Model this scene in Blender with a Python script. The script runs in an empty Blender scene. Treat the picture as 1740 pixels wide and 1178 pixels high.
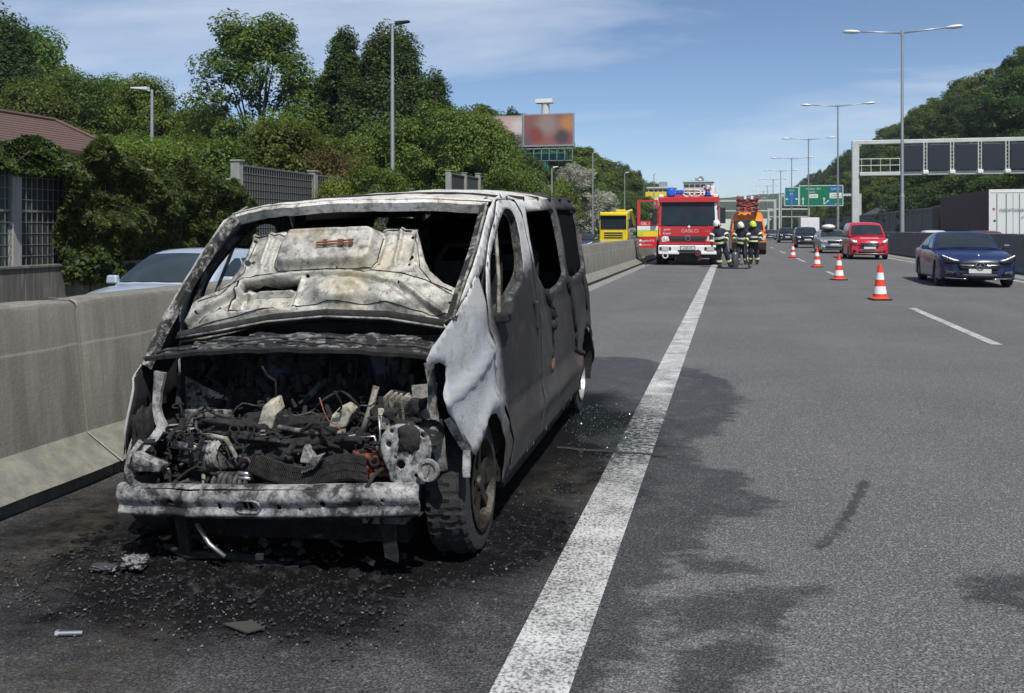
import bpy, bmesh, math, random
import numpy as np
from mathutils import Vector, Matrix, noise as mnoise
from mathutils.geometry import delaunay_2d_cdt

R = math.radians
random.seed(7)
SC = bpy.context.scene
COL = SC.collection

# ------------------------------------------------------------------ camera, sky, sun, exposure
cam_data = bpy.data.cameras.new('camera')
cam = bpy.data.objects.new('camera', cam_data)
COL.objects.link(cam)
cam.location = (0, 0, 1.5)
cam.rotation_euler = (R(90), 0, R(13.69))
cam_data.sensor_width = 36
cam_data.lens = 31.43
cam_data.shift_y = -0.1144
cam_data.clip_start = 0.05
cam_data.clip_end = 9000
SC.camera = cam

SUN_EL, SUN_AZ = 57.0, 149.0          # azimuth measured clockwise from +Y (the road ahead)
world = bpy.data.worlds.new('World')
SC.world = world
world.use_nodes = True
wn, wl = world.node_tree.nodes, world.node_tree.links
wn.clear()
w_out = wn.new('ShaderNodeOutputWorld')
w_bg = wn.new('ShaderNodeBackground')
w_sky = wn.new('ShaderNodeTexSky')
w_sky.sky_type = 'NISHITA'
w_sky.sun_disc = False
w_sky.sun_elevation = R(SUN_EL)
w_sky.sun_rotation = R(SUN_AZ)
w_sky.air_density = 0.75
w_sky.dust_density = 0.15
w_sky.ozone_density = 3.0
w_sky.altitude = 300
w_bg.inputs['Strength'].default_value = 0.104
# thin high clouds: noise on the sky direction, projected on a flat cloud layer
w_tc = wn.new('ShaderNodeTexCoord')
w_sep = wn.new('ShaderNodeSeparateXYZ')
wl.new(w_tc.outputs['Generated'], w_sep.inputs[0])
w_z = wn.new('ShaderNodeMath'); w_z.operation = 'MAXIMUM'; w_z.inputs[1].default_value = 0.0
wl.new(w_sep.outputs['Z'], w_z.inputs[0])
w_za = wn.new('ShaderNodeMath'); w_za.operation = 'ADD'; w_za.inputs[1].default_value = 0.13
wl.new(w_z.outputs[0], w_za.inputs[0])
w_dx = wn.new('ShaderNodeMath'); w_dx.operation = 'DIVIDE'
w_dy = wn.new('ShaderNodeMath'); w_dy.operation = 'DIVIDE'
wl.new(w_sep.outputs['X'], w_dx.inputs[0]); wl.new(w_za.outputs[0], w_dx.inputs[1])
wl.new(w_sep.outputs['Y'], w_dy.inputs[0]); wl.new(w_za.outputs[0], w_dy.inputs[1])
w_cmb = wn.new('ShaderNodeCombineXYZ')
wl.new(w_dx.outputs[0], w_cmb.inputs[0]); wl.new(w_dy.outputs[0], w_cmb.inputs[1])
w_map = wn.new('ShaderNodeMapping')
w_map.inputs['Rotation'].default_value = (0, 0, R(-12))
w_map.inputs['Location'].default_value = (8.4, 0.3, 0)
w_map.inputs['Scale'].default_value = (0.5, 1.0, 1.0)
wl.new(w_cmb.outputs[0], w_map.inputs[0])
w_n = wn.new('ShaderNodeTexNoise')
w_n.inputs['Scale'].default_value = 0.85
w_n.inputs['Detail'].default_value = 9
w_n.inputs['Roughness'].default_value = 0.58
w_n.inputs['Distortion'].default_value = 0.35
wl.new(w_map.outputs[0], w_n.inputs['Vector'])
w_rmp = wn.new('ShaderNodeValToRGB')
w_rmp.color_ramp.elements[0].position = 0.47
w_rmp.color_ramp.elements[0].color = (0, 0, 0, 1)
w_rmp.color_ramp.elements[1].position = 0.72
w_rmp.color_ramp.elements[1].color = (0.72, 0.72, 0.72, 1)
wl.new(w_n.outputs['Fac'], w_rmp.inputs[0])
w_mix = wn.new('ShaderNodeMixRGB')
w_mix.inputs['Color2'].default_value = (6.6, 7.2, 8.2, 1)
wl.new(w_rmp.outputs['Color'], w_mix.inputs['Fac'])
wl.new(w_sky.outputs['Color'], w_mix.inputs['Color1'])
wl.new(w_mix.outputs['Color'], w_bg.inputs['Color'])
wl.new(w_bg.outputs[0], w_out.inputs['Surface'])

sun_data = bpy.data.lights.new('sun', 'SUN')
sun_data.energy = 4.5
sun_data.angle = R(0.53)
sun_data.color = (1.0, 0.955, 0.89)
sun = bpy.data.objects.new('sun', sun_data)
COL.objects.link(sun)
SUN_DIR = Vector((math.cos(R(SUN_EL)) * math.sin(R(SUN_AZ)), math.cos(R(SUN_EL)) * math.cos(R(SUN_AZ)), math.sin(R(SUN_EL))))
sun.rotation_euler = SUN_DIR.to_track_quat('Z', 'Y').to_euler()
sun.location = SUN_DIR * 60

SC.view_settings.view_transform = 'Standard'
SC.view_settings.look = 'None'
SC.view_settings.exposure = 0.18
SC.view_settings.gamma = 1.0
SC.view_settings.use_curve_mapping = False
SC.cycles.max_bounces = 6
SC.cycles.transparent_max_bounces = 8

# ------------------------------------------------------------------ mesh helpers
class MB:
    """collects shapes, builds ONE mesh object"""
    def __init__(s):
        s.v, s.f, s.m = [], [], []
        s.mi = 0
    def add(s, vs, fs, mi=None):
        o = len(s.v)
        s.v += [tuple(p) for p in vs]
        mi = s.mi if mi is None else mi
        for f in fs:
            s.f.append(tuple(i + o for i in f)); s.m.append(mi)
        return s
    def box(s, c, d, rot=None, mi=None, taper=None):
        x, y, z = d[0] / 2, d[1] / 2, d[2] / 2
        vs = [Vector(p) for p in ((-x, -y, -z), (x, -y, -z), (x, y, -z), (-x, y, -z), (-x, -y, z), (x, -y, z), (x, y, z), (-x, y, z))]
        if taper:
            for p in vs[4:]:
                p.x *= taper[0]; p.y *= taper[1]
        if rot is not None:
            vs = [rot @ p for p in vs]
        c = Vector(c)
        return s.add([p + c for p in vs], [(0, 3, 2, 1), (4, 5, 6, 7), (0, 1, 5, 4), (1, 2, 6, 5), (2, 3, 7, 6), (3, 0, 4, 7)], mi)
    def b2(s, lo, hi, mi=None):
        return s.box([(a + b) / 2 for a, b in zip(lo, hi)], [b - a for a, b in zip(lo, hi)], None, mi)
    def cyl(s, p0, p1, r0, r1=None, n=12, caps=True, mi=None):
        p0, p1 = Vector(p0), Vector(p1)
        r1 = r0 if r1 is None else r1
        d = (p1 - p0)
        q = d.to_track_quat('Z', 'Y') if d.length > 1e-9 else Matrix.Identity(3).to_quaternion()
        vs, fs = [], []
        for p, r in ((p0, r0), (p1, r1)):
            for i in range(n):
                a = 2 * math.pi * i / n
                vs.append(p + q @ Vector((math.cos(a) * r, math.sin(a) * r, 0)))
        for i in range(n):
            j = (i + 1) % n
            fs.append((i, j, n + j, n + i))
        if caps:
            fs.append(tuple(range(n))[::-1]); fs.append(tuple(range(n, 2 * n)))
        return s.add(vs, fs, mi)
    def tube(s, pts, r, n=8, mi=None, radii=None):
        pts = [Vector(p) for p in pts]
        vs, fs = [], []
        k = len(pts)
        for i, p in enumerate(pts):
            t = (pts[min(i + 1, k - 1)] - pts[max(i - 1, 0)])
            q = t.to_track_quat('Z', 'Y')
            rr = radii[i] if radii else r
            for j in range(n):
                a = 2 * math.pi * j / n
                vs.append(p + q @ Vector((math.cos(a) * rr, math.sin(a) * rr, 0)))
        for i in range(k - 1):
            for j in range(n):
                jj = (j + 1) % n
                fs.append((i * n + j, i * n + jj, (i + 1) * n + jj, (i + 1) * n + j))
        fs.append(tuple(range(n))[::-1]); fs.append(tuple(range((k - 1) * n, k * n)))
        return s.add(vs, fs, mi)
    def lathe(s, prof, c, axis, n=24, mi=None):
        """prof: list of (radius, along axis)"""
        c, ax = Vector(c), Vector(axis).normalized()
        q = ax.to_track_quat('Z', 'Y')
        vs, fs = [], []
        for r, h in prof:
            for i in range(n):
                a = 2 * math.pi * i / n
                vs.append(c + q @ Vector((math.cos(a) * r, math.sin(a) * r, h)))
        for k in range(len(prof) - 1):
            for i in range(n):
                j = (i + 1) % n
                fs.append((k * n + i, k * n + j, (k + 1) * n + j, (k + 1) * n + i))
        return s.add(vs, fs, mi)
    def loft(s, secs, closed=False, caps=False, mi=None):
        k = len(secs[0])
        vs = [p for sec in secs for p in sec]
        fs = []
        for i in range(len(secs) - 1):
            for j in range(k if closed else k - 1):
                jj = (j + 1) % k
                fs.append((i * k + j, i * k + jj, (i + 1) * k + jj, (i + 1) * k + j))
        if caps:
            fs.append(tuple(range(k))[::-1]); fs.append(tuple(range((len(secs) - 1) * k, len(secs) * k)))
        return s.add(vs, fs, mi)
    def prism(s, poly, off, mi=None):
        """poly: list of 3D points (planar), off: extrusion vector"""
        n = len(poly)
        off = Vector(off)
        vs = [Vector(p) for p in poly] + [Vector(p) + off for p in poly]
        fs = [tuple(range(n))[::-1], tuple(range(n, 2 * n))]
        for i in range(n):
            j = (i + 1) % n
            fs.append((i, j, n + j, n + i))
        return s.add(vs, fs, mi)
    def build(s, name, mats, parent=None, smooth=False, bevel=0, fix=True, angle=None, seg=2):
        me = bpy.data.meshes.new(name)
        me.from_pydata(s.v, [], s.f)
        if not isinstance(mats, (list, tuple)):
            mats = [mats]
        for m in mats:
            me.materials.append(m)
        if any(s.m):
            me.polygons.foreach_set('material_index', s.m)
        if fix:
            bm = bmesh.new(); bm.from_mesh(me)
            bmesh.ops.recalc_face_normals(bm, faces=bm.faces)
            bm.to_mesh(me); bm.free()
        if smooth or angle:
            me.polygons.foreach_set('use_smooth', [True] * len(me.polygons))
            if angle:
                me.set_sharp_from_angle(angle=R(angle))
        me.update()
        o = bpy.data.objects.new(name, me)
        COL.objects.link(o)
        if parent is not None:
            o.parent = parent
        if bevel:
            b = o.modifiers.new('bevel', 'BEVEL'); b.width = bevel; b.segments = seg; b.limit_method = 'ANGLE'; b.angle_limit = R(40)
        return o

def tag(o, label=None, cat=None, group=None, kind=None):
    if label: o['label'] = label
    if cat: o['category'] = cat
    if group: o['group'] = group
    if kind: o['kind'] = kind
    return o

def empty(name, loc=(0, 0, 0), rz=0, label=None, cat=None, group=None):
    o = bpy.data.objects.new(name, None)
    COL.objects.link(o)
    o.location = loc
    o.rotation_euler = (0, 0, rz)
    o.empty_display_size = 0.2
    return tag(o, label, cat, group)

KIDS = {}
def copy_tree(o, parent=None):
    c = o.copy()
    COL.objects.link(c)
    c.parent = parent
    for ch in list(o.children):
        copy_tree(ch, c)
    return c

def inpoly(x, y, poly):
    r = False
    n = len(poly)
    j = n - 1
    for i in range(n):
        xi, yi = poly[i]; xj, yj = poly[j]
        if (yi > y) != (yj > y) and x < (xj - xi) * (y - yi) / (yj - yi) + xi:
            r = not r
        j = i
    return r

def dens(poly, step, closed=True):
    out = []
    n = len(poly)
    for i in range(n if closed else n - 1):
        a, b = poly[i], poly[(i + 1) % n]
        d = math.hypot(b[0] - a[0], b[1] - a[1])
        k = max(1, int(round(d / step)))
        for t in range(k):
            out.append((a[0] + (b[0] - a[0]) * t / k, a[1] + (b[1] - a[1]) * t / k))
    return out

def smooth_poly(poly, it=2):
    """Chaikin corner cutting of a closed outline"""
    for _ in range(it):
        o = []
        n = len(poly)
        for i in range(n):
            a, b = poly[i], poly[(i + 1) % n]
            o.append((a[0] * .75 + b[0] * .25, a[1] * .75 + b[1] * .25))
            o.append((a[0] * .25 + b[0] * .75, a[1] * .25 + b[1] * .75))
        poly = o
    return poly

def panel(name, outline, holes, fmap, step, mat, parent=None, thick=0.0, offset=0.0, smooth=True):
    """a sheet cut from a 2D outline with holes, mapped to 3D by fmap(a, b)"""
    ol = dens(outline, step)
    hs = [dens(h, step) for h in holes]
    pts, edges = [], []
    for lp in [ol] + hs:
        o = len(pts)
        pts += lp
        edges += [(o + i, o + (i + 1) % len(lp)) for i in range(len(lp))]
    x0 = min(p[0] for p in ol); x1 = max(p[0] for p in ol)
    y0 = min(p[1] for p in ol); y1 = max(p[1] for p in ol)
    nx, ny = int((x1 - x0) / step) + 1, int((y1 - y0) / step) + 1
    bnd = np.array(pts)
    for i in range(nx + 1):
        for j in range(ny + 1):
            a = x0 + (i + .5 * (j % 2)) * step; b = y0 + j * step
            if inpoly(a, b, ol) and not any(inpoly(a, b, h) for h in hs):
                if np.min((bnd[:, 0] - a) ** 2 + (bnd[:, 1] - b) ** 2) > (step * .5) ** 2:
                    pts.append((a, b))
    vo, eo, fo, _, _, _ = delaunay_2d_cdt([Vector(p) for p in pts], edges, [], 0, 1e-6)
    fs = []
    for f in fo:
        cx = sum(vo[i][0] for i in f) / len(f); cy = sum(vo[i][1] for i in f) / len(f)
        if inpoly(cx, cy, ol) and not any(inpoly(cx, cy, h) for h in hs):
            fs.append(tuple(f))
    mb = MB()
    mb.add([fmap(p[0], p[1]) for p in vo], fs)
    o = mb.build(name, mat, parent, smooth=smooth)
    if thick:
        sm = o.modifiers.new('thick', 'SOLIDIFY'); sm.thickness = thick; sm.offset = offset
    return o

# ------------------------------------------------------------------ materials
def nt(name):
    m = bpy.data.materials.new(name)
    m.use_nodes = True
    n, l = m.node_tree.nodes, m.node_tree.links
    b = n['Principled BSDF']
    return m, n, l, b

def mixcol(n, l, fac, c1, c2, blend='MIX'):
    x = n.new('ShaderNodeMixRGB'); x.blend_type = blend
    for k, s in (('Fac', fac), ('Color1', c1), ('Color2', c2)):
        if hasattr(s, 'links') or hasattr(s, 'is_linked'):
            l.new(s, x.inputs[k])
        elif isinstance(s, (int, float)):
            x.inputs[k].default_value = s if k == 'Fac' else (s, s, s, 1)
        else:
            x.inputs[k].default_value = (*s, 1) if len(s) == 3 else s
    return x.outputs['Color']

def mth(n, l, op, a, b=None, c=None, clamp=False):
    x = n.new('ShaderNodeMath'); x.operation = op; x.use_clamp = clamp
    for i, s in enumerate((a, b, c)):
        if s is None: continue
        if isinstance(s, (int, float)): x.inputs[i].default_value = s
        else: l.new(s, x.inputs[i])
    return x.outputs[0]

def ramp(n, l, src, stops):
    x = n.new('ShaderNodeValToRGB')
    el = x.color_ramp.elements
    while len(el) < len(stops): el.new(0.5)
    for e, (p, cv) in zip(el, stops):
        e.position = p
        e.color = (cv, cv, cv, 1) if isinstance(cv, (int, float)) else (*cv, 1)
    l.new(src, x.inputs[0])
    return x.outputs['Color']

def noi(n, l, scale, detail=4, rough=0.55, vec=None, dist=0):
    x = n.new('ShaderNodeTexNoise')
    x.inputs['Scale'].default_value = scale
    x.inputs['Detail'].default_value = detail
    x.inputs['Roughness'].default_value = rough
    x.inputs['Distortion'].default_value = dist
    if vec is not None: l.new(vec, x.inputs['Vector'])
    return x.outputs['Fac']

def obco(n, l, scale=None, kind='Object', rot=None, loc=None):
    t = n.new('ShaderNodeTexCoord')
    if scale is None and rot is None and loc is None: return t.outputs[kind]
    m = n.new('ShaderNodeMapping')
    if scale is not None: m.inputs['Scale'].default_value = scale
    if rot is not None: m.inputs['Rotation'].default_value = rot
    if loc is not None: m.inputs['Location'].default_value = loc
    l.new(t.outputs[kind], m.inputs[0])
    return m.outputs[0]

def bump(n, l, b, h, strength=0.3, dist=0.01):
    x = n.new('ShaderNodeBump')
    x.inputs['Strength'].default_value = strength
    x.inputs['Distance'].default_value = dist
    l.new(h, x.inputs['Height'])
    l.new(x.outputs[0], b.inputs['Normal'])

def M(name, col, rough=0.6, metal=0.0, var=0.12, scale=3.0, bmp=0.0, bscale=60, coat=0.0, dirt=None, world_co=False):
    m, n, l, b = nt(name)
    v = obco(n, l)
    f = noi(n, l, scale, 5, 0.6, v)
    lo = tuple(c * (1 - var) for c in col); hi = tuple(min(1, c * (1 + var)) for c in col)
    cc = mixcol(n, l, f, lo, hi)
    if dirt:
        d = noi(n, l, scale * 0.7, 6, 0.65, v)
        cc = mixcol(n, l, ramp(n, l, d, [(0.45, 0), (0.7, dirt[1])]), cc, dirt[0])
    l.new(cc, b.inputs['Base Color'])
    b.inputs['Roughness'].default_value = rough
    b.inputs['Metallic'].default_value = metal
    if coat:
        b.inputs['Coat Weight'].default_value = coat
        b.inputs['Coat Roughness'].default_value = 0.06
    if bmp:
        bump(n, l, b, noi(n, l, bscale, 4, 0.6, v), bmp, 0.01)
    return m

def paint(name, col, rough=0.35):
    return M(name, col, rough, 0, 0.06, 2.0, coat=0.5, dirt=((0.12, 0.11, 0.10), 0.14))

def glass(name, col=(0.012, 0.016, 0.02), rough=0.06):
    m, n, l, b = nt(name)
    v = obco(n, l)
    l.new(mixcol(n, l, noi(n, l, 2.2, 3, .5, v), col, tuple(c * 2.6 for c in col)), b.inputs['Base Color'])
    b.inputs['Roughness'].default_value = rough
    b.inputs['IOR'].default_value = 1.5
    b.inputs['Specular IOR Level'].default_value = 0.32
    return m

def emis(name, col, strength):
    m, n, l, b = nt(name)
    b.inputs['Base Color'].default_value = (*col, 1)
    b.inputs['Emission Color'].default_value = (*col, 1)
    b.inputs['Emission Strength'].default_value = strength
    b.inputs['Roughness'].default_value = 0.2
    return m

def concrete(name, base, streak=0.5, scale=1.0, lift_line=False):
    m, n, l, b = nt(name)
    v = obco(n, l)
    big = noi(n, l, 1.3 * scale, 6, 0.62, v)
    fine = noi(n, l, 45 * scale, 5, 0.7, v)
    sv = obco(n, l, (7, 7, 0.5))
    st = noi(n, l, 1.0 * scale, 5, 0.65, sv)
    c = mixcol(n, l, ramp(n, l, big, [(0.3, 0), (0.72, 1)]), tuple(x * 0.74 for x in base), tuple(x * 1.16 for x in base))
    c = mixcol(n, l, ramp(n, l, st, [(0.42, streak), (0.62, 0)]), c, tuple(x * 0.45 for x in base))
    c = mixcol(n, l, ramp(n, l, fine, [(0.35, 0.5), (0.6, 0)]), c, tuple(x * 0.7 for x in base))
    if lift_line:           # casting lift line: the upper pour is a shade darker, its edge a pale lip of laitance
        sp = n.new('ShaderNodeSeparateXYZ'); l.new(v, sp.inputs[0])
        zz = mth(n, l, 'ADD', sp.outputs['Z'], mth(n, l, 'MULTIPLY', noi(n, l, 2.5, 3, .5, v), .03))
        c = mixcol(n, l, mth(n, l, 'MULTIPLY', mth(n, l, 'GREATER_THAN', zz, .815), ramp(n, l, noi(n, l, 1.1, 4, .6, v), [(.3, .45), (.7, .1)])), c, tuple(x * 0.6 for x in base))
        c = mixcol(n, l, ramp(n, l, zz, [(.795, 0), (.806, .5), (.817, 0)]), c, tuple(x * 1.5 for x in base))
    pit = n.new('ShaderNodeTexVoronoi'); pit.inputs['Scale'].default_value = 22 * scale
    l.new(v, pit.inputs['Vector'])
    pm = ramp(n, l, pit.outputs['Distance'], [(0.04, 0.8), (0.1, 0)])
    pn = ramp(n, l, noi(n, l, 5, 3, .5, v), [(0.52, 0), (0.6, 1)])
    c = mixcol(n, l, mth(n, l, 'MULTIPLY', pm, pn), c, tuple(x * 0.25 for x in base))
    l.new(c, b.inputs['Base Color'])
    b.inputs['Roughness'].default_value = 0.88
    bump(n, l, b, mth(n, l, 'ADD', fine, mth(n, l, 'MULTIPLY', big, 0.6)), 0.35, 0.012)
    return m

def leafmat(name, c0, c1, c2, trans=0.25):
    m, n, l, b = nt(name)
    g = n.new('ShaderNodeNewGeometry')
    big = noi(n, l, 0.35, 3, 0.5, obco(n, l))
    c = ramp(n, l, g.outputs['Random Per Island'], [(0.0, c0), (0.55, c1), (1.0, c2)])
    oi = n.new('ShaderNodeObjectInfo')
    hs = n.new('ShaderNodeHueSaturation')
    l.new(mth(n, l, 'ADD', 0.475, mth(n, l, 'MULTIPLY', oi.outputs['Random'], 0.045)), hs.inputs['Hue'])
    rv = mth(n, l, 'FRACT', mth(n, l, 'MULTIPLY', oi.outputs['Random'], 7.31))
    l.new(mth(n, l, 'MULTIPLY', mth(n, l, 'ADD', 0.75, mth(n, l, 'MULTIPLY', big, 0.5)), mth(n, l, 'ADD', 0.72, mth(n, l, 'MULTIPLY', rv, 0.56))), hs.inputs['Value'])
    l.new(c, hs.inputs['Color'])
    l.new(hs.outputs[0], b.inputs['Base Color'])
    b.inputs['Roughness'].default_value = 0.62
    b.inputs['Specular IOR Level'].default_value = 0.25
    t = n.new('ShaderNodeBsdfTranslucent')
    l.new(mixcol(n, l, 0.5, hs.outputs[0], (0.10, 0.16, 0.02), 'ADD'), t.inputs['Color'])
    mx = n.new('ShaderNodeMixShader'); mx.inputs[0].default_value = trans + .08
    l.new(b.outputs[0], mx.inputs[1]); l.new(t.outputs[0], mx.inputs[2])
    l.new(mx.outputs[0], n['Material Output'].inputs['Surface'])
    return m

STEEL = M('galvanised_steel', (0.42, 0.43, 0.43), 0.45, 0.7, 0.15, 6)
WHITE = M('white_paint', (0.75, 0.75, 0.73), 0.45, 0, 0.05, 4, dirt=((0.3, 0.3, 0.28), 0.25))
BLACK = M('black_plastic', (0.018, 0.018, 0.019), 0.55, 0, 0.3, 8)
RUBBER = M('tyre_rubber', (0.02, 0.02, 0.021), 0.85, 0, 0.3, 20, bmp=.2)
CHROME = M('bright_metal', (0.62, 0.62, 0.63), 0.22, 0.95, 0.08, 6)
ALLOY = M('alloy', (0.45, 0.45, 0.46), 0.35, 0.85, 0.1, 8)
GLASS = glass('dark_glass')
LAMPGLASS = M('lamp_glass', (0.72, 0.74, 0.76), 0.12, 0.3, 0.15, 14)
ORANGE_LENS = M('orange_lens', (0.8, 0.22, 0.03), 0.2)

# ------------------------------------------------------------------ road with stains
def stain_mask(xy, polys, soft=0.10, warp=0.22, freq=1.6, seed=0):
    """smooth 0..1 mask from outlines lying on the road, with ragged edges"""
    out = np.zeros(len(xy))
    off = Vector((seed * 7.3, seed * 3.1, 0))
    w = np.array([[mnoise.fractal(Vector((p[0] * freq, p[1] * freq, 0)) + off, 0.9, 2.1, 4),
                   mnoise.fractal(Vector((p[0] * freq + 31, p[1] * freq, 5)) + off, 0.9, 2.1, 4)] for p in xy]) * warp
    q = xy + w
    for poly in polys:
        P = np.array(poly)
        n = len(P)
        ins = np.zeros(len(q), bool)
        dist = np.full(len(q), 1e9)
        for i in range(n):
            a, b = P[i], P[(i + 1) % n]
            cond = (a[1] > q[:, 1]) != (b[1] > q[:, 1])
            xint = (b[0] - a[0]) * (q[:, 1] - a[1]) / (b[1] - a[1] + 1e-12) + a[0]
            ins ^= cond & (q[:, 0] < xint)
            ab = b - a
            t = np.clip(((q - a) @ ab) / (ab @ ab + 1e-12), 0, 1)
            d = np.hypot(*(q - (a + t[:, None] * ab)).T)
            dist = np.minimum(dist, d)
        sd = np.where(ins, dist, -dist)
        out = np.maximum(out, np.clip(sd / soft * 0.5 + 0.5, 0, 1))
    return out

def asphalt(name, dark=1.0, stains=True):
    m, n, l, b = nt(name)
    v = obco(n, l)
    agg = noi(n, l, 105, 3, 0.75, v)
    vor = n.new('ShaderNodeTexVoronoi'); vor.inputs['Scale'].default_value = 95
    l.new(v, vor.inputs['Vector'])
    big = noi(n, l, 0.45, 5, 0.6, v)
    lane = noi(n, l, 1.0, 3, 0.5, obco(n, l, (1.1, 0.03, 1)))
    base = ramp(n, l, big, [(0.3, (0.082 * dark, 0.083 * dark, 0.085 * dark)), (0.7, (0.118 * dark, 0.118 * dark, 0.117 * dark))])
    base = mixcol(n, l, ramp(n, l, lane, [(0.35, 0.35), (0.65, 0)]), base, (0.07 * dark, 0.07 * dark, 0.072 * dark))
    grain = ramp(n, l, agg, [(0.34, 0.26), (0.5, 0.92), (0.66, 2.6)])
    c = mixcol(n, l, 1.0, base, grain, 'MULTIPLY')
    cellr = ramp(n, l, vor.outputs['Color'], [(0.62, 0), (0.95, 1)])
    c = mixcol(n, l, mth(n, l, 'MULTIPLY', cellr, 0.42), c, (0.40, 0.395, 0.375))
    rough = 0.86
    if stains:
        aw = n.new('ShaderNodeAttribute'); aw.attribute_name = 'wet'
        asoot = n.new('ShaderNodeAttribute'); asoot.attribute_name = 'soot'
        ash = n.new('ShaderNodeAttribute'); ash.attribute_name = 'ash'
        edge = noi(n, l, 9, 7, 0.72, obco(n, l, (.7, 1.5, 1)))
        wf = mth(n, l, 'MULTIPLY_ADD', aw.outputs['Fac'], 3.6, mth(n, l, 'MULTIPLY_ADD', edge, 5.0, -3.7), True)
        sf = mth(n, l, 'MULTIPLY_ADD', asoot.outputs['Fac'], 2.0, mth(n, l, 'MULTIPLY_ADD', edge, 1.6, -1.35), True)
        c = mixcol(n, l, mth(n, l, 'MULTIPLY', wf, ramp(n, l, noi(n, l, 3.2, 6, .7, v, .8), [(.30, .55), (.52, .95)])), c, mixcol(n, l, 1.0, c, (0.40, 0.395, 0.40), 'MULTIPLY'))
        soot_n = ramp(n, l, noi(n, l, 26, 6, 0.75, v), [(0.35, (0.003, 0.003, 0.0035)), (0.6, (0.009, 0.009, 0.010)), (0.8, (0.035, 0.035, 0.035))])
        c = mixcol(n, l, mth(n, l, 'MULTIPLY', sf, 0.95), c, soot_n)
        af = mth(n, l, 'MULTIPLY', ash.outputs['Fac'], ramp(n, l, noi(n, l, 7, 6, .7, v), [(.4, 0), (.75, .75)]))
        c = mixcol(n, l, af, c, (0.12, 0.105, 0.075))
        rg = mth(n, l, 'MULTIPLY_ADD', wf, -0.30, 0.88)
        l.new(rg, b.inputs['Roughness'])
    else:
        b.inputs['Roughness'].default_value = rough
    l.new(c, b.inputs['Base Color'])
    if stains: l.new(mth(n, l, 'MULTIPLY_ADD', sf, -.26, .30), b.inputs['Specular IOR Level'])
    else: b.inputs['Specular IOR Level'].default_value = 0.3
    bump(n, l, b, mth(n, l, 'ADD', agg, vor.outputs['Distance']), 0.75, 0.006)
    return m

ASPHALT = asphalt('asphalt')
ASPHALT2 = asphalt('asphalt_slip', 0.95, False)

def lines(*segs):
    out = []
    for a, b, s in segs:
        k = max(1, int(round((b - a) / s)))
        out += [a + (b - a) * i / k for i in range(k)]
    out.append(segs[-1][1])
    return out

gx = lines((-3.86, 4.6, 0.045), (4.6, 8.6, 0.5), (8.6, 9.75, 0.4))
gy = lines((-12, 1.2, 1.5), (1.2, 13, 0.045), (13, 40, 0.6), (40, 900, 20))
nx, ny = len(gx), len(gy)
XY = np.array([(x, y) for y in gy for x in gx])
road_me = bpy.data.meshes.new('road')
idx = np.arange(nx * ny).reshape(ny, nx)
quads = np.stack([idx[:-1, :-1], idx[:-1, 1:], idx[1:, 1:], idx[1:, :-1]], -1).reshape(-1, 4)
cross = -0.0 * XY[:, 0]
road_me.from_pydata(np.column_stack([XY, cross]).tolist(), [], quads.tolist())
near = (XY[:, 1] > 1.2) & (XY[:, 1] < 13.1) & (XY[:, 0] < 4.7)
SOOT = [[(-3.58, 4.6), (-3.55, 4.06), (-3.3, 3.45), (-3.05, 3.20), (-2.9, 2.95), (-2.61, 2.74), (-2.18, 2.70), (-1.92, 2.76), (-1.64, 2.88), (-1.32, 3.06), (-1.02, 3.28), (-.90, 3.62), (-.76, 3.92), (-.68, 4.42), (-.66, 4.93), (-.62, 5.7), (-.60, 6.74), (-.8, 7.7), (-1.1, 8.2), (-2.9, 8.4), (-3.3, 6.0), (-3.5, 5.2)]]
WET = [[(-3.7, 10.2), (-1.62, 10.46), (-1.01, 10.5), (-.36, 9.6), (0.0, 9.02), (.11, 8.11), (-.02, 7.21), (-.17, 6.76), (-.24, 6.42), (-.15, 5.83), (.04, 5.73), (.05, 5.34), (.29, 5.04), (.24, 4.79), (.03, 4.7), (-.17, 4.51), (-.22, 4.41), (-.18, 4.07), (-.26, 3.78), (-.35, 3.47), (-.37, 3.21), (-.41, 2.88), (-.5, 2.3), (-3.7, 2.0), (-3.7, 5)],
       [(-.32, 3.25), (-.23, 3.34), (-.21, 3.53), (-.29, 3.56), (-.21, 3.67), (0.0, 3.78), (.14, 3.88), (.32, 3.92), (.24, 3.72), (.18, 3.6), (.19, 3.45), (.11, 3.47), (0.0, 3.47), (-.09, 3.43), (-.21, 3.37)],
       [(-.21, 3.05), (-.16, 3.24), (-.04, 3.32), (.1, 3.33), (.16, 3.21), (.09, 3.05), (-.02, 2.98), (-.11, 2.98)],
       [(-.2, 4.18), (-.05, 4.31), (.07, 4.16), (-.1, 4.03)], [(1.1, 4.21), (1.28, 4.31), (1.2, 3.77), (1.06, 3.93)]]
ASH = [[(-3.2, 3.2), (-3.2, 3.6), (-3.45, 4.3), (-3.36, 4.4), (-3.09, 4.03), (-2.98, 3.69), (-2.92, 3.39), (-3.0, 3.1)],
       [(-1.0, 5.0), (-0.78, 5.0), (-0.8, 5.6), (-1.0, 5.5)], [(-2.10, 2.3), (-2.22, 2.72), (-2.12, 2.82), (-1.9, 2.5), (-1.9, 2.2)]]
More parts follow.
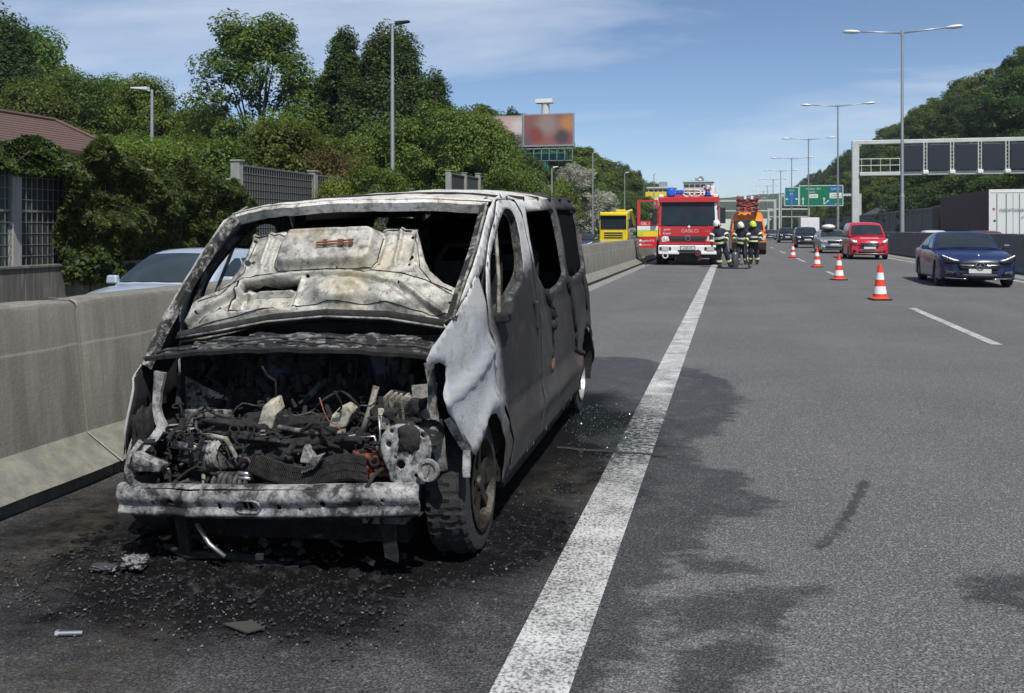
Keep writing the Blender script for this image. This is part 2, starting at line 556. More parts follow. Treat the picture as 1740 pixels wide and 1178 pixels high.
for nm, polys, soft, warp in (('soot', SOOT, 0.42, 0.28), ('wet', WET, 0.16, 0.16), ('ash', ASH, 0.30, 0.2)):
    a = np.zeros(nx * ny)
    a[near] = stain_mask(XY[near], polys, soft, warp, 1.7, len(nm))
    if nm == 'wet':                                   # a curved skid mark across the running lane
        p = XY[near]
        pts = [(.40, 4.42), (.51, 4.68), (.62, 5.04), (.70, 5.33), (.78, 5.67)]
        d = np.full(len(p), 9.0)
        for (ax, ay), (bx, by) in zip(pts, pts[1:]):
            A, AB = np.array((ax, ay)), np.array((bx - ax, by - ay))
            t = np.clip(((p - A) @ AB) / (AB @ AB), 0, 1)
            d = np.minimum(d, np.hypot(*(p - (A + t[:, None] * AB)).T))
        a[near] = np.maximum(a[near], np.clip((0.05 - d) / 0.035, 0, 1) * 0.8)
    at = road_me.attributes.new(nm, 'FLOAT', 'POINT')
    at.data.foreach_set('value', a)
road_me.materials.append(ASPHALT)
road = bpy.data.objects.new('road', road_me)
COL.objects.link(road)
tag(road, 'grey asphalt motorway carriageway with soot and wet stains', None, None, 'structure')

def sheet(name, x0, y0, x1, y1, z, mat, parent=None, nxs=1, nys=1):
    mb = MB()
    vs = [(x0 + (x1 - x0) * i / nxs, y0 + (y1 - y0) * j / nys, z) for j in range(nys + 1) for i in range(nxs + 1)]
    fs = [(j * (nxs + 1) + i, j * (nxs + 1) + i + 1, (j + 1) * (nxs + 1) + i + 1, (j + 1) * (nxs + 1) + i) for j in range(nys) for i in range(nxs)]
    mb.add(vs, fs)
    return mb.build(name, mat, parent, fix=False)

GRASS = M('rough_grass', (0.06, 0.085, 0.025), 0.9, 0, 0.5, 1.5, bmp=.6, bscale=30)
EARTH = M('dry_earth', (0.17, 0.14, 0.09), 0.9, 0, 0.4, 6, bmp=.5, bscale=50)
g = sheet('ground', -1900, -100, 2100, 2700, -0.42, GRASS)
tag(g, 'wide rough grassy ground around the motorway', None, None, 'structure')
s2 = sheet('slip_road', -12.6, -12, -4.35, 900, -0.3, ASPHALT2)
tag(s2, 'grey asphalt slip road beyond the concrete barrier', None, None, 'structure')
s3 = sheet('opposite_road', 10.9, -12, 22.5, 900, -0.05, ASPHALT2)
tag(s3, 'grey asphalt opposite carriageway beyond the median barrier', None, None, 'structure')
s4 = sheet('verge', -14.9, -12, -12.6, 300, -0.27, EARTH)
tag(s4, 'strip of dry earth and weeds below the low wall', None, None, 'structure')

# painted lines: worn thermoplastic with asphalt showing through
def linepaint(name, wear=0.5, soot=True):
    m, n, l, b = nt(name)
    v = obco(n, l)
    f = noi(n, l, 75, 4, 0.7, v)
    g2 = noi(n, l, 3.5, 5, 0.65, v)
    c = ramp(n, l, g2, [(0.3, (0.40, 0.40, 0.385)), (0.7, (0.58, 0.58, 0.56))])
    wr = mth(n, l, 'ADD', f, mth(n, l, 'MULTIPLY', g2, 0.35))
    c = mixcol(n, l, ramp(n, l, wr, [(0.57 - 0.02 / wear, 0.95), (0.76 - .02 / wear, 0)]), c, (0.07, 0.07, 0.07))
    if soot:
        sp = n.new('ShaderNodeSeparateXYZ'); l.new(v, sp.inputs[0])
        d = mth(n, l, 'ABSOLUTE', mth(n, l, 'SUBTRACT', sp.outputs['Y'], 6.6))
        k = mth(n, l, 'MULTIPLY', mth(n, l, 'SUBTRACT', 2.0, d, None), 0.6, None, True)
        edge = mth(n, l, 'MULTIPLY_ADD', sp.outputs['X'], -1.5, -0.7)      # the side next to the wreck is dirtier
        k2 = mth(n, l, 'MULTIPLY', k, mth(n, l, 'ADD', ramp(n, l, noi(n, l, 22, 6, .75, v), [(.40, 0), (.58, 1)]), edge), None, True)
        c = mixcol(n, l, k2, c, (0.018, 0.024, 0.022))
        k3 = ramp(n, l, noi(n, l, 14, 6, .8, v), [(.56, 0), (.64, .85)])
        c = mixcol(n, l, mth(n, l, 'MULTIPLY', k3, mth(n, l, 'LESS_THAN', sp.outputs['Y'], 9.5)), c, (0.05, 0.05, 0.05))
    l.new(c, b.inputs['Base Color'])
    b.inputs['Roughness'].default_value = 0.75
    bump(n, l, b, f, 0.4, 0.006)
    return m
LINE_NEAR = linepaint('worn_line_paint', 0.8)
LINE = linepaint('line_paint', 0.9, False)
def marking(name, x0, y0, x1, y1, mat, z=0.004):
    o = sheet(name, x0, y0, x1, y1, z, mat)
    return tag(o, None, None, None, 'structure')
o = marking('edge_line', -0.755, -6, -0.505, 400, LINE_NEAR); o['label'] = 'broad worn white line marking off the hard shoulder'
o = marking('edge_line', 8.0, -6, 8.22, 400, LINE); o['label'] = 'white edge line beside the median barrier'
for k in range(12):
    y = 12.75 - 15.2 + k * 15.2
    o = marking('lane_dash', 3.30, y, 3.44, y + 5.6, LINE)
    o['label'] = 'white dash between the two running lanes'; o['group'] = 'lane dashes between the running lanes'
for k in range(8):
    y = 4 + k * 18
    o = marking('lane_dash', -8.0, y, -7.86, y + 5, LINE, -0.296); o['label'] = 'white dash on the slip road'; o['group'] = 'lane dashes on the slip road'

# gutter strips
GUTTER = concrete('gutter_concrete', (0.26, 0.255, 0.24), 0.3, 2)
o = sheet('gutter', -3.62, 8.2, -3.28, 300, 0.004, GUTTER); tag(o, 'pale concrete gutter strip at the foot of the barrier', None, None, 'structure')
o = sheet('gutter', 8.55, -6, 9.35, 300, 0.004, GUTTER); tag(o, 'pale concrete gutter strip beside the median barrier', None, None, 'structure')

# ------------------------------------------------------------------ concrete barriers, one thing per precast segment
BARRIER = concrete('barrier_concrete', (0.245, 0.237, 0.20), 0.8, 1.0, True)
BARRIER_DARK = concrete('median_barrier_concrete', (0.17, 0.17, 0.17), 0.6)
JOINT = M('joint_rubber', (0.02, 0.02, 0.02), 0.9)
def barrier_profile(s):     # s = +1 faces +X
    return [(-0.05, 0.0), (-0.05, 0.075), (0.0, 0.085), (-0.25, 0.25), (-0.33, 1.03), (-0.345, 1.055), (-0.375, 1.07),
            (-0.53, 1.07), (-0.56, 1.055), (-0.575, 1.03), (-0.655, 0.25), (-0.90, 0.085), (-0.85, 0.075), (-0.85, -0.38), (-0.05, -0.38)][:]
def jersey(length, prof, mat, name, seed, lift=0.0):
    rnd = random.Random(seed)
    mb = MB()
    k = max(2, int(length / 0.25))
    secs = []
    for i in range(k + 1):
        y = 0.004 + (length - 0.008) * i / k
        e = 0.012 if i in (0, k) else 0
        secs.append([(px + (e if px < -.4 else -e) + rnd.uniform(-.002, .002), y, pz - (e if pz > .9 else 0) + rnd.uniform(-.002, .002)) for px, pz in prof])
    mb.loft(secs, closed=True, caps=True)
    return mb.build(name, mat, None, angle=28)
prof = barrier_profile(1)
lower = [(x, z) for x, z in prof if z > -0.2] + [(-0.80, 0.05), (0, 0.05)]
ys = [-7.25, -1.25, 4.75] + [4.75 + 6.0 * k for k in range(1, 17)]
base_seg = None
MORTAR = concrete('joint_mortar', (0.33, 0.31, 0.25), 0.3, 3)
for i, y in enumerate(ys):
    if i < 4:
        o = jersey(6.0, prof, BARRIER, 'concrete_barrier', i)
        base_seg = o
    else:
        o = base_seg.copy(); COL.objects.link(o)
    o.location = (-3.61, y, 0)
    lab = {0: 'concrete barrier segment behind the viewpoint beside the shoulder', 1: 'streaked grey concrete barrier segment with a diagonal crack across its sloping foot',
           2: 'grey concrete barrier segment right beside the burnt van'}.get(i)
    mbj = MB(); mbj.loft([[(px * 1.0 + (.003 if px > -.4 else -.003), yy, pz + (.003 if pz > 1.0 else 0)) for px, pz in prof[2:12]] for yy in (5.992, 6.008)]); mbj.build('joint_mortar', MORTAR, o)
    tag(o, lab or 'pale concrete barrier segment along the shoulder beyond the burnt van', 'barrier', 'concrete barrier segments along the shoulder')
o = jersey(400, prof, BARRIER, 'concrete_barrier', 99) if False else None
mbf = MB(); mbf.loft([[(px, y, pz) for px, pz in prof] for y in (0, 100, 300)], closed=True, caps=True)
o = mbf.build('concrete_barrier', BARRIER, None, angle=28); o.location = (-3.61, 106.76, 0)
tag(o, 'far run of pale concrete barrier past the fire engine', 'barrier')
# a crack line on the near sloping foot
mb = MB()
pts = [(-3.72 + .003, 2.95, 0.135), (-3.70, 3.3, 0.15), (-3.74, 3.55, .205), (-3.755, 3.8, 0.225), (-3.765, 4.3, 0.235)]
CR = M('crack', (0.06, 0.055, 0.05), 0.9)

tall = [(x, z * 1.26 if z > .3 else z) for x, z in prof]
for k in range(22):
    y = -8 + 6.0 * k
    o = jersey(6.0, tall, BARRIER_DARK, 'median_barrier', k) if k == 0 else mo.copy()
    if k == 0: mo = o
    else: COL.objects.link(o)
    o.location = (10.2, y, 0)
    tag(o, 'dark grey concrete median barrier segment under the twin lamps', 'barrier', 'median barrier segments')
mbf = MB(); mbf.loft([[(px, y, pz) for px, pz in tall] for y in (0, 100, 300)], closed=True, caps=True)
o = mbf.build('median_barrier', BARRIER_DARK, None, angle=28); o.location = (10.2, 124.01, 0)
tag(o, 'far run of dark concrete median barrier', 'barrier')

# ------------------------------------------------------------------ noise wall on the slip-road side
PANEL = M('noise_panel', (0.035, 0.04, 0.038), 0.8, 0, 0.4, 5, bmp=.3)
PANEL_GREEN = M('noise_panel_green', (0.045, 0.065, 0.055), 0.7, 0, 0.3, 3)
POSTC = concrete('post_concrete', (0.33, 0.33, 0.30), 0.4, 2)
WIRE = M('wire_grid', (0.20, 0.22, 0.21), 0.6, 0.3, 0.2, 20)
LOWWALL = concrete('low_wall_concrete', (0.155, 0.148, 0.128), 0.9, 1.4)
def noise_wall(name, x, ys, zb, tops, label, low=None, grid=True, cell=0.15):
    root = empty(name, (x, ys[0], zb), 0, label, 'noise wall')
    for i, y in enumerate(ys):
        h = tops[min(i, len(tops) - 1)] - zb
        mb = MB()
        mb.box((0, 0, h / 2), (0.30, 0.24, h)); mb.box((0.01, 0, h + .015), (0.36, 0.30, 0.05))
        o = mb.build('post', POSTC, root, bevel=.01); o.location = (0, y - ys[0], 0)
    for i in range(len(ys) - 1):
        h = tops[min(i, len(tops) - 1)] - zb - 0.12
        L = ys[i + 1] - ys[i] - 0.26
        z = low or 0
        nb = 2
        for b in range(nb):
            z0 = z + (h - z) * b / nb; z1 = z + (h - z) * (b + 1) / nb
            mb = MB(); mb.box((0, 0, (z0 + z1) / 2), (0.12, L, z1 - z0 - 0.03))
            o = mb.build('panel', PANEL if i % 2 == 0 else PANEL_GREEN, root); o.location = (-0.03, (ys[i] + ys[i + 1]) / 2 - ys[0], 0)
            mb = MB(); mb.box((0, 0, z1), (0.09, L, 0.05))
            o = mb.build('rail', WIRE, root); o.location = (0.04, (ys[i] + ys[i + 1]) / 2 - ys[0], 0)
        if grid:
            mb = MB()
            k = int(L / cell)
            for j in range(k + 1):
                yy = -L / 2 + L * j / k
                mb.box((0.07, yy, (z + h) / 2), (0.012, 0.014, h - z))
            k = int((h - z) / (cell * 1.5))
            for j in range(k + 1):
                mb.box((0.084, 0, z + (h - z) * j / k), (0.012, L, 0.014))
            o = mb.build('wire_grid', WIRE, root, fix=False); o.location = (0.03, (ys[i] + ys[i + 1]) / 2 - ys[0], 0)
    if low:
        for i in range(len(ys) - 1):
            mb = MB(); L = ys[i + 1] - ys[i] - 0.012
            mb.box((0, 0, low / 2), (0.42, L, low)); mb.box((0.0, 0, low + .01), (0.5, L, 0.06))
            o = mb.build('wall_panel', LOWWALL, root, bevel=.012); o.location = (0.12, (ys[i] + ys[i + 1]) / 2 - ys[0], 0)
    return root
noise_wall('noise_wall', -14.6, [-1.5, 2.8, 7.1, 11.4, 15.7, 20.0, 24.3], -0.3, [3.16, 3.16, 3.16, 3.2, 3.2, 3.0, 3.0],
           'overgrown noise wall of wire grid bays and concrete posts on a low wall', low=1.0)
noise_wall('noise_wall', -14.75, [24.75, 29.9, 33.6, 36.3, 40, 44.5], -0.3, [3.6, 3.6, 3.5, 3.4, 3.4, 3.4],
           'open stretch of dark noise wall between the shrubs', low=0.9)
noise_wall('noise_wall', -15.2, [47.5, 50.5, 53.5, 58, 62.5, 67, 71.5, 76], -0.3, [4.75, 4.8, 4.95, 5.1, 5.2, 5.3, 5.3],
           'tall noise wall with pale posts below the billboard', low=0.9, grid=False)
# far concrete noise wall across the opposite carriageway
root = empty('far_noise_wall', (24, 100, 0), 0, 'long grey concrete noise wall at the foot of the wooded hill', 'noise wall')
FARWALL = concrete('far_wall_concrete', (0.20, 0.20, 0.20), 0.4)
for k in range(40):
    mb = MB(); mb.box((0, 3 + 6 * k, 1.9), (0.2, 5.7, 4.2)); mb.build('panel', FARWALL, root)
    mb = MB(); mb.box((-0.05, 6 * k, 1.95), (0.35, 0.3, 4.4)); mb.build('post', POSTC, root)
mb = MB(); mb.box((-0.02, 120, 4.08), (0.5, 240, 0.16)); mb.build('coping', POSTC, root)

# ------------------------------------------------------------------ vegetation
LEAF_DARK = leafmat('leaf_dark_green', (0.020, 0.044, 0.016), (0.044, 0.082, 0.026), (0.095, 0.14, 0.04))
LEAF_MID = leafmat('leaf_mid_green', (0.036, 0.073, 0.015), (0.078, 0.125, 0.023), (0.156, 0.194, 0.037))
LEAF_LIGHT = leafmat('leaf_light_green', (0.065, 0.106, 0.016), (0.117, 0.163, 0.023), (0.195, 0.225, 0.040))
LEAF_VINE = leafmat('leaf_vine', (0.016, 0.036, 0.010), (0.038, 0.070, 0.016), (0.12, 0.16, 0.03), .18)
LEAF_PALE = leafmat('blossom_pale', (0.24, 0.26, 0.2), (0.34, 0.35, 0.29), (0.45, 0.45, 0.40))
LEAF_RUST = leafmat('leaf_reddish', (0.06, 0.06, 0.02), (0.11, 0.09, 0.03), (0.17, 0.11, 0.05))
BARK = M('bark', (0.055, 0.045, 0.035), 0.95, 0, 0.4, 8, bmp=.8, bscale=25)

def leaf_mesh(name, pos, nrm, size, rng, mat, aspect=0.62):
    """many small leaf faces: pos (n,3), nrm (n,3), size (n,)"""
    n = len(pos)
    r = rng.normal(size=(n, 3))
    t = np.cross(nrm, r); t /= np.linalg.norm(t, axis=1)[:, None] + 1e-9
    bt = np.cross(nrm, t); bt /= np.linalg.norm(bt, axis=1)[:, None] + 1e-9
    s = size[:, None]
    fold = nrm * s * 0.16
    v = np.empty((n, 4, 3))
    v[:, 0] = pos - t * s * 0.5
    v[:, 1] = pos - bt * s * 0.5 * aspect + fold
    v[:, 2] = pos + t * s * 0.5
    v[:, 3] = pos + bt * s * 0.5 * aspect + fold
    me = bpy.data.meshes.new(name)
    me.vertices.add(n * 4); me.loops.add(n * 4); me.polygons.add(n)
    me.vertices.foreach_set('co', v.reshape(-1))
    me.loops.foreach_set('vertex_index', np.arange(n * 4, dtype=np.int32))
    me.polygons.foreach_set('loop_start', np.arange(0, n * 4, 4, dtype=np.int32))
    me.polygons.foreach_set('loop_total', np.full(n, 4, dtype=np.int32))
    me.materials.append(mat)
    me.update(); me.validate()
    return me

def crown_points(rng, env, H, clumps, per, crad, base=0.22, hollow=0.45, zs=0.72):
    """clumps of leaves filling an envelope env(t) -> radius"""
    P, N, C = [], [], []
    for i in range(clumps):
        t = base + (1 - base) * rng.random() ** 0.85
        a = rng.random() * 2 * math.pi
        rr = env((t - base) / (1 - base)) * math.sqrt(hollow + (1 - hollow) * rng.random()) * (0.88 + 0.25 * rng.random())
        if rng.random() < 0.16: rr *= 1.22
        c = np.array((math.cos(a) * rr, math.sin(a) * rr, t * H))
        cr = crad * (0.45 + 1.0 * rng.random() ** 1.4)
        k = int(per * (cr / crad) ** 1.6)
        d = rng.normal(size=(k, 3)); d /= np.linalg.norm(d, axis=1)[:, None]
        rad = cr * (0.35 + 0.65 * rng.random(k) ** 0.5)
        p = c + d * rad[:, None] * np.array((1.0, 1.0, zs))
        out = c - np.array((0, 0, H * 0.45)); out = out / (np.linalg.norm(out) + 1e-9)
        nn = d * 0.6 + out * 0.3 + np.array((0, 0, 0.55)) + rng.normal(size=(k, 3)) * 0.45
        nn /= np.linalg.norm(nn, axis=1)[:, None]
        P.append(p); N.append(nn); C.append(c)
    return np.concatenate(P), np.concatenate(N), C

ENV = {
    'broad': lambda t: (math.sin(math.pi * min(1, 0.12 + 0.80 * t)) ** 0.6) * (1.0 - 0.25 * t),
    'poplar': lambda t: (max(0, 1 - t) ** 0.62) * min(1, .55 + 1.4 * t) * 1.12 + .03,
    'round': lambda t: math.sqrt(max(0.02, 1 - (2 * t - 0.9) ** 2 * 0.85)),
    'bush': lambda t: math.sqrt(max(0.02, 1 - t ** 2 * 0.93)),
}
def make_tree(name, kind, H, W, seed, mat, clumps, per, leaf, base=0.22, hollow=0.45, limbs=9):
    rng = np.random.default_rng(seed)
    root = empty(name)
    env = lambda t: ENV[kind](t) * W / 2
    crad = W * 0.13
    P, N, C = crown_points(rng, env, H, clumps, per, crad * (.75 if kind == 'poplar' else 1), base, hollow, 1.5 if kind == 'poplar' else .72)
    sz = leaf * (0.6 + 0.8 * rng.random(len(P)))
    me = leaf_mesh('crown', P, N, sz, rng, mat)
    o = bpy.data.objects.new('crown', me); COL.objects.link(o); o.parent = root
    mb = MB()
    tr = 0.018 * H + 0.02
    top = Vector((rng.normal() * .02 * H, rng.normal() * .02 * H, H * 0.86))
    path = [Vector((0, 0, -0.6))] + [Vector((top.x * k * k + rng.normal() * .006 * H, top.y * k * k + rng.normal() * .006 * H, top.z * k)) for k in (0.15, .3, .5, .7, .9)]
    mb.tube(path, tr, 7, radii=[tr * 1.35, tr, tr * .85, tr * .62, tr * .36, tr * .12])
    pick = rng.choice(len(C), size=min(limbs, len(C)), replace=False)
    for i in pick:
        c = Vector(C[i])
        s = Vector((0, 0, c.z * rng.uniform(0.45, 0.75)))
        mid = s.lerp(c, .5) + Vector((0, 0, -.02 * H))
        mb.tube([s, mid, c], tr, 5, radii=[tr * .42, tr * .27, tr * .08])
    mb.build('trunk', BARK, root, smooth=True, fix=False)
    return root

T = {}
T['broad'] = make_tree('deciduous_tree', 'broad', 15, 8.6, 1, LEAF_MID, 115, 277, 0.23, 0.30, 0.35, 22)
T['broad2'] = make_tree('deciduous_tree', 'broad', 14, 9, 11, LEAF_MID, 150, 277, 0.23, 0.12, 0.35, 12)
T['poplar'] = make_tree('poplar_tree', 'poplar', 16, 6.2, 2, LEAF_DARK, 190, 277, 0.20, 0.10, 0.4, 10)
T['poplar2'] = make_tree('poplar_tree', 'poplar', 16, 8.8, 3, LEAF_DARK, 230, 277, 0.22, 0.08, 0.4, 10)
T['round'] = make_tree('round_tree', 'round', 9, 8, 4, LEAF_MID, 130, 277, 0.18, 0.08, 0.4, 8)
T['round2'] = make_tree('round_tree', 'round', 9, 7, 5, LEAF_LIGHT, 120, 277, 0.18, 0.08, 0.4, 8)
T['shrub'] = make_tree('shrub', 'bush', 4, 4.6, 6, LEAF_LIGHT, 90, 240, 0.12, 0.05, 0.4, 8)
T['shrub2'] = make_tree('shrub', 'bush', 4, 4.2, 7, LEAF_MID, 90, 240, 0.12, 0.05, 0.4, 8)
T['rust'] = make_tree('shrub', 'bush', 4, 4.0, 8, LEAF_RUST, 80, 222, 0.12, 0.1, 0.4, 8)
T['pale'] = make_tree('blossom_tree', 'broad', 9, 6.0, 9, LEAF_PALE, 70, 166, 0.20, 0.15, 0.4, 14)
T['far'] = make_tree('hillside_tree', 'round', 10, 8.5, 21, LEAF_DARK, 80, 171, 0.32, 0.06, 0.5, 4)
T['far2'] = make_tree('hillside_tree', 'broad', 11, 8.0, 22, LEAF_MID, 80, 171, 0.32, 0.06, 0.45, 4)
T['far3'] = make_tree('hillside_tree', 'round', 9, 8.0, 23, LEAF_MID, 80, 171, 0.31, 0.06, 0.5, 4)
T['far4'] = make_tree('hillside_tree', 'poplar', 12, 7.0, 24, LEAF_DARK, 80, 171, 0.32, 0.06, 0.5, 4)
TH_ = {'broad': 15, 'broad2': 14, 'poplar': 16, 'poplar2': 16, 'round': 9, 'round2': 9, 'shrub': 4, 'shrub2': 4, 'rust': 4, 'pale': 9, 'far': 10, 'far2': 11, 'far3': 9, 'far4': 12}
_used = set()
def plant(kind, x, y, z, h, wide=1.0, label=None, cat='tree', group=None, name=None):
    o = T[kind] if kind not in _used else copy_tree(T[kind])
    _used.add(kind)
    s = h / TH_[kind]
    o.location = (x, y, z)
    o.scale = (s * wide, s * wide, s)
    o.rotation_euler = (0, 0, random.uniform(0, 6.28))
    if name: o.name = name
    o['label'] = label; o['category'] = cat
    if group: o['group'] = group
    elif 'group' in o: del o['group']
    return o

# hillside terrain on both sides
def terrain(name, xs_, ys_, fz, mat, label):
    mb = MB()
    vs = [(x, y, fz(x, y)) for y in ys_ for x in xs_]
    k = len(xs_)
    mb.add(vs, [(j * k + i, j * k + i + 1, (j + 1) * k + i + 1, (j + 1) * k + i) for j in range(len(ys_) - 1) for i in range(k - 1)])
    o = mb.build(name, mat, None, smooth=True)
    return tag(o, label, None, None, 'structure')
UNDER = M('undergrowth', (0.028, 0.045, 0.016), 0.95, 0, 0.6, 0.6, bmp=.8, bscale=3)
def zr(x, y):
    t = min(1, max(0, (x - 27) / 26)); e = min(1, max(0, (y - 40) / 60))
    return -0.45 + 25.0 * (t * t * (3 - 2 * t)) * e + 1.2 * math.sin(x * .2 + y * .05) * t + max(0, x - 53) * 0.12 * e
def zl(x, y):
    t = min(1, max(0, (-16 - x) / 22)); e = min(1, max(0, (y - 85) / 60))
    return -0.45 + 10.5 * (t * t * (3 - 2 * t)) * e + .6 * math.sin(x * .3 + y * .04) * t
terrain('hill', [26 + 3 * i for i in range(24)], [40 + 12 * i for i in range(75)], zr, UNDER, 'steep wooded hill beyond the opposite carriageway')
terrain('embankment', [-17 - 3 * i for i in range(24)], [60 + 12 * i for i in range(70)], zl, UNDER, 'wooded rise beyond the slip road')

plant('broad', -32.8, 58, -0.4, 16.3, 1.02, 'tall open-crowned tree with dark limbs showing, standing apart from the poplars')
plant('poplar', -27.6, 61, -0.4, 16.0, 1.0, 'slender dark green poplar next to a taller broader one')
plant('poplar2', -23.5, 60, -0.4, 15.9, 1.0, 'tallest broad poplar right behind the tall single-arm lamp post')
plant('poplar', -29.8, 63, -0.4, 13.6, .95, 'small poplar between the open-crowned tree and the taller poplars')
plant('poplar2', -20.9, 61, -0.4, 12.8, .95, 'shorter poplar leaning out beside the tallest one')
for x, y, h, k, w in ((-18.6, 56, 9.6, 'round', .9), (-16.6, 57, 9.2, 'round', .8), (-22.3, 55, 8.2, 'round', .9), (-26.5, 55, 7.5, 'round', 1.0), (-18.8, 66, 10.6, 'broad2', .9)):
    plant(k, x, y, -0.4, h, w, {9.6: 'bushy tree below the pale billboard panel, behind the tall noise wall', 9.2: 'bushy tree next to the billboard, overhanging the tall noise wall', 8.2: 'low bushy tree in front of the tallest poplar',
          7.5: 'lowest bushy tree, at the foot of the slender poplar', 10.6: 'taller leafy tree behind the bushy ones beside the billboard'}[h], group='bushy trees behind the noise wall')
for x, y, h, k, w in ((-56.8, 60, 18.8, 'poplar2', 1.0), (-52.6, 63, 14.2, 'broad', .9), (-49.3, 60, 13.4, 'round', .8), (-46.3, 64, 11.6, 'broad2', .9), (-43.3, 60, 13.0, 'broad', .85),
                      (-40.8, 63, 11.2, 'round', .8), (-38.3, 60, 10.0, 'round', .8), (-61, 66, 19, 'broad2', 1), (-55, 70, 15.0, 'broad', 1), (-36.2, 66, 9.4, 'round', .9), (-48, 56, 9, 'round', 1), (-44, 55, 8.3, 'round2', 1),
                      (-40, 54, 8.0, 'round', 1), (-36.5, 52, 7.4, 'round2', .9), (-33, 50, 7.4, 'round', .9), (-30, 52, 6.8, 'round2', .9), (-51.5, 57, 12.5, 'round', .9), (-56, 55, 12.5, 'broad2', .9)):
    plant(k, x, y, -0.4, h, w, 'dark leafy tree in the wood behind the brown roof', group='wood behind the brown roof')
for x, y, h, k, w in ((-21.3, 29.5, 5.0, 'shrub', .8), (-19.0, 29, 4.6, 'shrub', .8), (-17.2, 27.3, 4.6, 'shrub2', .8), (-17.6, 24.5, 4.3, 'shrub', .75), (-17.8, 33, 5.8, 'shrub2', .9), (-19.5, 36, 6.6, 'round', .7), (-17.5, 38, 5.6, 'shrub2', .9)):
    plant(k, x, y, -0.4, h, w, {5.0: 'yellow-green shrub beside the pale-headed lamp post', 4.3: 'small yellow-green shrub peeping over the vine', 5.8: 'mid-green shrub behind the reddish one', 6.6: 'rounded tree behind the reddish shrub', 5.6: 'mid-green shrub near the black-headed lamp post'}.get(h, 'green shrub growing behind the noise wall past the brown roof'), 'shrub', 'shrubs behind the noise wall')
plant('rust', -15.9, 33.2, -0.4, 5.0, .72, 'reddish-tinged shrub rising above the noise wall', 'shrub')
plant('shrub', -13.7, 29.6, -0.4, 3.5, .62, 'bright green shrub hanging over the noise wall beside the pale post', 'shrub')
plant('shrub', -13.7, 32.9, -0.4, 4.1, .75, 'large bright green shrub in front of the dark noise wall', 'shrub')
plant('shrub2', -14.2, 62, -0.4, 5.6, .8, 'dark shrub against the tall noise wall', 'shrub')
for x, y, h in ((-15.2, 73, 5.4), (-15.0, 80, 6.2)):
    plant('round2', x, y, -0.4, h, .8, 'light green bushy tree past the end of the tall noise wall', group='bushes past the noise wall')
plant('pale', -17.3, 104, -0.4, 9.5, 1.0, 'pale grey-white flowering tree beside the slip road')
plant('pale', -15.7, 71, -0.4, 6.0, .7, 'creamy flowering shrub at the foot of the billboard column')
plant('pale', -15.2, 110, -0.4, 6.5, 1.0, 'low pale flowering tree hanging towards the slip road')
rr = random.Random(5)
n_left = 0
y = 78
while y < 520:
    for x in (-19, -25, -32, -40, -50):
        xx, yy = x + rr.uniform(-2, 2), y + rr.uniform(-3, 3)
        h = rr.uniform(8.0, 11.5) * (0.80 if x > -22 else 1.10)
        if y < 150 and x < -26 : h *= 1.05
        if abs(xx + 22) < 5 and 96 < yy < 116: continue
        if xx > -27 and 215 < yy < 280: continue
        plant(rr.choice(['far', 'far2', 'far3', 'far4']), xx, yy, zl(xx, yy) - .2, h * (1 if y < 250 else 1.15), 1.0, 'leafy tree of the wood along the slip road', group='wood along the slip road')
        n_left += 1
    y += 8 + (y - 78) * 0.035
y = 82
while y < 640:
    for x in (28.5, 34, 39.5, 45, 50.5, 57):
        xx, yy = x + rr.uniform(-2, 2), y + rr.uniform(-3, 3)
        h = rr.uniform(8, 11.5) * (0.8 if x < 31 else 1.0)
        plant(rr.choice(['far', 'far2', 'far3', 'far4', 'far']), xx, yy, zr(xx, yy) - .3, h * (1 if y < 280 else 1.1), 1.0, 'leafy tree of the wood covering the steep hill', group='wood on the steep hill')
    y += 7.2 + (y - 82) * 0.045

# climbing vine over the noise wall
def vine_points(rng, n, y0, y1, x, htop, zb):
    u = rng.random(n); yy = y0 + (y1 - y0) * u
    top = np.array([htop(v) for v in yy])
    zz = zb + (top - zb) * rng.random(n) ** 0.82
    bul = np.array([0.36 + 0.62 * mnoise.noise(Vector((a * 0.9, b * 1.1, 3.3))) + 0.22 * mnoise.noise(Vector((a * 2.7, b * 2.9, 9.1))) for a, b in zip(yy, zz)])
    bul = np.clip(bul, 0.05, 1.2) * np.clip((top - zz) / 0.5 + 0.25, 0, 1)
    xx = x + 0.14 + bul * (0.35 + 0.65 * rng.random(n) ** 0.4)
    P = np.column_stack([xx, yy, zz])
    N = np.column_stack([np.full(n, 0.7), np.zeros(n), np.full(n, 0.55)]) + rng.normal(size=(n, 3)) * 0.5
    N /= np.linalg.norm(N, axis=1)[:, None]
    return P, N
rng = np.random.default_rng(77)
def vtop(y):
    return 3.15 + 0.38 * math.exp(-((y - 17.9) / .75) ** 2) + 0.18 * math.sin(y * 2.1) + .10 * math.sin(y * 5.3) - (0.0 if y < 23.4 else (y - 23.4) * .45)
P, N = vine_points(rng, 52000, 16.7, 24.6, -14.6, vtop, 0.25)
k = (P[:, 2] > 0.9) | (rng.random(len(P)) < 0.55)
k &= ~((P[:, 1] < 17.3) & (rng.random(len(P)) < 0.4))
P, N = P[k], N[k]
root = empty('climbing_vine', (0, 0, 0), 0, 'thick green climbing vine smothering the noise wall and its low wall', 'vine')
me = leaf_mesh('foliage', P, N, 0.125 * (0.55 + 0.9 * rng.random(len(P))), rng, LEAF_VINE, 0.8)
o = bpy.data.objects.new('foliage', me); COL.objects.link(o); o.parent = root
mb = MB()
for k in range(14):
    yy = 17.2 + .5 * k
    mb.tube([(-14.28, yy, -.2), (-14.35 + rr.uniform(-.05, .1), yy + rr.uniform(-.2, .2), 1.2), (-14.35, yy + rr.uniform(-.3, .3), 2.7)], .02, 5, radii=[.03, .02, .01])
mb.build('stem', BARK, root)
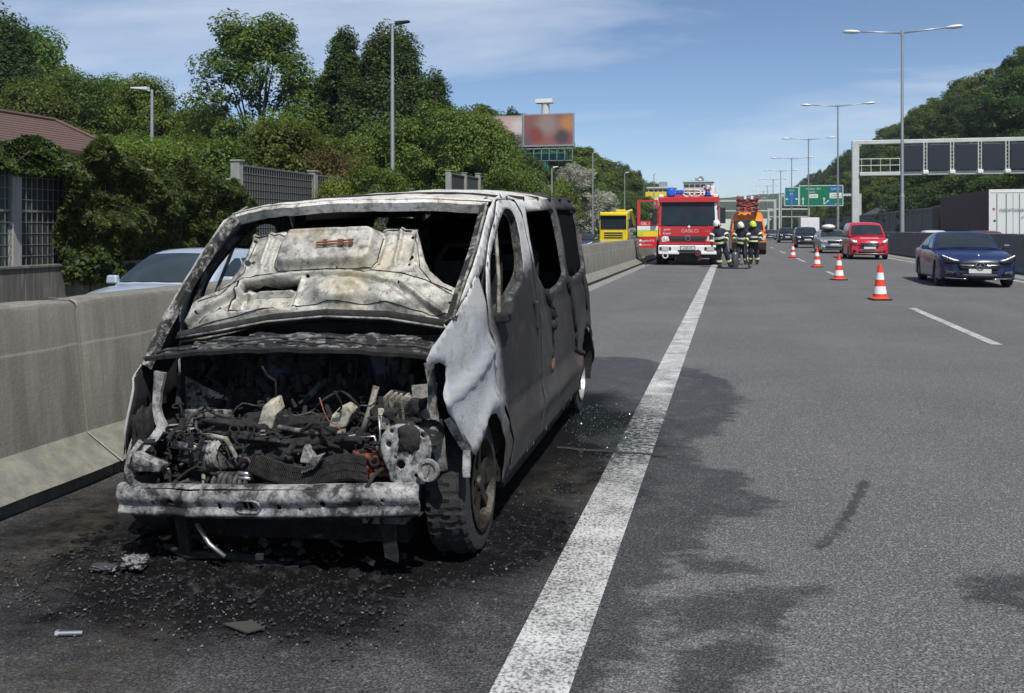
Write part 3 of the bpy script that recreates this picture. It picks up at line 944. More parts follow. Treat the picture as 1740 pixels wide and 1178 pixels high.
P, N = vine_points(np.random.default_rng(5), 2600, 14.9, 16.9, -14.6, lambda y: 3.38 + .1 * math.sin(4 * y), 2.65)
root = empty('climbing_vine', (0, 0, 0), 0, 'small tuft of vine hanging over the top of the noise wall post', 'vine')
me = leaf_mesh('foliage', P, N, 0.14 * (0.55 + 0.9 * rng.random(len(P))), rng, LEAF_VINE, 0.8)
o = bpy.data.objects.new('foliage', me); COL.objects.link(o); o.parent = root
mb = MB(); mb.tube([(-14.4, 15.3, 2.7), (-14.35, 16, 3.2), (-14.4, 16.7, 2.9)], .02, 5); mb.build('stem', BARK, root)
# weeds and dry leaves on the verge
P = np.column_stack([rng.uniform(-14.2, -12.7, 5000), rng.uniform(12, 26, 5000), -0.26 + rng.random(5000) * .07])
N = rng.normal(size=(5000, 3)) * .5 + np.array((0, 0, 1)); N /= np.linalg.norm(N, axis=1)[:, None]
DRY = leafmat('dry_leaf', (0.12, 0.09, 0.04), (0.2, 0.16, 0.08), (0.12, 0.15, 0.04))
me = leaf_mesh('weeds', P, N, .07 * (0.6 + rng.random(5000)), rng, DRY)
o = bpy.data.objects.new('weeds', me); COL.objects.link(o); tag(o, 'dry leaves and weeds along the foot of the low wall', 'weeds', None, 'stuff')

# distant wooded ridge closing the view
def ridge(x, y):
    d = (y - 1500) / 900
    return -1 + 50 * max(0, 1 - d * d) * (0.75 + .25 * math.sin(x * .004 + 1.3) + .12 * math.sin(x * .013)) + 4 * mnoise.noise(Vector((x * .02, y * .02, 0)))
terrain('hills', [-1800 + 40 * i for i in range(95)], [700 + 50 * i for i in range(22)], ridge, UNDER, 'distant wooded ridge closing the valley')

# ------------------------------------------------------------------ lamps
LAMPHEAD = M('lamp_head', (0.66, 0.68, 0.69), 0.4, 0.1, 0.08, 4)
def twin_lamp():
    root = empty('street_lamp', (0, 0, 0))
    H = 13.0
    mb = MB(); mb.cyl((0, 0, 0), (0, 0, 3.4), .13, .12, 10); mb.cyl((0, 0, 3.4), (0, 0, H - .15), .10, .065, 10); mb.cyl((0, 0, 3.3), (0, 0, 3.5), .135, .11, 10)
    mb.cyl((0, 0, H - .25), (0, 0, H + .1), .09, .08, 10)
    mb.build('pole', STEEL, root, angle=40)
    mb = MB(); mb.cyl((0, 0, 0), (0, 0, .5), .2, .17, 10); mb.build('base', STEEL, root, angle=40)
    for s in (-1, 1):
        mb = MB(); mb.tube([(0, 0, H - .05), (s * 1.4, 0, H + .06), (s * 2.6, 0, H + .16)], .05, 6, radii=[.055, .045, .04]); mb.build('arm', STEEL, root, smooth=True)
        secs = []
        for t, w, h in ((2.35, .06, .05), (2.5, .16, .09), (2.8, .20, .12), (3.15, .17, .10), (3.28, .08, .05)):
            c = (s * t, 0, H + .13 + (t - 2.35) * .06)
            secs.append([(c[0], math.cos(a) * w, c[2] + math.sin(a) * h) for a in [2 * math.pi * k / 12 for k in range(12)]])
        mb = MB(); mb.loft(secs, True, True); mb.build('lamp_head', LAMPHEAD, root, smooth=True)
    return root
tl = twin_lamp()
for k in range(14):
    o = tl if k == 0 else copy_tree(tl)
    o.location = (10.45 - .65 + .05, 56.5 + 32.2 * k, 0.1)
    tag(o, {0: 'tallest-looking twin-arm street lamp, rising behind the dark blue saloon in front of the matrix gantry', 1: 'twin-arm street lamp just past the post of the matrix gantry', 2: 'twin-arm street lamp crossing the green direction signs', 3: 'twin-arm street lamp right beside the small teal sign board'}.get(k, 'far grey twin-arm street lamp beyond the green direction signs'), 'street lamp', 'twin-arm lamps along the median')

def single_lamp(loc, H, arm, dark, label, group=None, rz=0):
    root = empty('street_lamp', loc, rz, label, 'street lamp', group)
    mb = MB(); mb.cyl((0, 0, 0), (0, 0, H), .11, .06, 10); mb.build('pole', STEEL, root, angle=40)
    mb = MB(); mb.tube([(0, 0, H - .08), (arm * .4, 0, H), (arm * .55, 0, H + .01)], .04, 6); mb.build('arm', STEEL, root)
    mb = MB()
    mb.prism([(arm * .2, -.13, H - .02), (arm * 1.0, -.13, H + .07), (arm * 1.02, -.13, H + .13), (arm * .2, -.13, H + .12)], (0, .26, 0))
    mb.build('lamp_head', BLACK if dark else LAMPHEAD, root, bevel=.02)
    return root
single_lamp((-13.3, 34.1, -0.3), 10.1, 0.72, True, 'slim grey lamp post with a flat black single head above the poplars')
single_lamp((-24.5, 34.2, -0.4), 8.0, -1.0, False, 'slim grey lamp post with one pale head beyond the brown roof')
single_lamp((-13.0, 66.0, -0.3), 6.4, 0.5, False, 'thin grey lamp post in front of the billboard')
single_lamp((-12.9, 86.0, -0.3), 9.2, 0.6, False, 'thin grey lamp post next to the yellow truck', 'thin lamp posts along the slip road')
single_lamp((-12.9, 113.0, -0.3), 8.9, 0.6, False, 'thin grey lamp post next to the yellow truck', 'thin lamp posts along the slip road')
single_lamp((-12.9, 158.0, -0.3), 11.5, 0.6, False, 'thin far lamp post in front of the yellow hoarding')

# ------------------------------------------------------------------ gantries
GANTRY = M('gantry_paint', (0.52, 0.55, 0.52), 0.5, 0.1, 0.08, 2, dirt=((0.25, .25, .22), .3))
SCREEN = M('matrix_panel', (0.018, 0.020, 0.032), 0.45, 0, 0.15, 2)
def text(body, size, loc, mat, parent, name='lettering', rz=0, align='CENTER', rx=R(90), ext=0.004):
    cu = bpy.data.curves.new(name, 'FONT')
    cu.body = body; cu.size = size; cu.align_x = align; cu.align_y = 'CENTER'; cu.extrude = ext
    cu.materials.append(mat)
    tmp = bpy.data.objects.new(name, cu); COL.objects.link(tmp)
    me = bpy.data.meshes.new_from_object(tmp.evaluated_get(bpy.context.evaluated_depsgraph_get()))
    bpy.data.objects.remove(tmp)
    o = bpy.data.objects.new(name, me); COL.objects.link(o)
    o.location = loc; o.rotation_euler = (rx, 0, rz)
    o.parent = parent
    return o
root = empty('sign_gantry', (10.4, 81, 0), 0, 'pale steel gantry with walkway and dark matrix signs over the opposite carriageway', 'gantry')
mb = MB(); mb.b2((-.28, -.3, 0), (.28, .3, 8.7)); mb.b2((-.5, -.5, 0), (.5, .5, .4)); mb.build('post', GANTRY, root, bevel=.03)
mb = MB(); mb.b2((14.2, -.3, 0), (14.75, .3, 8.7)); mb.build('post', GANTRY, root, bevel=.03)
mb = MB(); mb.b2((-.28, -.25, 8.72), (14.75, .25, 9.05)); mb.build('beam', GANTRY, root, bevel=.03)
mb = MB(); mb.b2((.3, -.45, 6.05), (14.2, .45, 6.35)); mb.build('walkway', GANTRY, root, bevel=.02)
mb = MB()
for k in range(5):
    x = .45 + k * .75
    mb.cyl((x, -.4, 6.35), (x, -.4, 7.45), .03, None, 6)
for z in (6.9, 7.45):
    mb.cyl((.3, -.4, z), (3.5, -.4, z), .03, None, 6)
mb.build('railing', GANTRY, root)
for i, x0 in enumerate((3.6, 5.65, 7.75, 9.8, 11.9)):
    mb = MB(); mb.b2((x0, -.62, 6.42), (x0 + 1.62, -.30, 8.55))
    p = mb.build('matrix_sign', SCREEN, root, bevel=.02)
    mb = MB()
    for k in range(8):
        mb.b2((x0 + .04, -.628, 6.62 + k * .24), (x0 + 1.58, -.622, 6.63 + k * .24))
    mb.build('led_row', BLACK, p)
    mb = MB(); mb.b2((x0 + 1.68, -.5, 6.35), (x0 + 1.76, -.35, 8.72)); mb.b2((x0 + 1.92, -.5, 6.35), (x0 + 1.98, -.35, 8.72))
    for k in range(7):
        mb.b2((x0 + 1.70, -.46, 6.5 + k * .31), (x0 + 1.96, -.40, 6.54 + k * .31))
    mb.build('ladder', GANTRY, root)
    mb = MB(); mb.b2((x0 + 1.62, -.7, 6.1), (x0 + 2.05, -.3, 6.42)); mb.build('bracket', WHITE, root, bevel=.05)

SIGN_GREEN = M('sign_green', (0.0, 0.17, 0.085), 0.4, 0, 0.06, 1)
SIGN_TEAL = M('sign_teal', (0.0, 0.17, 0.15), 0.4, 0, 0.06, 1)
SIGN_BLUE = M('sign_blue', (0.01, 0.14, 0.42), 0.4, 0, 0.06, 1)
SIGN_WHITE = M('sign_white', (0.72, 0.74, 0.72), 0.5, 0, 0.05, 1)
root = empty('direction_gantry', (10.4, 198, 0), 0, 'pale gantry carrying two green direction signs with white arrows', 'gantry')
mb = MB(); mb.b2((-.3, -.3, 0), (.3, .3, 8.45)); mb.build('post', GANTRY, root)
mb = MB(); mb.b2((15.6, -.3, 0), (16.2, .3, 8.45)); mb.build('post', GANTRY, root)
mb = MB(); mb.b2((-.3, -.3, 8.45), (16.2, .3, 8.95)); mb.build('beam', GANTRY, root)
def signboard(x0, x1, z0, z1, mat, y):
    mb = MB(); mb.b2((x0, y - .12, z0), (x1, y, z1)); p = mb.build('sign_board', SIGN_WHITE, root)
    mb = MB(); mb.b2((x0 + .12, y - .13, z0 + .12), (x1 - .12, y - .121, z1 - .12)); mb.build('sign_face', mat, p)
    return p
p1 = signboard(.85, 3.75, 6.45, 10.45, SIGN_TEAL, -.35)
p2 = signboard(3.85, 12.6, 6.4, 10.75, SIGN_GREEN, -.35)
def flat(p, x0, x1, z0, z1, mat, name='sign_field', y=-.49):
    mb = MB(); mb.b2((x0, y - .004, z0), (x1, y, z1)); return mb.build(name, mat, p)
flat(p1, 1.6, 2.9, 7.0, 9.3, SIGN_BLUE)
flat(p2, 9.9, 12.3, 9.5, 10.5, SIGN_BLUE); flat(p2, 9.9, 12.3, 8.0, 9.15, SIGN_WHITE); flat(p2, 5.8, 7.6, 8.1, 8.9, SIGN_WHITE); flat(p2, 9.2, 11.0, 6.55, 7.0, SIGN_BLUE)
text('Sempeter', .62, (6.7, -.50, 10.05), SIGN_WHITE, p2) if False else None
text('Maribor  E57', .55, (6.7, -.50, 10.0), SIGN_WHITE, p2); text('Sentilj', .55, (6.3, -.50, 9.35), SIGN_WHITE, p2)
text('center', .5, (6.7, -.50, 8.5), BLACK, p2); text('Ljubljana', .5, (11.1, -.50, 10.0), SIGN_WHITE, p2)
text('Center', .45, (11.1, -.50, 8.82), BLACK, p2); text('Zadobrova', .45, (11.1, -.50, 8.33), BLACK, p2); text('1200 m', .42, (11.5, -.50, 6.8), SIGN_WHITE, p2)
for x, bend in ((4.6, 0), (8.8, .8)):
    mb = MB(); mb.b2((x - .09, -.50, 6.7), (x + .09, -.492, 7.9)); mb.prism([(x - .3, -.50, 7.8), (x + .3, -.50, 7.8), (x, -.50, 8.25)], (0, .008, 0))
    if bend:
        mb.prism([(x + .05, -.503, 6.9), (x + .2, -.503, 6.85), (x + .8, -.503, 7.4), (x + .7, -.503, 7.5)], (0, .008, 0))
        mb.prism([(x + .55, -.503, 7.55), (x + .85, -.503, 7.2), (x + .98, -.503, 7.65)], (0, .008, 0))
    mb.build('arrow', SIGN_WHITE, p2)
for x, z in ((1.35, 7.9), (3.3, 7.9), (2.25, 9.0)):
    mb = MB(); mb.b2((x - .25, -.50, z - .12), (x + .25, -.488, z + .12)); mb.build('arrow', SIGN_WHITE, p1)
text('Izvoz', .5, (2.3, -.50, 9.75), SIGN_WHITE, p1)
def portal(x0, x1, y, h, label, sub=True):
    root = empty('portal_gantry', (x0, y, 0), 0, label, 'gantry')
    L = x1 - x0
    for x in (0, L):
        mb = MB(); mb.b2((x - .25, -.25, 0), (x + .25, .25, h - .4)); mb.build('post', GANTRY, root)
    mb = MB(); mb.b2((-.25, -.25, h - .4), (L + .25, .25, h)); mb.build('beam', GANTRY, root)
    if sub:
        mb = MB(); mb.b2((.25, -.2, h - 2.6), (L - .25, .2, h - 2.3)); mb.build('walkway', GANTRY, root)
portal(-4.7, 9.75, 206, 8.1, 'far pale portal gantry spanning the lanes behind the orange van')
portal(11.2, 22.6, 276, 7.7, 'far pale portal gantry beyond the green signs')

# ------------------------------------------------------------------ billboard
def blotch(name, base, spots):
    """printed poster: a few soft colour fields"""
    m, n, l, b = nt(name)
    v = obco(n, l)
    c = mixcol(n, l, noi(n, l, .5, 2, .5, v), base, tuple(x * 1.25 for x in base))
    for (x, z, rad, col) in spots:
        d = n.new('ShaderNodeVectorMath'); d.operation = 'DISTANCE'
        mp = n.new('ShaderNodeMapping'); mp.inputs['Scale'].default_value = (1, 0, 1); l.new(v, mp.inputs[0])
        l.new(mp.outputs[0], d.inputs[0]); d.inputs[1].default_value = (x, 0, z)
        f = mth(n, l, 'MULTIPLY_ADD', d.outputs['Value'], -1.0 / rad, 1.0, True)
        c = mixcol(n, l, ramp(n, l, f, [(0.0, 0), (0.6, 1)]), c, col)
    l.new(c, b.inputs['Base Color']); b.inputs['Roughness'].default_value = 0.5
    return m
POSTER_R = blotch('poster_red', (0.20, 0.085, 0.075), [(5.7, 2.6, 1.5, (0.42, 0.20, 0.08)), (4.9, .9, 1.3, (0.075, 0.05, 0.06)), (3.0, 2.6, 1.9, (0.28, 0.20, 0.18)), (1.4, 1.2, 1.4, (0.22, .05, .045)), (.4, .5, .9, (.13, .09, .10))])
POSTER_L = blotch('poster_pale', (0.40, 0.24, 0.22), [(-2.0, 2.4, 1.6, (0.52, 0.36, 0.34)), (-.6, 2.4, 1.4, (0.55, 0.50, 0.47)), (-.4, .6, 1.0, (0.12, .08, .12))])
TEAL = M('teal_steel', (0.02, 0.16, 0.14), 0.45, 0.1, 0.1, 2)
root = empty('billboard', (-25.2, 110, 0), 0, 'large two-panel red and pale billboard on a teal column', 'billboard')
FX = 2.5
mb = MB(); mb.b2((-0.1, -.25, 11.9), (6.4, .1, 16.0)); p = mb.build('poster_panel', STEEL, root)
mb = MB(); mb.b2((0.05, -.27, 12.1), (6.25, -.255, 15.85)); o = mb.build('poster', POSTER_R, p)
for vv in o.data.vertices: vv.co.z -= 12.1
o.location.z = 12.1
mb = MB(); mb.b2((-4.6, -.05, 11.9), (-.2, .3, 15.9)); p = mb.build('poster_panel', STEEL, root)
mb = MB(); mb.b2((-4.5, -.075, 12.1), (-.3, -.055, 15.75)); o = mb.build('poster', POSTER_L, p)
for vv in o.data.vertices: vv.co.z -= 12.1
o.location.z = 12.1
mb = MB(); mb.b2((-4.6, -.9, 11.5), (6.4, -.2, 11.62)); mb.b2((-4.6, -.9, 10.0), (6.4, -.85, 10.08))
for k in range(12): mb.b2((-4.5 + k * .98, -.9, 10.0), (-4.42 + k * .98, -.84, 11.6))
mb.build('catwalk', STEEL, root)
mb = MB(); mb.cyl((2.6, .5, -.4), (2.6, .5, 10.2), .62, .55, 16); mb.b2((-1.2, .15, 10.2), (5.4, .9, 11.2)); mb.build('column', TEAL, root, angle=40)
mb = MB(); mb.cyl((2.6, .6, 15.9), (2.6, .6, 17.4), .55, .5, 10); mb.build('mast', GANTRY, root, angle=40)
mb = MB(); mb.b2((1.4, 0, 17.4), (3.6, 1.2, 17.9)); mb.build('mast_box', WHITE, root, bevel=.03)

# ------------------------------------------------------------------ low house with brown hipped roof
ROOF = M('roof_shingle', (0.105, 0.062, 0.05), 0.85, 0, 0.3, 3, bmp=.6, bscale=14)
PLASTER = M('plaster', (0.42, 0.36, 0.3), 0.85, 0, 0.12, 2, bmp=.3)
DARKWOOD = M('dark_wood', (0.05, 0.035, 0.028), 0.7, 0, .3, 6)
root = empty('hip_roof_house', (-26.2, 22.0, -0.4), 0, 'low house with a brown hipped roof behind the noise wall', 'house')
mb = MB(); mb.b2((-3.2, -11, 0), (1.7, 9.0, 4.75)); mb.build('wall', PLASTER, root)
e0, e1, f0, f1, ze_, zr_ = -4.4, 2.4, -13.0, 10.0, 4.85, 6.25
RX, RA, RB = -.2, f0 + 2.2, 8.6
mb = MB()
mb.add([(e0, f0, ze_), (e1, f0, ze_), (e1, f1, ze_), (e0, f1, ze_), (RX, RA, zr_), (RX, RB, zr_), (e0, f0, ze_ - .2), (e1, f0, ze_ - .2), (e1, f1, ze_ - .2), (e0, f1, ze_ - .2)],
       [(0, 1, 4), (1, 2, 5, 4), (2, 3, 5), (3, 0, 4, 5), (6, 7, 1, 0), (7, 8, 2, 1), (8, 9, 3, 2), (9, 6, 0, 3), (9, 8, 7, 6)])
rf = mb.build('roof', ROOF, root)
for k in range(12):       # shingle courses, proud of the slope facing the road
    t0, t1 = k / 12, (k + 1) / 12
    pt = lambda t, up: [(e1 + (RX - e1) * t, f0 + (RA - f0) * t, ze_ + (zr_ - ze_) * t + up), (e1 + (RX - e1) * t, f1 + (RB - f1) * t, ze_ + (zr_ - ze_) * t + up)]
    p0, p1, p2 = pt(t0, .035), pt(t1, .012), pt(t0, .003)
    mb = MB(); mb.add([p0[0], p0[1], p1[1], p1[0], p2[0], p2[1]], [(0, 1, 2, 3), (4, 5, 1, 0)])
    mb.build('shingle_course', ROOF, rf)
mb = MB(); mb.tube([(e1, f1, ze_ + .06), (RX, RB, zr_ + .06)], .09, 6); mb.tube([(RX, RB, zr_ + .06), (RX, RA, zr_ + .06)], .09, 6); mb.build('ridge_cap', ROOF, rf)
mb = MB(); mb.b2((e1 - .05, f0, ze_ - .36), (e1 + .08, f1, ze_ - .1)); mb.build('gutter', DARKWOOD, root)
for y in (-6, -2, 2):
    mb = MB(); mb.b2((1.7, y, 1.2), (1.76, y + 1.4, 2.8)); w = mb.build('window', GLASS, root)
    mb = MB(); mb.b2((1.7, y - .1, 1.1), (1.74, y + 1.5, 2.9)); mb.build('frame', DARKWOOD, w)

# ------------------------------------------------------------------ far buildings
FAC = M('facade_white', (0.55, 0.55, 0.54), 0.8, 0, .06, .3)
YEL = M('hoarding_yellow', (0.72, 0.60, 0.05), 0.5, 0, .05, .3)
def block(x, y, w, d, h, floors, label, extra=None):
    root = empty('office_block', (x, y, 0), 0, label, 'building')
    mb = MB(); mb.b2((-w / 2, 0, -.4), (w / 2, d, h)); mb.build('wall', FAC, root)
    fh = h / floors
    for k in range(1, floors):
        for j in range(5):
            x0 = -w / 2 + .35 + j * (w - .7) / 5
            mb = MB(); mb.b2((x0, -.05, k * fh + .9), (x0 + (w - .7) / 5 - .25, .02, k * fh + 2.3)); mb.build('window', GLASS, root)
            mb = MB(); mb.b2((-w / 2 - .05, .6 + j * (d - 1) / 5, k * fh + .9), (-w / 2 + .02, .6 + (j + .85) * (d - 1) / 5, k * fh + 2.3)); mb.build('window', GLASS, root)
            mb = MB(); mb.b2((w / 2 - .02, .6 + j * (d - 1) / 5, k * fh + .9), (w / 2 + .05, .6 + (j + .85) * (d - 1) / 5, k * fh + 2.3)); mb.build('window', GLASS, root)
    mb = MB(); mb.b2((-w / 2 - .4, -.4, h), (w / 2 + .4, d + .4, h + .4)); mb.build('roof', FAC, root)
    mb = MB(); mb.b2((-w * .1, d * .3, h + .4), (w * .2, d * .6, h + 2.0)); mb.build('roof_plant', STEEL, root)
    return root
b1 = block(-19.4, 262, 7.4, 9, 13.4, 5, 'white office block with a yellow hoarding on its front')
mb = MB(); mb.b2((-4.4, -.5, 9.6), (1.7, -.2, 12.4)); hb = mb.build('hoarding', YEL, b1)
mb = MB(); mb.b2((-2.2, -.56, 8.2), (1.6, -.51, 10.6)); mb.build('hoarding_panel', WHITE, b1)
mb = MB(); mb.cyl((-4.9, 0, -.4), (-4.9, 0, 15.2), .12, .08, 8); mb.build('mast', STEEL, b1)
b2_ = block(-13.6, 400, 12.6, 12, 22.2, 7, 'white banded office block with roof antennas')
mb = MB()
for k in range(7): mb.cyl((-4 + k * 1.3, 3, 22.5), (-4 + k * 1.3, 3, 23.3 + (k % 3) * .7), .12, .05, 6)
mb.build('antenna', STEEL, b2_)
mb = MB(); mb.lathe([(0.1, 0), (.7, .25), (1.0, .6)], (1.2, 2, 23.8), (0, -1, .3), 14); mb.build('dish', STEEL, b2_)
# low dark hall behind the far noise wall
DARKROOF = M('dark_roof', (0.05, 0.06, 0.065), 0.7, 0, .2, 1)
root = empty('dark_hall', (29, 150, 0), 0, 'low dark gable-roofed hall behind the far noise wall', 'building')
mb = MB(); mb.b2((-3, 0, -.4), (5, 40, 4.2)); mb.build('wall', FARWALL, root)
mb = MB(); mb.prism([(-3.6, -.6, 4.2), (5.6, -.6, 4.2), (1, -.6, 6.6)], (0, 41.5, 0)); mb.build('roof', DARKROOF, root)
mb = MB(); mb.b2((-2, -.06, 1), (3.8, .02, 3.4)); mb.build('window', GLASS, root)

# ------------------------------------------------------------------ passenger cars
def sm_interp(y, keys):
    ys_ = [k[0] for k in keys]; vs_ = [k[1] for k in keys]
    if y <= ys_[0]: return vs_[0]
    if y >= ys_[-1]: return vs_[-1]
    for i in range(len(ys_) - 1):
        if ys_[i] <= y <= ys_[i + 1]:
            t = (y - ys_[i]) / (ys_[i + 1] - ys_[i])
            m0 = (vs_[i + 1] - vs_[max(i - 1, 0)]) / (ys_[i + 1] - ys_[max(i - 1, 0)])
            m1 = (vs_[min(i + 2, len(vs_) - 1)] - vs_[i]) / (ys_[min(i + 2, len(ys_) - 1)] - ys_[i])
            d = ys_[i + 1] - ys_[i]
            return (2 * t**3 - 3 * t**2 + 1) * vs_[i] + (t**3 - 2 * t**2 + t) * d * m0 + (-2 * t**3 + 3 * t**2) * vs_[i + 1] + (t**3 - t**2) * d * m1

def wheel(parent, x, y, r, side, w=0.2, spokes=5, rimmat=None, tyremat=None):
    """wheel part with tyre and rim sub-parts"""
    s = side
    mb = MB(); mb.cyl((x - s * w * .3, y, r), (x - s * w * .7, y, r), r * .28, None, 12)
    wp = mb.build('wheel', BLACK, parent)
    mb = MB()
    mb.lathe([(r * .64, -w / 2), (r * .9, -w / 2), (r * .98, -w * .38), (r, -w * .2), (r, w * .2), (r * .98, w * .38), (r * .9, w / 2), (r * .64, w / 2), (r * .62, 0), (r * .64, -w / 2)], (x - s * w / 2, y, r), (1, 0, 0), 28)
    mb.build('tyre', tyremat or RUBBER, wp, angle=40)
    mb = MB()
    mb.lathe([(r * .64, 0), (r * .66, .012), (r * .60, .012), (r * .56, -.05), (r * .1, -.07)], (x, y, r), (s, 0, 0), 28, 1)
    for k in range(spokes):
        a = 2 * math.pi * k / spokes
        d = Vector((0, math.cos(a), math.sin(a))); t = Vector((0, -math.sin(a), math.cos(a)))
        c = Vector((x, y, r))
        q = [c + d * r * .08 + t * r * .10, c + d * r * .62 + t * r * .075, c + d * r * .62 - t * r * .075, c + d * r * .08 - t * r * .10]
        mb.prism([p + Vector((s * (-.012), 0, 0)) for p in q], (s * -.03, 0, 0), 0)
    mb.cyl((x - s * .05, y, r), (x + s * .004, y, r), r * .13, r * .11, 12, True, 0)
    mb.build('rim', [rimmat or ALLOY, BLACK], wp, angle=40)
    return wp

def build_car(name, loc, rz, P, label, cat, bodymat, group=None):
    L, W, H = P['L'], P['W'], P['H']
    hw = W / 2
    rw = P.get('rw', 0.32)
    ax1, ax2 = P['axles']
    nb = P.get('nose', 0.20)          # plan curvature of the nose
    tb = P.get('tail', 0.12)
    root = empty(name, loc, rz, label, cat, group)
    Y0 = -L / 2
    wsb, wst, rgt, rgb = P['ws'][0], P['ws'][1], P['rg'][0], P['rg'][1]
    top, belt = P['top'], P['belt']
    zb0 = P.get('zb', 0.2)
    def halfw(y):
        k = 1.0
        if y < 0.5: k -= 0.06 * ((0.5 - y) / 0.5) ** 2
        if y > L - 0.5: k -= 0.06 * ((y - L + 0.5) / 0.5) ** 2
        return hw * k
    def yb(x, y):
        d = abs(x) / hw
        f = max(0, 1 - y / (wsb * 0.95)); g = max(0, 1 - (L - y) / 0.8)
        return Y0 + y + nb * d ** 2.4 * f - tb * d ** 2.4 * g
    ystn = [0, .02, .05, .10, .16] + [0.16 + 0.07 * i for i in range(1, int((L - 0.34) / 0.07))] + [L - .14, L - .08, L - .04, L - .015, L]
    secs = []
    for y in ystn:
        w = halfw(y); zc = sm_interp(y, top); zs = min(sm_interp(y, belt), 9)
        zb = zb0 + (0.10 * (1 - y / .12) if y < .12 else 0) + (0.14 * (1 - (L - y) / .2) if y > L - .2 else 0)
        za = zb
        for a in (ax1, ax2):
            d = abs(y - a)
            ar = rw + 0.055
            if d < ar: za = max(za, rw + math.sqrt(ar * ar - d * d) * 1.0)
        zs = max(zs, za + .12)
        zm = max(0.52, za + 0.05); zm = min(zm, zs - .06)
        inn = w - 0.24
        fr = 1.0
        e = 0.0
        if y < .10: e = (1 - y / .10) ** 2 * .05
        if y > L - .08: e = (1 - (L - y) / .08) ** 2 * .05
        half = [(0, zb), (inn, zb), (inn, za), (w - .015 - e, za), (w - e, za + .03), (w - e, zm), (w * .992 - e, zm + (zs - zm) * .45), (w * .978 - e, zs - .035), (w * .95 - e, zs - e * .6), (w * .82 - e, zs + (zc - zs) * .45 - e), (w * .5, zs + (zc - zs) * .9 - e), (0, zc - e)]
        ring = [(x, yb(x, y), z) for x, z in half] + [(-x, yb(x, y), z) for x, z in half[::-1][1:-1]]
        secs.append(ring)
    mb = MB(); mb.loft(secs, True, True)
    # greenhouse
    wb, wr = hw * P.get('wb', .93), hw * P.get('wr', .70)
    def roofz(y):
        return sm_interp(y, P['roof'])
    def sidex(z, y):
        zs = sm_interp(y, belt)
        t = max(0, min(1, (z - zs) / (H - zs)))
        return wb + (wr - wb) * t ** 1.25
    gst = sorted(set([wsb + (wst - wsb) * k / 8 for k in range(9)] + [wst + (rgt - wst) * k / 10 for k in range(11)] + [rgt + (rgb - rgt) * k / 8 for k in range(9)]))
    cr = P.get('crown', 0.03)
    wsbow = P.get('bow', .22)
    def bow(x, y):
        f = max(0, min(1, 1 - (y - wsb) / (wst - wsb + .3)))
        g = max(0, min(1, 1 - (rgb - y) / (rgb - rgt + .3)))
        return wsbow * (abs(x) / wb) ** 2 * f - .10 * (abs(x) / wb) ** 2 * g
    gs = []
    for y in gst:
        h = roofz(y); zs = sm_interp(y, belt) - .04
        xt = sidex(h, y)
        half = [(wb, zs), (sidex(zs + (h - zs) * .4, y), zs + (h - zs) * .4), (sidex(h - .05, y) if h - .05 > zs else xt, max(zs, h - .05)), (xt * .97, h - .012), (xt * .85, h + cr * .3), (xt * .45, h + cr * .85), (0, h + cr)]
        gs.append([(x, Y0 + y + bow(x, y), z) for x, z in half] + [(-x, Y0 + y + bow(x, y), z) for x, z in half[::-1][1:]])
    mb.loft(gs, False, True)
    mb.build('body', bodymat, root, angle=38)
    # glass
    gm = P.get('glass', GLASS)
    def glassgrid(nm, ya, yb_, ins, off):
        g = MB(); ss = []
        for k in range(9):
            y = ya + (yb_ - ya) * k / 8
            h = roofz(y); xt = sidex(h, y) * ins
            row = []
            for j in range(13):
                x = -xt + 2 * xt * j / 12
                u = abs(x) / sidex(h, y)
                z = h + cr * (1 - u * u) + (-.004)
                row.append((x, Y0 + y + bow(x, y) + off[0], z + off[1]))
            ss.append(row)
        g.loft(ss)
        return g.build(nm, gm, root, smooth=True)
    glassgrid('windshield', wsb + .05 * (wst - wsb), wst - .07 * (wst - wsb), .90, (-.010, .012))
    if rgb - rgt > .15: glassgrid('rear_window', rgt + .1, rgb - .08, .88, (.01, .012))
    # side windows
    zt = H - P.get('wtop', .13)
    def wsline(z):      # y of the windshield line at height z
        for k in range(41):
            y = wsb + (wst - wsb) * k / 40
            if roofz(y) >= z: return y
        return wst
    def rgline(z):
        for k in range(41):
            y = rgb - (rgb - rgt) * k / 40
            if roofz(y) >= z: return y
        return rgt
    wins = P.get('wins', [])
    for (ya, yb2) in wins:
        for s in (-1, 1):
            zs0 = sm_interp((ya + yb2) / 2, belt) + .025
            rows = []
            for k in range(6):
                z = zs0 + (zt - zs0) * k / 5
                a = max(ya, wsline(z + .06) + bow(wb, wsb) * .7 + .07); b = min(yb2, rgline(z + .06) - .12)
                if b < a + .02: b = a + .02
                rows.append([(s * (sidex(z, (a + b) / 2) + .006), Y0 + a + (b - a) * j / 4, z) for j in range(5)])
            g = MB(); g.loft(rows); g.build('side_window', gm, root, smooth=True)
    # wheels
    for s in (-1, 1):
        for a in (ax1, ax2):
            wheel(root, s * (hw - .01), Y0 + a, rw, s, P.get('tw', .21), P.get('spokes', 5), P.get('rim'))
    # nose patches: outline in (x, z), laid on the curved nose
    def nose(nm, poly, mat, out=.012, thick=.03, mirror=False, parent=None, step=.06):
        res = []
        for s in ((1, -1) if mirror else (1,)):
            res.append(panel(nm, [(s * x, z) for x, z in poly], [], lambda x, z: (x, yb(x, P.get('fz', lambda z: 0)(z)) - out, z), step, mat, parent or root, thick, 0.0))
        return res
    P['detail'](root, nose, yb, Y0) if P.get('detail') else None
    # mirrors
    my = P.get('mirror', wsb + .42)
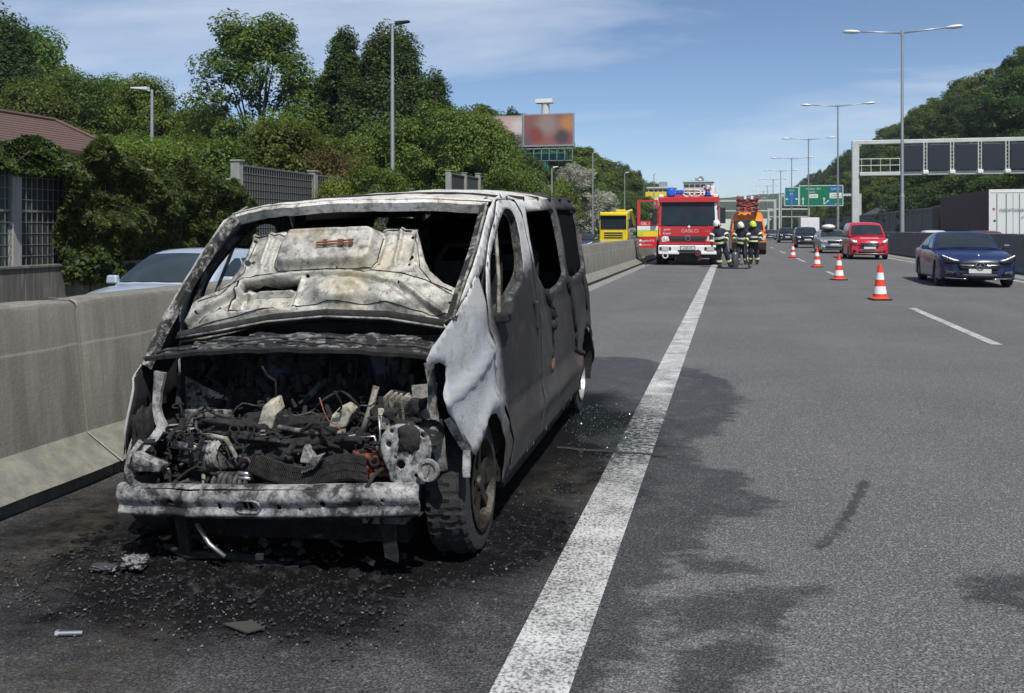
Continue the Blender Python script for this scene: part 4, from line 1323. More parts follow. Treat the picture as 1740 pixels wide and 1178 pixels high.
    for s in (-1, 1):
        mz = sm_interp(my, belt) + .07
        m2 = MB(); m2.box((s * (hw + .10), Y0 + my, mz + .03), (.20, .11, .13), None, 0, (.85, .8)); m2.box((s * (hw - .04), Y0 + my + .03, mz - .02), (.22, .06, .05))
        m2.build('mirror', P.get('mirrormat', bodymat), root, bevel=.03)
    # tail lights
    for s in (-1, 1):
        t2 = MB(); t2.box((s * (hw * .80), Y0 + L - tb * .55, sm_interp(L, belt) - .12), (.26, .06, .16)); t2.build('tail_light', TAIL, root, bevel=.02)
    return root
TAIL = M('tail_lens', (0.35, 0.01, 0.01), 0.2)
PLATE = M('number_plate', (0.62, 0.63, 0.62), 0.5, 0, .06, 8)
BLUEPAINT = paint('dark_blue_paint', (0.004, 0.013, 0.075), 0.3)
REDPAINT = paint('red_paint', (0.52, 0.012, 0.030), 0.3)
SILVER = M('silver_paint', (0.40, 0.41, 0.42), 0.32, 0.55, .06, 2, coat=.7)
SILVERBLUE = M('pale_blue_silver_paint', (0.50, 0.56, 0.64), 0.32, 0.35, .05, 2, coat=.7)
BLACKPAINT = paint('black_paint', (0.012, 0.013, 0.016), 0.25)
GREYPAINT = M('grey_paint', (0.10, 0.11, 0.12), .3, .4, .05, 2, coat=.7)
DRL = emis('running_light', (0.9, 0.93, 0.95), 0.35)
WARMLAMP = emis('warm_headlamp', (1.0, 0.86, 0.6), 1.0)
DASH = M('pale_paper', (0.7, 0.7, 0.68), .8)

def sedan_detail(root, nose, yb, Y0):
    # wide grille, tapered headlights with bright upper strip, lower intakes, plate
    hl = nose('headlight', [(.44, .67), (.56, .60), (.76, .62), (.86, .72), (.87, .82), (.70, .775), (.54, .715)], BLACK, .014, .03, True)
    for s, h in zip((1, -1), hl):
        nose('running_light', [(s * .47, .70), (s * .60, .735), (s * .74, .79), (s * .845, .835), (s * .85, .80), (s * .74, .755), (s * .58, .69)], DRL, .024, .012, parent=h)
        nose('lens', [(s * .50, .665), (s * .60, .625), (s * .76, .64), (s * .83, .72), (s * .82, .76), (s * .60, .69)], LAMPGLASS, .022, .012, parent=h)
    g = nose('grille', [(-.42, .45), (.42, .45), (.49, .56), (.43, .665), (-.43, .665), (-.49, .56)], BLACK, .014, .03)[0]
    nose('grille_bar', [(.10, .555), (.46, .57), (.46, .59), (.10, .58)], CHROME, .030, .014, True, parent=g)
    mb = MB(); mb.lathe([(.10, 0), (.11, .012), (.095, .018), (.088, .005)], (0, Y0 - .035, .56), (0, -1, 0), 20)
    for k in range(3):
        a = R(90 + 120 * k); mb.prism([(math.cos(a) * .10, Y0 - .05, .56 + math.sin(a) * .10), (math.cos(a + 1.57) * .016, Y0 - .05, .56 + math.sin(a + 1.57) * .016), (math.cos(a - 1.57) * .016, Y0 - .05, .56 + math.sin(a - 1.57) * .016)], (0, .014, 0))
    mb.build('emblem', CHROME, g)
    mb = MB(); mb.cyl((0, Y0 + .16, .735), (0, Y0 + .15, .80), .01, None, 6); mb.lathe([(.032, -.005), (.038, 0), (.032, .005)], (0, Y0 + .15, .80), (0, 1, .2), 14); mb.build('hood_ornament', CHROME, root)
    nose('intake', [(.50, .30), (.74, .30), (.82, .44), (.60, .40)], BLACK, .012, .03, True)
    nose('lower_grille', [(-.46, .245), (.46, .245), (.42, .35), (-.42, .35)], BLACK, .012, .03)
    nose('trim', [(.30, .215), (.80, .235), (.80, .25), (.30, .232)], CHROME, .016, .02, True)
    mb = MB(); mb.b2((-.26, Y0 - .035, .375), (.26, Y0 - .018, .485)); mb.build('number_plate', PLATE, root)
    mb = MB(); mb.box((-.2, Y0 + 1.62, .985), (.30, .10, .012)); mb.build('paper', DASH, root)
    for s in (-1, 1):
        for y in (1.95, 2.95):
            m2 = MB(); m2.box((s * .90, Y0 + y, .80), (.03, .20, .025)); m2.build('door_handle', CHROME, root, bevel=.008)
def red_detail(root, nose, yb, Y0):
    hl = nose('headlight', [(.56, .83), (.72, .80), (.84, .90), (.86, 1.02), (.78, 1.03), (.62, .93)], LAMPGLASS, .014, .03, True)
    for s, h in zip((1, -1), hl):
        nose('lamp', [(s * .64, .87), (s * .74, .87), (s * .79, .95), (s * .70, .95)], WARMLAMP, .026, .012, parent=h)
    g = nose('grille', [(-.34, .66), (.34, .66), (.47, .75), (.40, .83), (-.40, .83), (-.47, .75)], BLACK, .014, .03)[0]
    for z in (.70, .755, .80):
        nose('grille_bar', [(-.38, z), (.38, z), (.38, z + .014), (-.38, z + .014)], GREYPAINT, .03, .014, parent=g)
    nose('grille_trim', [(-.40, .83), (.40, .83), (.41, .85), (-.41, .85)], CHROME, .02, .02)
    mb = MB(); mb.lathe([(.001, .01), (.05, .008), (.062, 0)], (0, Y0 - .03, .845), (0, -1, 0), 18); mb.build('emblem', SILVER, g)
    nose('intake', [(-.52, .33), (.52, .33), (.50, .44), (-.50, .44)], BLACK, .012, .03)
    nose('bumper_trim', [(-.70, .29), (.70, .29), (.70, .31), (-.70, .31)], SILVER, .016, .02)
    nose('fog_light', [(.60, .40), (.72, .40), (.76, .50), (.62, .48)], BLACK, .014, .03, True)
    mb = MB(); mb.b2((-.27, Y0 - .04, .53), (.27, Y0 - .02, .64)); mb.build('number_plate', PLATE, root)
    text('eurotrade.si', .085, (0, Y0 + .115, 1.055), WHITE, root, 'lettering', 0, 'CENTER', R(32)) if False else None
    mb = MB(); mb.box((0, Y0 + .19, 1.065), (.86, .035, .006), Matrix.Rotation(R(26), 3, 'X')); mb.build('bonnet_lettering', WHITE, root)
    for s in (-1, 1):
        m2 = MB(); m2.box((s * .925, Y0 + 2.0, 1.0), (.03, .22, .04)); m2.build('door_handle', BLACK, root)
def plain_detail(zh=.72, wide=.42, lampm=None):
    def f(root, nose, yb, Y0):
        nose('headlight', [(.50, zh - .05), (.78, zh - .03), (.83, zh + .09), (.56, zh + .06)], lampm or LAMPGLASS, .014, .03, True)
        g = nose('grille', [(-wide, zh - .10), (wide, zh - .10), (wide + .03, zh + .05), (-wide - .03, zh + .05)], BLACK, .014, .03)[0]
        nose('grille_trim', [(-wide, zh + .05), (wide, zh + .05), (wide, zh + .075), (-wide, zh + .075)], CHROME, .02, .02)
        nose('intake', [(-.55, zh - .40), (.55, zh - .40), (.55, zh - .27), (-.55, zh - .27)], BLACK, .012, .03)
        nose('fog_light', [(.60, zh - .36), (.72, zh - .36), (.72, zh - .27), (.60, zh - .27)], LAMPGLASS, .016, .03, True)
        mb = MB(); mb.b2((-.26, Y0 - .04, zh - .24), (.26, Y0 - .02, zh - .13)); mb.build('number_plate', PLATE, root)
    return f

SEDAN = dict(L=4.69, W=1.83, H=1.42, axles=(.84, 3.68), rw=.325, nose=.26, zb=.19,
             top=[(0, .68), (.12, .765), (.5, .86), (1.1, .945), (1.5, .97), (3.9, 1.02), (4.4, 1.03), (4.69, .98)],
             belt=[(0, .60), (.12, .70), (.4, .80), (1.0, .89), (1.5, .915), (3.6, .96), (4.3, .95), (4.69, .90)],
             ws=(1.36, 2.16), rg=(3.0, 3.95), roof=[(1.36, .95), (1.76, 1.20), (2.16, 1.375), (2.5, 1.415), (2.9, 1.40), (3.3, 1.31), (3.95, 1.03)],
             wins=[(1.5, 2.48), (2.54, 3.35), (3.39, 3.75)], detail=sedan_detail, mirrormat=BLACKPAINT, spokes=10)
VAN = dict(L=4.42, W=1.84, H=1.83, axles=(.86, 3.52), rw=.32, nose=.30, zb=.22, wr=.78, wb=.95, crown=.05,
           top=[(0, .86), (.10, .96), (.5, 1.09), (.95, 1.17), (4.3, 1.1), (4.42, 1.05)], belt=[(0, .74), (.10, .86), (.4, 1.0), (.95, 1.06), (4.3, 1.06), (4.42, 1.0)],
           ws=(.86, 1.62), rg=(4.30, 4.40), roof=[(.86, 1.15), (1.25, 1.46), (1.62, 1.71), (1.95, 1.80), (2.6, 1.83), (4.1, 1.82), (4.3, 1.78), (4.40, 1.2)],
           wins=[(1.0, 2.05)], detail=red_detail, mirrormat=BLACK, mirror=1.3)
ESTATE = dict(L=4.6, W=1.80, H=1.48, axles=(.88, 3.5), rw=.32, nose=.24, zb=.2, wr=.74,
              top=[(0, .74), (.10, .83), (.5, .92), (1.1, 1.0), (4.4, 1.02), (4.6, .95)], belt=[(0, .64), (.10, .76), (.5, .87), (1.1, .93), (4.4, .98), (4.6, .9)],
              ws=(1.2, 1.95), rg=(4.2, 4.5), roof=[(1.2, .98), (1.55, 1.22), (1.95, 1.42), (2.4, 1.47), (3.6, 1.46), (4.2, 1.40), (4.5, 1.0)],
              wins=[(1.4, 2.4), (2.46, 3.4), (3.45, 4.2)], detail=plain_detail(.74, .40))
SUV = dict(L=4.6, W=1.88, H=1.68, axles=(.9, 3.6), rw=.36, nose=.22, zb=.26, wr=.75,
           top=[(0, .88), (.10, .98), (.5, 1.06), (1.1, 1.12), (4.4, 1.15), (4.6, 1.05)], belt=[(0, .76), (.10, .88), (.5, 1.0), (1.1, 1.06), (4.4, 1.1), (4.6, 1.0)],
           ws=(1.15, 1.85), rg=(4.2, 4.5), roof=[(1.15, 1.10), (1.5, 1.38), (1.85, 1.60), (2.3, 1.67), (3.6, 1.66), (4.2, 1.60), (4.5, 1.15)],
           wins=[(1.4, 2.35), (2.41, 3.35), (3.4, 4.1)], detail=plain_detail(.86, .42))
HATCH = dict(L=4.2, W=1.78, H=1.47, axles=(.84, 3.4), rw=.31, nose=.26, zb=.2, wr=.72,
             top=[(0, .70), (.10, .80), (.5, .90), (1.0, .985), (4.0, 1.0), (4.2, .92)], belt=[(0, .62), (.10, .74), (.5, .85), (1.0, .91), (4.0, .97), (4.2, .88)],
             ws=(1.0, 1.90), rg=(3.5, 4.1), roof=[(1.0, .96), (1.45, 1.22), (1.90, 1.41), (2.3, 1.465), (3.0, 1.45), (3.5, 1.36), (4.1, 1.0)],
             wins=[(1.2, 2.25), (2.31, 3.2)], detail=plain_detail(.70, .40))
BIGVAN = dict(L=5.5, W=2.05, H=2.55, axles=(.95, 4.2), rw=.35, nose=.28, zb=.3, wr=.82, wb=.97, crown=.05, bow=.18,
              top=[(0, 1.02), (.10, 1.15), (.5, 1.30), (.95, 1.40), (5.3, 1.3), (5.5, 1.2)], belt=[(0, .90), (.10, 1.05), (.5, 1.2), (.95, 1.26), (5.3, 1.26), (5.5, 1.2)],
              ws=(.85, 1.50), rg=(5.35, 5.48), roof=[(.85, 1.38), (1.2, 1.72), (1.50, 2.02), (1.75, 2.36), (2.1, 2.50), (2.8, 2.55), (5.1, 2.54), (5.35, 2.48), (5.48, 1.6)],
              wins=[(.95, 1.9)], wtop=.55, mirrormat=BLACK, mirror=1.2)

build_car('saloon_car', (6.33, 26.2 + 4.69 / 2 - 1.1, 0), R(-2.5), SEDAN, 'dark blue saloon car with bright slim headlights driving past the traffic cones', 'car', BLUEPAINT)
build_car('delivery_van', (6.75, 47.0 + 2.2, 0), R(-1), VAN, 'small bright red van following the dark blue saloon', 'van', REDPAINT)
est = build_car('estate_car', (6.35, 58.7 + 2.3, 0), 0, ESTATE, 'silver estate car with a pale roof box behind the red van', 'car', SILVER)
mb = MB(); mb.loft([[(math.cos(a) * w, y, 1.66 + math.sin(a) * h) for a in [2 * math.pi * k / 14 for k in range(14)]] for y, w, h in ((-.75, .10, .05), (-.6, .34, .13), (0, .40, .17), (.7, .38, .16), (.95, .15, .08))], True, True)
o = mb.build('roof_box', WHITE, None, angle=50); o.location = (6.2, 60.9, 0); tag(o, 'white roof box on top of the silver estate', 'roof box')
mb = MB()
for y in (-.35, .45): mb.box((0, y, 1.515), (1.15, .05, .05))
mb.build('roof_bar', BLACK, est)
build_car('off_road_car', (6.1, 75.5 + 2.3, 0), 0, SUV, 'black off-road car with chrome grille behind the silver estate', 'car', BLACKPAINT)
HATCH2 = dict(HATCH)
build_car('off_road_car', (6.25, 106, 0), 0, dict(SUV, detail=plain_detail(.84, .36)), 'black tall car beside the pale box trailer in the queue', 'car', BLACKPAINT)
build_car('hatchback_car', (5.6, 134, 0), 0, HATCH, 'dark grey hatchback far back in the queue', 'car', GREYPAINT)
build_car('minibus', (2.6, 100, 0), 0, dict(VAN, detail=plain_detail(.9, .4), H=1.95), 'grey van far back in the free lane beside the orange van', 'van', GREYPAINT)
build_car('hatchback_car', (4.9, 160, 0), 0, HATCH, 'small black car trailing behind the grey van', 'car', BLACKPAINT)
build_car('hatchback_car', (-8.35, 12.75, -0.3), R(1), dict(HATCH, glass=glass('pale_glass', (0.014, 0.02, 0.024), .05)), 'pale silver-blue hatchback on the slip road behind the concrete barrier', 'car', SILVERBLUE)
build_car('saloon_car', (-11.2, 71.0, -0.3), 0, SEDAN, 'dark blue car in front of the yellow truck on the slip road', 'car', paint('navy_paint', (0.01, 0.018, 0.05)))
build_car('hatchback_car', (13.2, 53.0, -0.05), R(180), HATCH, 'wine-red hatchback passing the white trailer on the opposite carriageway', 'car', paint('wine_paint', (0.10, 0.02, 0.03)))
build_car('hatchback_car', (13.4, 66, -0.05), R(180), HATCH, 'white hatchback whose roof shows above the median barrier', 'car', paint('white_car_paint', (0.65, 0.65, 0.65)))
build_car('saloon_car', (-11.02, 8.15, -0.3), 0, SEDAN, 'black car on the slip road whose flank shows above the concrete barrier', 'car', BLACKPAINT)
# roller box trailer in the queue
root = empty('box_trailer', (8.3, 100, 0), 0, 'pale box trailer standing in the far queue', 'trailer')
mb = MB(); mb.b2((-.95, 0, .7), (.95, 3, 2.75)); mb.build('box_body', WHITE, root, bevel=.05)
for s in (-1, 1): wheel(root, s * .95, 1.6, .32, s)
root = empty('box_truck', (4.6, 190, 0), 0, 'white box truck far down the running lanes', 'truck')
mb = MB(); mb.b2((-1.2, .3, 1.0), (1.2, 7, 3.5)); mb.build('box_body', WHITE, root, bevel=.05)
mb = MB(); mb.b2((-1.05, -1.4, .5), (1.05, .2, 2.5)); c = mb.build('cab', WHITE, root, bevel=.12)
mb = MB(); mb.b2((-.9, -1.43, 1.45), (.9, -1.395, 2.25)); mb.build('windshield', GLASS, c)
for s in (-1, 1):
    for y in (-.6, 5): wheel(root, s * 1.1, y, .45, s, .28)

# ------------------------------------------------------------------ fire engine
FIRERED = paint('fire_red', (0.50, 0.012, 0.018), 0.3)
YELLOWBAND = M('yellow_band', (0.75, 0.55, 0.02), 0.5, 0, .05, 3)
LIMEBAND = M('lime_band', (0.42, 0.55, 0.08), 0.5, 0, .05, 3)
BEACON = M('beacon_blue', (0.015, 0.10, 0.55), 0.15, 0, .2, 6)
BUMPERW = M('bumper_white', (0.74, 0.74, 0.71), 0.4, 0, .05, 3, dirt=((.3, .28, .25), .3))
REFL = M('reflector', (0.8, 0.8, 0.78), 0.12, 0.6, .1, 20)
ft = empty('fire_engine', (-1.70, 38.0, 0), 0, 'red fire engine with white bumper, blue beacons and its cab door swung open', 'fire engine')
FW = 1.22
def ftb(name, mats, fn, parent=None, bevel=0, **kw):
    mb = MB(); fn(mb); return mb.build(name, mats, parent or ft, bevel=bevel, **kw)
# cab shell: a ring of pillars and panels around a real cabin
cab = ftb('cab', FIRERED, lambda m: (m.b2((-FW, .0, 1.0), (FW, .10, 1.62)), m.b2((-FW, 0.02, 2.62), (FW, 2.2, 2.86)), m.b2((-FW, .10, .95), (FW, 2.2, 1.15)),
                                   m.b2((-FW, .95, 1.15), (-FW + .06, 2.2, 2.62)), m.b2((FW - .06, .95, 1.15), (FW, 2.2, 2.62)), m.b2((-FW, 2.14, 1.15), (FW, 2.2, 2.62)),
                                   m.b2((FW - .06, .10, 1.15), (FW, .95, 1.65))), bevel=.035)
for s in (-1, 1):
    ftb('pillar', WHITE if s > 0 else FIRERED, lambda m: m.prism([(s * FW, .0, 1.6), (s * (FW - .10), .0, 1.6), (s * (FW - .14), .14, 2.64), (s * (FW - .04), .14, 2.64)], (0, .12, 0)))
    ftb('side_stripe', WHITE, lambda m: m.b2((s * (FW + .004) - .006, .05, 1.62), (s * (FW + .004) + .006, 2.15, 1.82))) if s > 0 else None
ftb('windshield', GLASS, lambda m: m.add([(-FW + .09, .03, 1.63), (FW - .09, .03, 1.63), (FW - .13, .15, 2.62), (-FW + .13, .15, 2.62), (-FW + .09, .06, 1.63), (FW - .09, .06, 1.63), (FW - .13, .18, 2.62), (-FW + .13, .18, 2.62)],
                                        [(0, 1, 2, 3), (4, 7, 6, 5), (0, 4, 5, 1), (3, 2, 6, 7), (0, 3, 7, 4), (1, 5, 6, 2)]))
ftb('side_window', GLASS, lambda m: m.b2((FW - .03, .25, 1.70), (FW + .004, .9, 2.5)))
ftb('wiper', BLACK, lambda m: (m.box((-.45, -.005, 1.70), (.8, .02, .02), Matrix.Rotation(R(4), 3, 'Y')), m.box((.45, -.005, 1.70), (.8, .02, .02), Matrix.Rotation(R(4), 3, 'Y'))))
ftb('roof_edge', FIRERED, lambda m: m.prism([(-FW + .05, .10, 2.64), (FW - .05, .10, 2.64), (FW - .12, .04, 2.84), (-FW + .12, .04, 2.84)], (0, .3, 0)), bevel=.03)
for s in (-1, 1): ftb('roof_corner', WHITE, lambda m: m.b2((s * (FW - .10) - .10, .12, 2.74), (s * (FW - .10) + .10, .7, 2.97)), bevel=.04)
gr = ftb('grille', BLACK, lambda m: m.prism([(-.80, -.035, 1.22), (-.70, -.035, 1.0), (.70, -.035, 1.0), (.80, -.035, 1.22)], (0, .06, 0)), bevel=.01)
for z in (1.05, 1.11, 1.17): ftb('grille_bar', GREYPAINT, lambda m: m.b2((-.72, -.06, z - .012), (.72, -.034, z + .012)), gr)
ftb('emblem', CHROME, lambda m: m.lathe([(.09, 0), (.11, .015), (.09, .02)], (0, -.05, 1.13), (0, -1, 0), 18), gr)
ftb('lower_front', FIRERED, lambda m: (m.prism([(-1.18, -.02, 1.22), (-1.20, -.02, .86), (1.20, -.02, .86), (1.18, -.02, 1.22)], (0, .14, 0))), bevel=.03)
for s in (-1, 1):
    h = ftb('headlight', LAMPGLASS, lambda m: m.prism([(s * .80, -.035, 1.20), (s * .76, -.035, 1.02), (s * 1.06, -.035, .96), (s * 1.10, -.035, 1.14), (s * .98, -.035, 1.22)], (0, .05, 0)), bevel=.012)
    ftb('lamp', REFL, lambda m: m.lathe([(.0, 0), (.06, .01), (.075, .02)], (s * .94, -.055, 1.08), (0, 1, 0), 14), h)
    ftb('indicator', ORANGE_LENS, lambda m: m.b2((s * 1.16 - .035, -.03, 1.25), (s * 1.16 + .035, .0, 1.58)))
bp = ftb('bumper', BUMPERW, lambda m: (m.prism([(-1.22, -.16, .52), (1.22, -.16, .52), (1.22, -.16, .84), (-1.22, -.16, .84)], (0, .30, 0))), bevel=.05)
ftb('bumper_lip', BUMPERW, lambda m: m.b2((-1.2, -.22, .46), (-.35, -.1, .56)), bevel=.02); ftb('bumper_lip', BUMPERW, lambda m: m.b2((.35, -.22, .46), (1.2, -.1, .56)), bevel=.02)
ftb('bumper_slot', BLACK, lambda m: m.b2((-.40, -.175, .53), (.42, -.15, .64)))
for s in (-1, 1):
    fl = ftb('fog_light', REFL, lambda m: m.b2((s * .92 - .15, -.20, .60), (s * .92 + .15, -.15, .80)), bevel=.03)
    ftb('bumper_cutout', BLACK, lambda m: (m.b2((s * .72 - .04, -.17, .62), (s * .72 + .04, -.155, .76)), m.b2((s * 1.12 - .04, -.17, .62), (s * 1.12 + .04, -.155, .76))))
ftb('tow_hook', WHITE, lambda m: m.lathe([(.10, -.02), (.13, 0), (.10, .02), (.08, 0), (.10, -.02)], (-.92, -.2, .40), (0, 1, 0), 18))
ftb('winch', M('dark_red_iron', (.08, .02, .025), .6), lambda m: (m.cyl((.42, -.30, .52), (.42, -.05, .52), .14, .14, 14), m.cyl((.46, -.22, .30), (.46, -.08, .30), .11, .09, 14)), bevel=.01)
ftb('number_plate', PLATE, lambda m: m.b2((-.28, -.172, .66), (.28, -.162, .78)))
ftb('plate_frame', M('plate_green', (.02, .12, .05), .5), lambda m: m.b2((-.31, -.168, .63), (.31, -.159, .81)))
text('LJ EP-112', .10, (0, -.178, .72), M('plate_ink', (.02, .05, .02), .6), ft)
ftb('under_guard', BLACK, lambda m: (m.b2((-1.1, .1, .30), (1.1, .5, .50)), m.b2((-.5, .2, .16), (.5, .6, .32))))
text('GASILCI', .20, (.08, -.008, 1.43), M('faded_white', (.62, .45, .45), .5), ft); text('112', .14, (.80, -.008, 1.42), M('pale_red', (.7, .25, .25), .5), ft)
text('gasilci', .12, (-.86, -.008, 1.50), WHITE, ft); text('brigada', .11, (-.86, -.008, 1.33), WHITE, ft)
ftb('crest', WHITE, lambda m: m.prism([(.05, -.012, 1.54), (.11, -.012, 1.62), (.05, -.012, 1.68), (-.01, -.012, 1.62)], (0, .01, 0)))
# rear body with roof gear
ftb('rear_body', FIRERED, lambda m: m.b2((-1.24, 2.3, .65), (1.24, 7.2, 3.0)), bevel=.04)
for s in (-1, 1):
    for k in range(3):
        ftb('roller_shutter', STEEL, lambda m: m.b2((s * 1.245 - .008, 2.45 + k * 1.6, .9), (s * 1.245 + .008, 3.9 + k * 1.6, 2.75)))
for x, sz in ((-.72, 1.0), (.80, .6)):
    b = ftb('beacon', BEACON, lambda m: m.lathe([(.0, .34 * sz), (.10 * sz, .33 * sz), (.17 * sz, .24 * sz), (.19 * sz, .05 * sz), (.19 * sz, 0)], (x, .35, 2.93), (0, 0, 1), 18), angle=50)
    ftb('beacon_base', BLACK, lambda m: m.cyl((x, .35, 2.82), (x, .35, 2.94), .14, .16, 14), b)
ftb('beacon', BEACON, lambda m: m.b2((-.52, .26, 2.98), (-.18, .46, 3.16)), bevel=.05)
ftb('hose_reel', M('hose_white', (.6, .58, .52), .7), lambda m: [m.tube([(c + .24 * math.cos(a), .55 + .04 * math.sin(3 * a), 3.02 + .16 * math.sin(a)) for a in [2 * math.pi * k / 16 for k in range(17)]], .035, 6) for c in (.02, .28)])
ftb('loudhailer', STEEL, lambda m: m.lathe([(.04, .2), (.06, .1), (.16, 0)], (.80, .3, 3.22), (0, -1, 0), 14))
ftb('roof_rail', STEEL, lambda m: (m.tube([(-.9, .9, 2.86), (-.9, .9, 3.06), (.9, .9, 3.06), (.9, .9, 2.86)], .025, 6)))
ftb('roof_box', WHITE, lambda m: m.b2((.55, 2.6, 3.0), (1.05, 4.6, 3.42)), bevel=.03)
ftb('ladder', STEEL, lambda m: ([m.cyl((x, 2.5, 3.12), (x, 7, 3.12), .03, None, 6) for x in (-.9, -.5)], [m.cyl((-.9, 2.7 + .3 * k, 3.12), (-.5, 2.7 + .3 * k, 3.12), .018, None, 5) for k in range(14)]))
for s in (-1, 1):
    for y in (1.1, 5.6): wheel(ft, s * 1.16, y, .46, s, .30, 6)
ftb('mudguard', BLACK, lambda m: [m.lathe([(.52, 0), (.56, .15), (.56, .30)], (s * 1.2 - s * .15, 1.1, .5), (s, 0, 0), 20) for s in (-1, 1)])
for s in (-1, 1):   # mirrors on arms
    ftb('mirror', BLACK, lambda m: (m.b2((s * 1.42 - .11, -.12, 1.75), (s * 1.42 + .11, .02, 2.4)), m.cyl((s * 1.2, .05, 2.5), (s * 1.4, -.05, 2.35), .025, None, 6), m.cyl((s * 1.2, .05, 1.7), (s * 1.4, -.05, 1.8), .025, None, 6)), bevel=.04) if s > 0 else None
# open door, hinged at the front edge on the barrier side
dr = bpy.data.objects.new('door', None); COL.objects.link(dr); dr.parent = ft; dr.location = (-FW - .02, .06, 0); dr.rotation_euler = (0, 0, R(4))
def dp(name, mats, lo, hi, parent=None, bevel=0):
    mb = MB(); mb.b2(lo, hi); return mb.build(name, mats, parent or dr, bevel=bevel)
dp('door_panel', FIRERED, (-.86, -.03, 1.64), (0, .03, 1.86))
dp('white_band', WHITE, (-.86, -.03, 1.48), (0, .03, 1.64)); dp('yellow_band', YELLOWBAND, (-.86, -.03, 1.20), (-.0, .03, 1.40)); dp('lime_band', LIMEBAND, (-.86, -.031, 1.40), (0, .03, 1.48)); dp('lime_block', LIMEBAND, (-.86, -.034, 1.24), (-.58, -.031, 1.38))
dp('lower_panel', FIRERED, (-.80, -.03, .72), (-.06, .03, 1.20))
dp('frame_post', FIRERED, (-.86, -.03, 1.86), (-.74, .03, 2.66)); dp('frame_post', FIRERED, (-.10, -.03, 1.86), (0, .03, 2.66)); dp('frame_top', FIRERED, (-.86, -.03, 2.66), (0, .03, 2.74))
dp('mirror', BLACK, (-.24, -.22, 1.75), (-.02, -.06, 2.40), None, .03)
text('GBL 1', .15, (-.52, -.036, 1.74), WHITE, dr); text('gasilci112', .13, (-.40, -.036, 1.02), WHITE, dr); text('gbljubljana', .10, (-.45, -.036, .85), M('pale_red2', (.8, .45, .45), .5), dr)
for z in (1.02, .85):
    mb = MB(); mb.lathe([(0, .004), (.05, .004), (.055, 0)], (-.73, -.034, z), (0, -1, 0), 12); mb.build('icon', WHITE, dr)
mb = MB(); mb.tube([(-3.78, 37.95, .75), (-3.72, 37.9, .5), (-3.62, 37.7, .3), (-3.42, 37.4, .12), (-3.35, 37.2, .02)], .03, 6)
o = mb.build('hose', BLACK, None, smooth=True); tag(o, 'black hose hanging from the open cab door over the barrier foot', 'hose')

# ------------------------------------------------------------------ orange high-roof van with lifting rig
ORANGE = paint('orange_paint', (0.72, 0.19, 0.012), 0.35)
def orange_detail(root, nose, yb, Y0):
    nose('headlight', [(.60, .88), (.92, .90), (.95, 1.12), (.66, 1.02)], LAMPGLASS, .014, .03, True)
    nose('grille', [(-.52, .78), (.52, .78), (.55, .98), (-.55, .98)], BLACK, .014, .03)
    nose('bumper', [(-.97, .35), (.97, .35), (.97, .74), (-.97, .74)], BLACK, .02, .05)
    mb = MB(); mb.b2((-.27, Y0 - .05, .50), (.27, Y0 - .03, .61)); mb.build('number_plate', PLATE, root)
ov = build_car('service_van', (1.05, 54.9 + 2.75, 0), R(1.5), dict(BIGVAN, detail=orange_detail), 'orange high-roof service van carrying a red lattice lift on its roof', 'van', ORANGE)
DKRED = M('lift_red', (0.17, 0.03, 0.03), .6, .1, .3, 3)
mb = MB()
for z in (2.72, 3.02, 3.34):
    for x in (-.55, .55): mb.b2((x - .07, -1.6, z - .06), (x + .07, 1.2, z + .06))
    for y in (-1.6, -.2, 1.2): mb.b2((-.6, y - .06, z - .05), (.6, y + .06, z + .05))
for s in (-1, 1):
    for y in (-1.65, 1.2):
        mb.tube([(s * .55, y, 2.72), (-s * .55, y, 3.02)], .05, 4); mb.tube([(s * .55, y, 3.02), (-s * .55, y, 3.34)], .05, 4)
    mb.tube([(s * .55, -1.6, 2.72), (s * .55, 1.2, 3.02)], .05, 4); mb.tube([(s * .55, 1.2, 3.02), (s * .55, -1.6, 3.34)], .05, 4)
mb.build('lift_frame', DKRED, ov)
LAMPRED = M('work_lamp_red', (.30, .08, .07), .4, .1, .3, 8)
for x in (-.6, -.2, .2, .6):
    mb = MB(); mb.b2((x - .09, -1.78, 3.30), (x + .09, -1.66, 3.54)); mb.build('work_lamp', LAMPRED if abs(x) > .5 else REFL, ov, bevel=.03)
    mb = MB(); mb.b2((x - .08, -1.75, 2.64), (x + .08, -1.66, 2.83)); mb.build('work_lamp', LAMPRED, ov, bevel=.03)
mb = MB()
for x in (-.3, .1, .5): mb.lathe([(.0, .16), (.08, .14), (.10, 0)], (x, -2.0 + .9, 2.57), (0, 0, 1), 10)
mb.build('beacon', ORANGE_LENS, ov)
mb = MB(); mb.b2((-.02, -1.02, 2.40), (.02, -.98, 2.46)); mb.build('emblem', BLACK, ov)

# ------------------------------------------------------------------ yellow truck on the slip road
TRUCKYEL = paint('truck_yellow', (0.72, 0.55, 0.015), .35)
ty = empty('yellow_truck', (-9.75, 77, -0.3), 0, 'yellow truck cab facing the viewer on the slip road', 'truck')
def tb(name, mats, lo, hi, parent=None, bevel=.0):
    mb = MB(); mb.b2(lo, hi); return mb.build(name, mats, parent or ty, bevel=bevel)
tb('cab', TRUCKYEL, (-1.22, 0, .9), (1.22, 2.1, 3.3), None, .10)
tb('windshield', GLASS, (-1.12, -.02, 1.78), (1.12, .03, 2.96), None, .02)
tb('sun_visor', TRUCKYEL, (-1.12, -.22, 2.98), (1.12, .02, 3.14), None, .03)
g = tb('grille', TRUCKYEL, (-.9, -.03, .95), (.9, .02, 1.62), None, .02)
for z in (1.02, 1.22, 1.42): tb('grille_slot', BLACK, (-.80, -.045, z), (.80, -.028, z + .12), g)
tb('bumper', TRUCKYEL, (-1.24, -.12, .45), (1.24, .3, .92), None, .06)
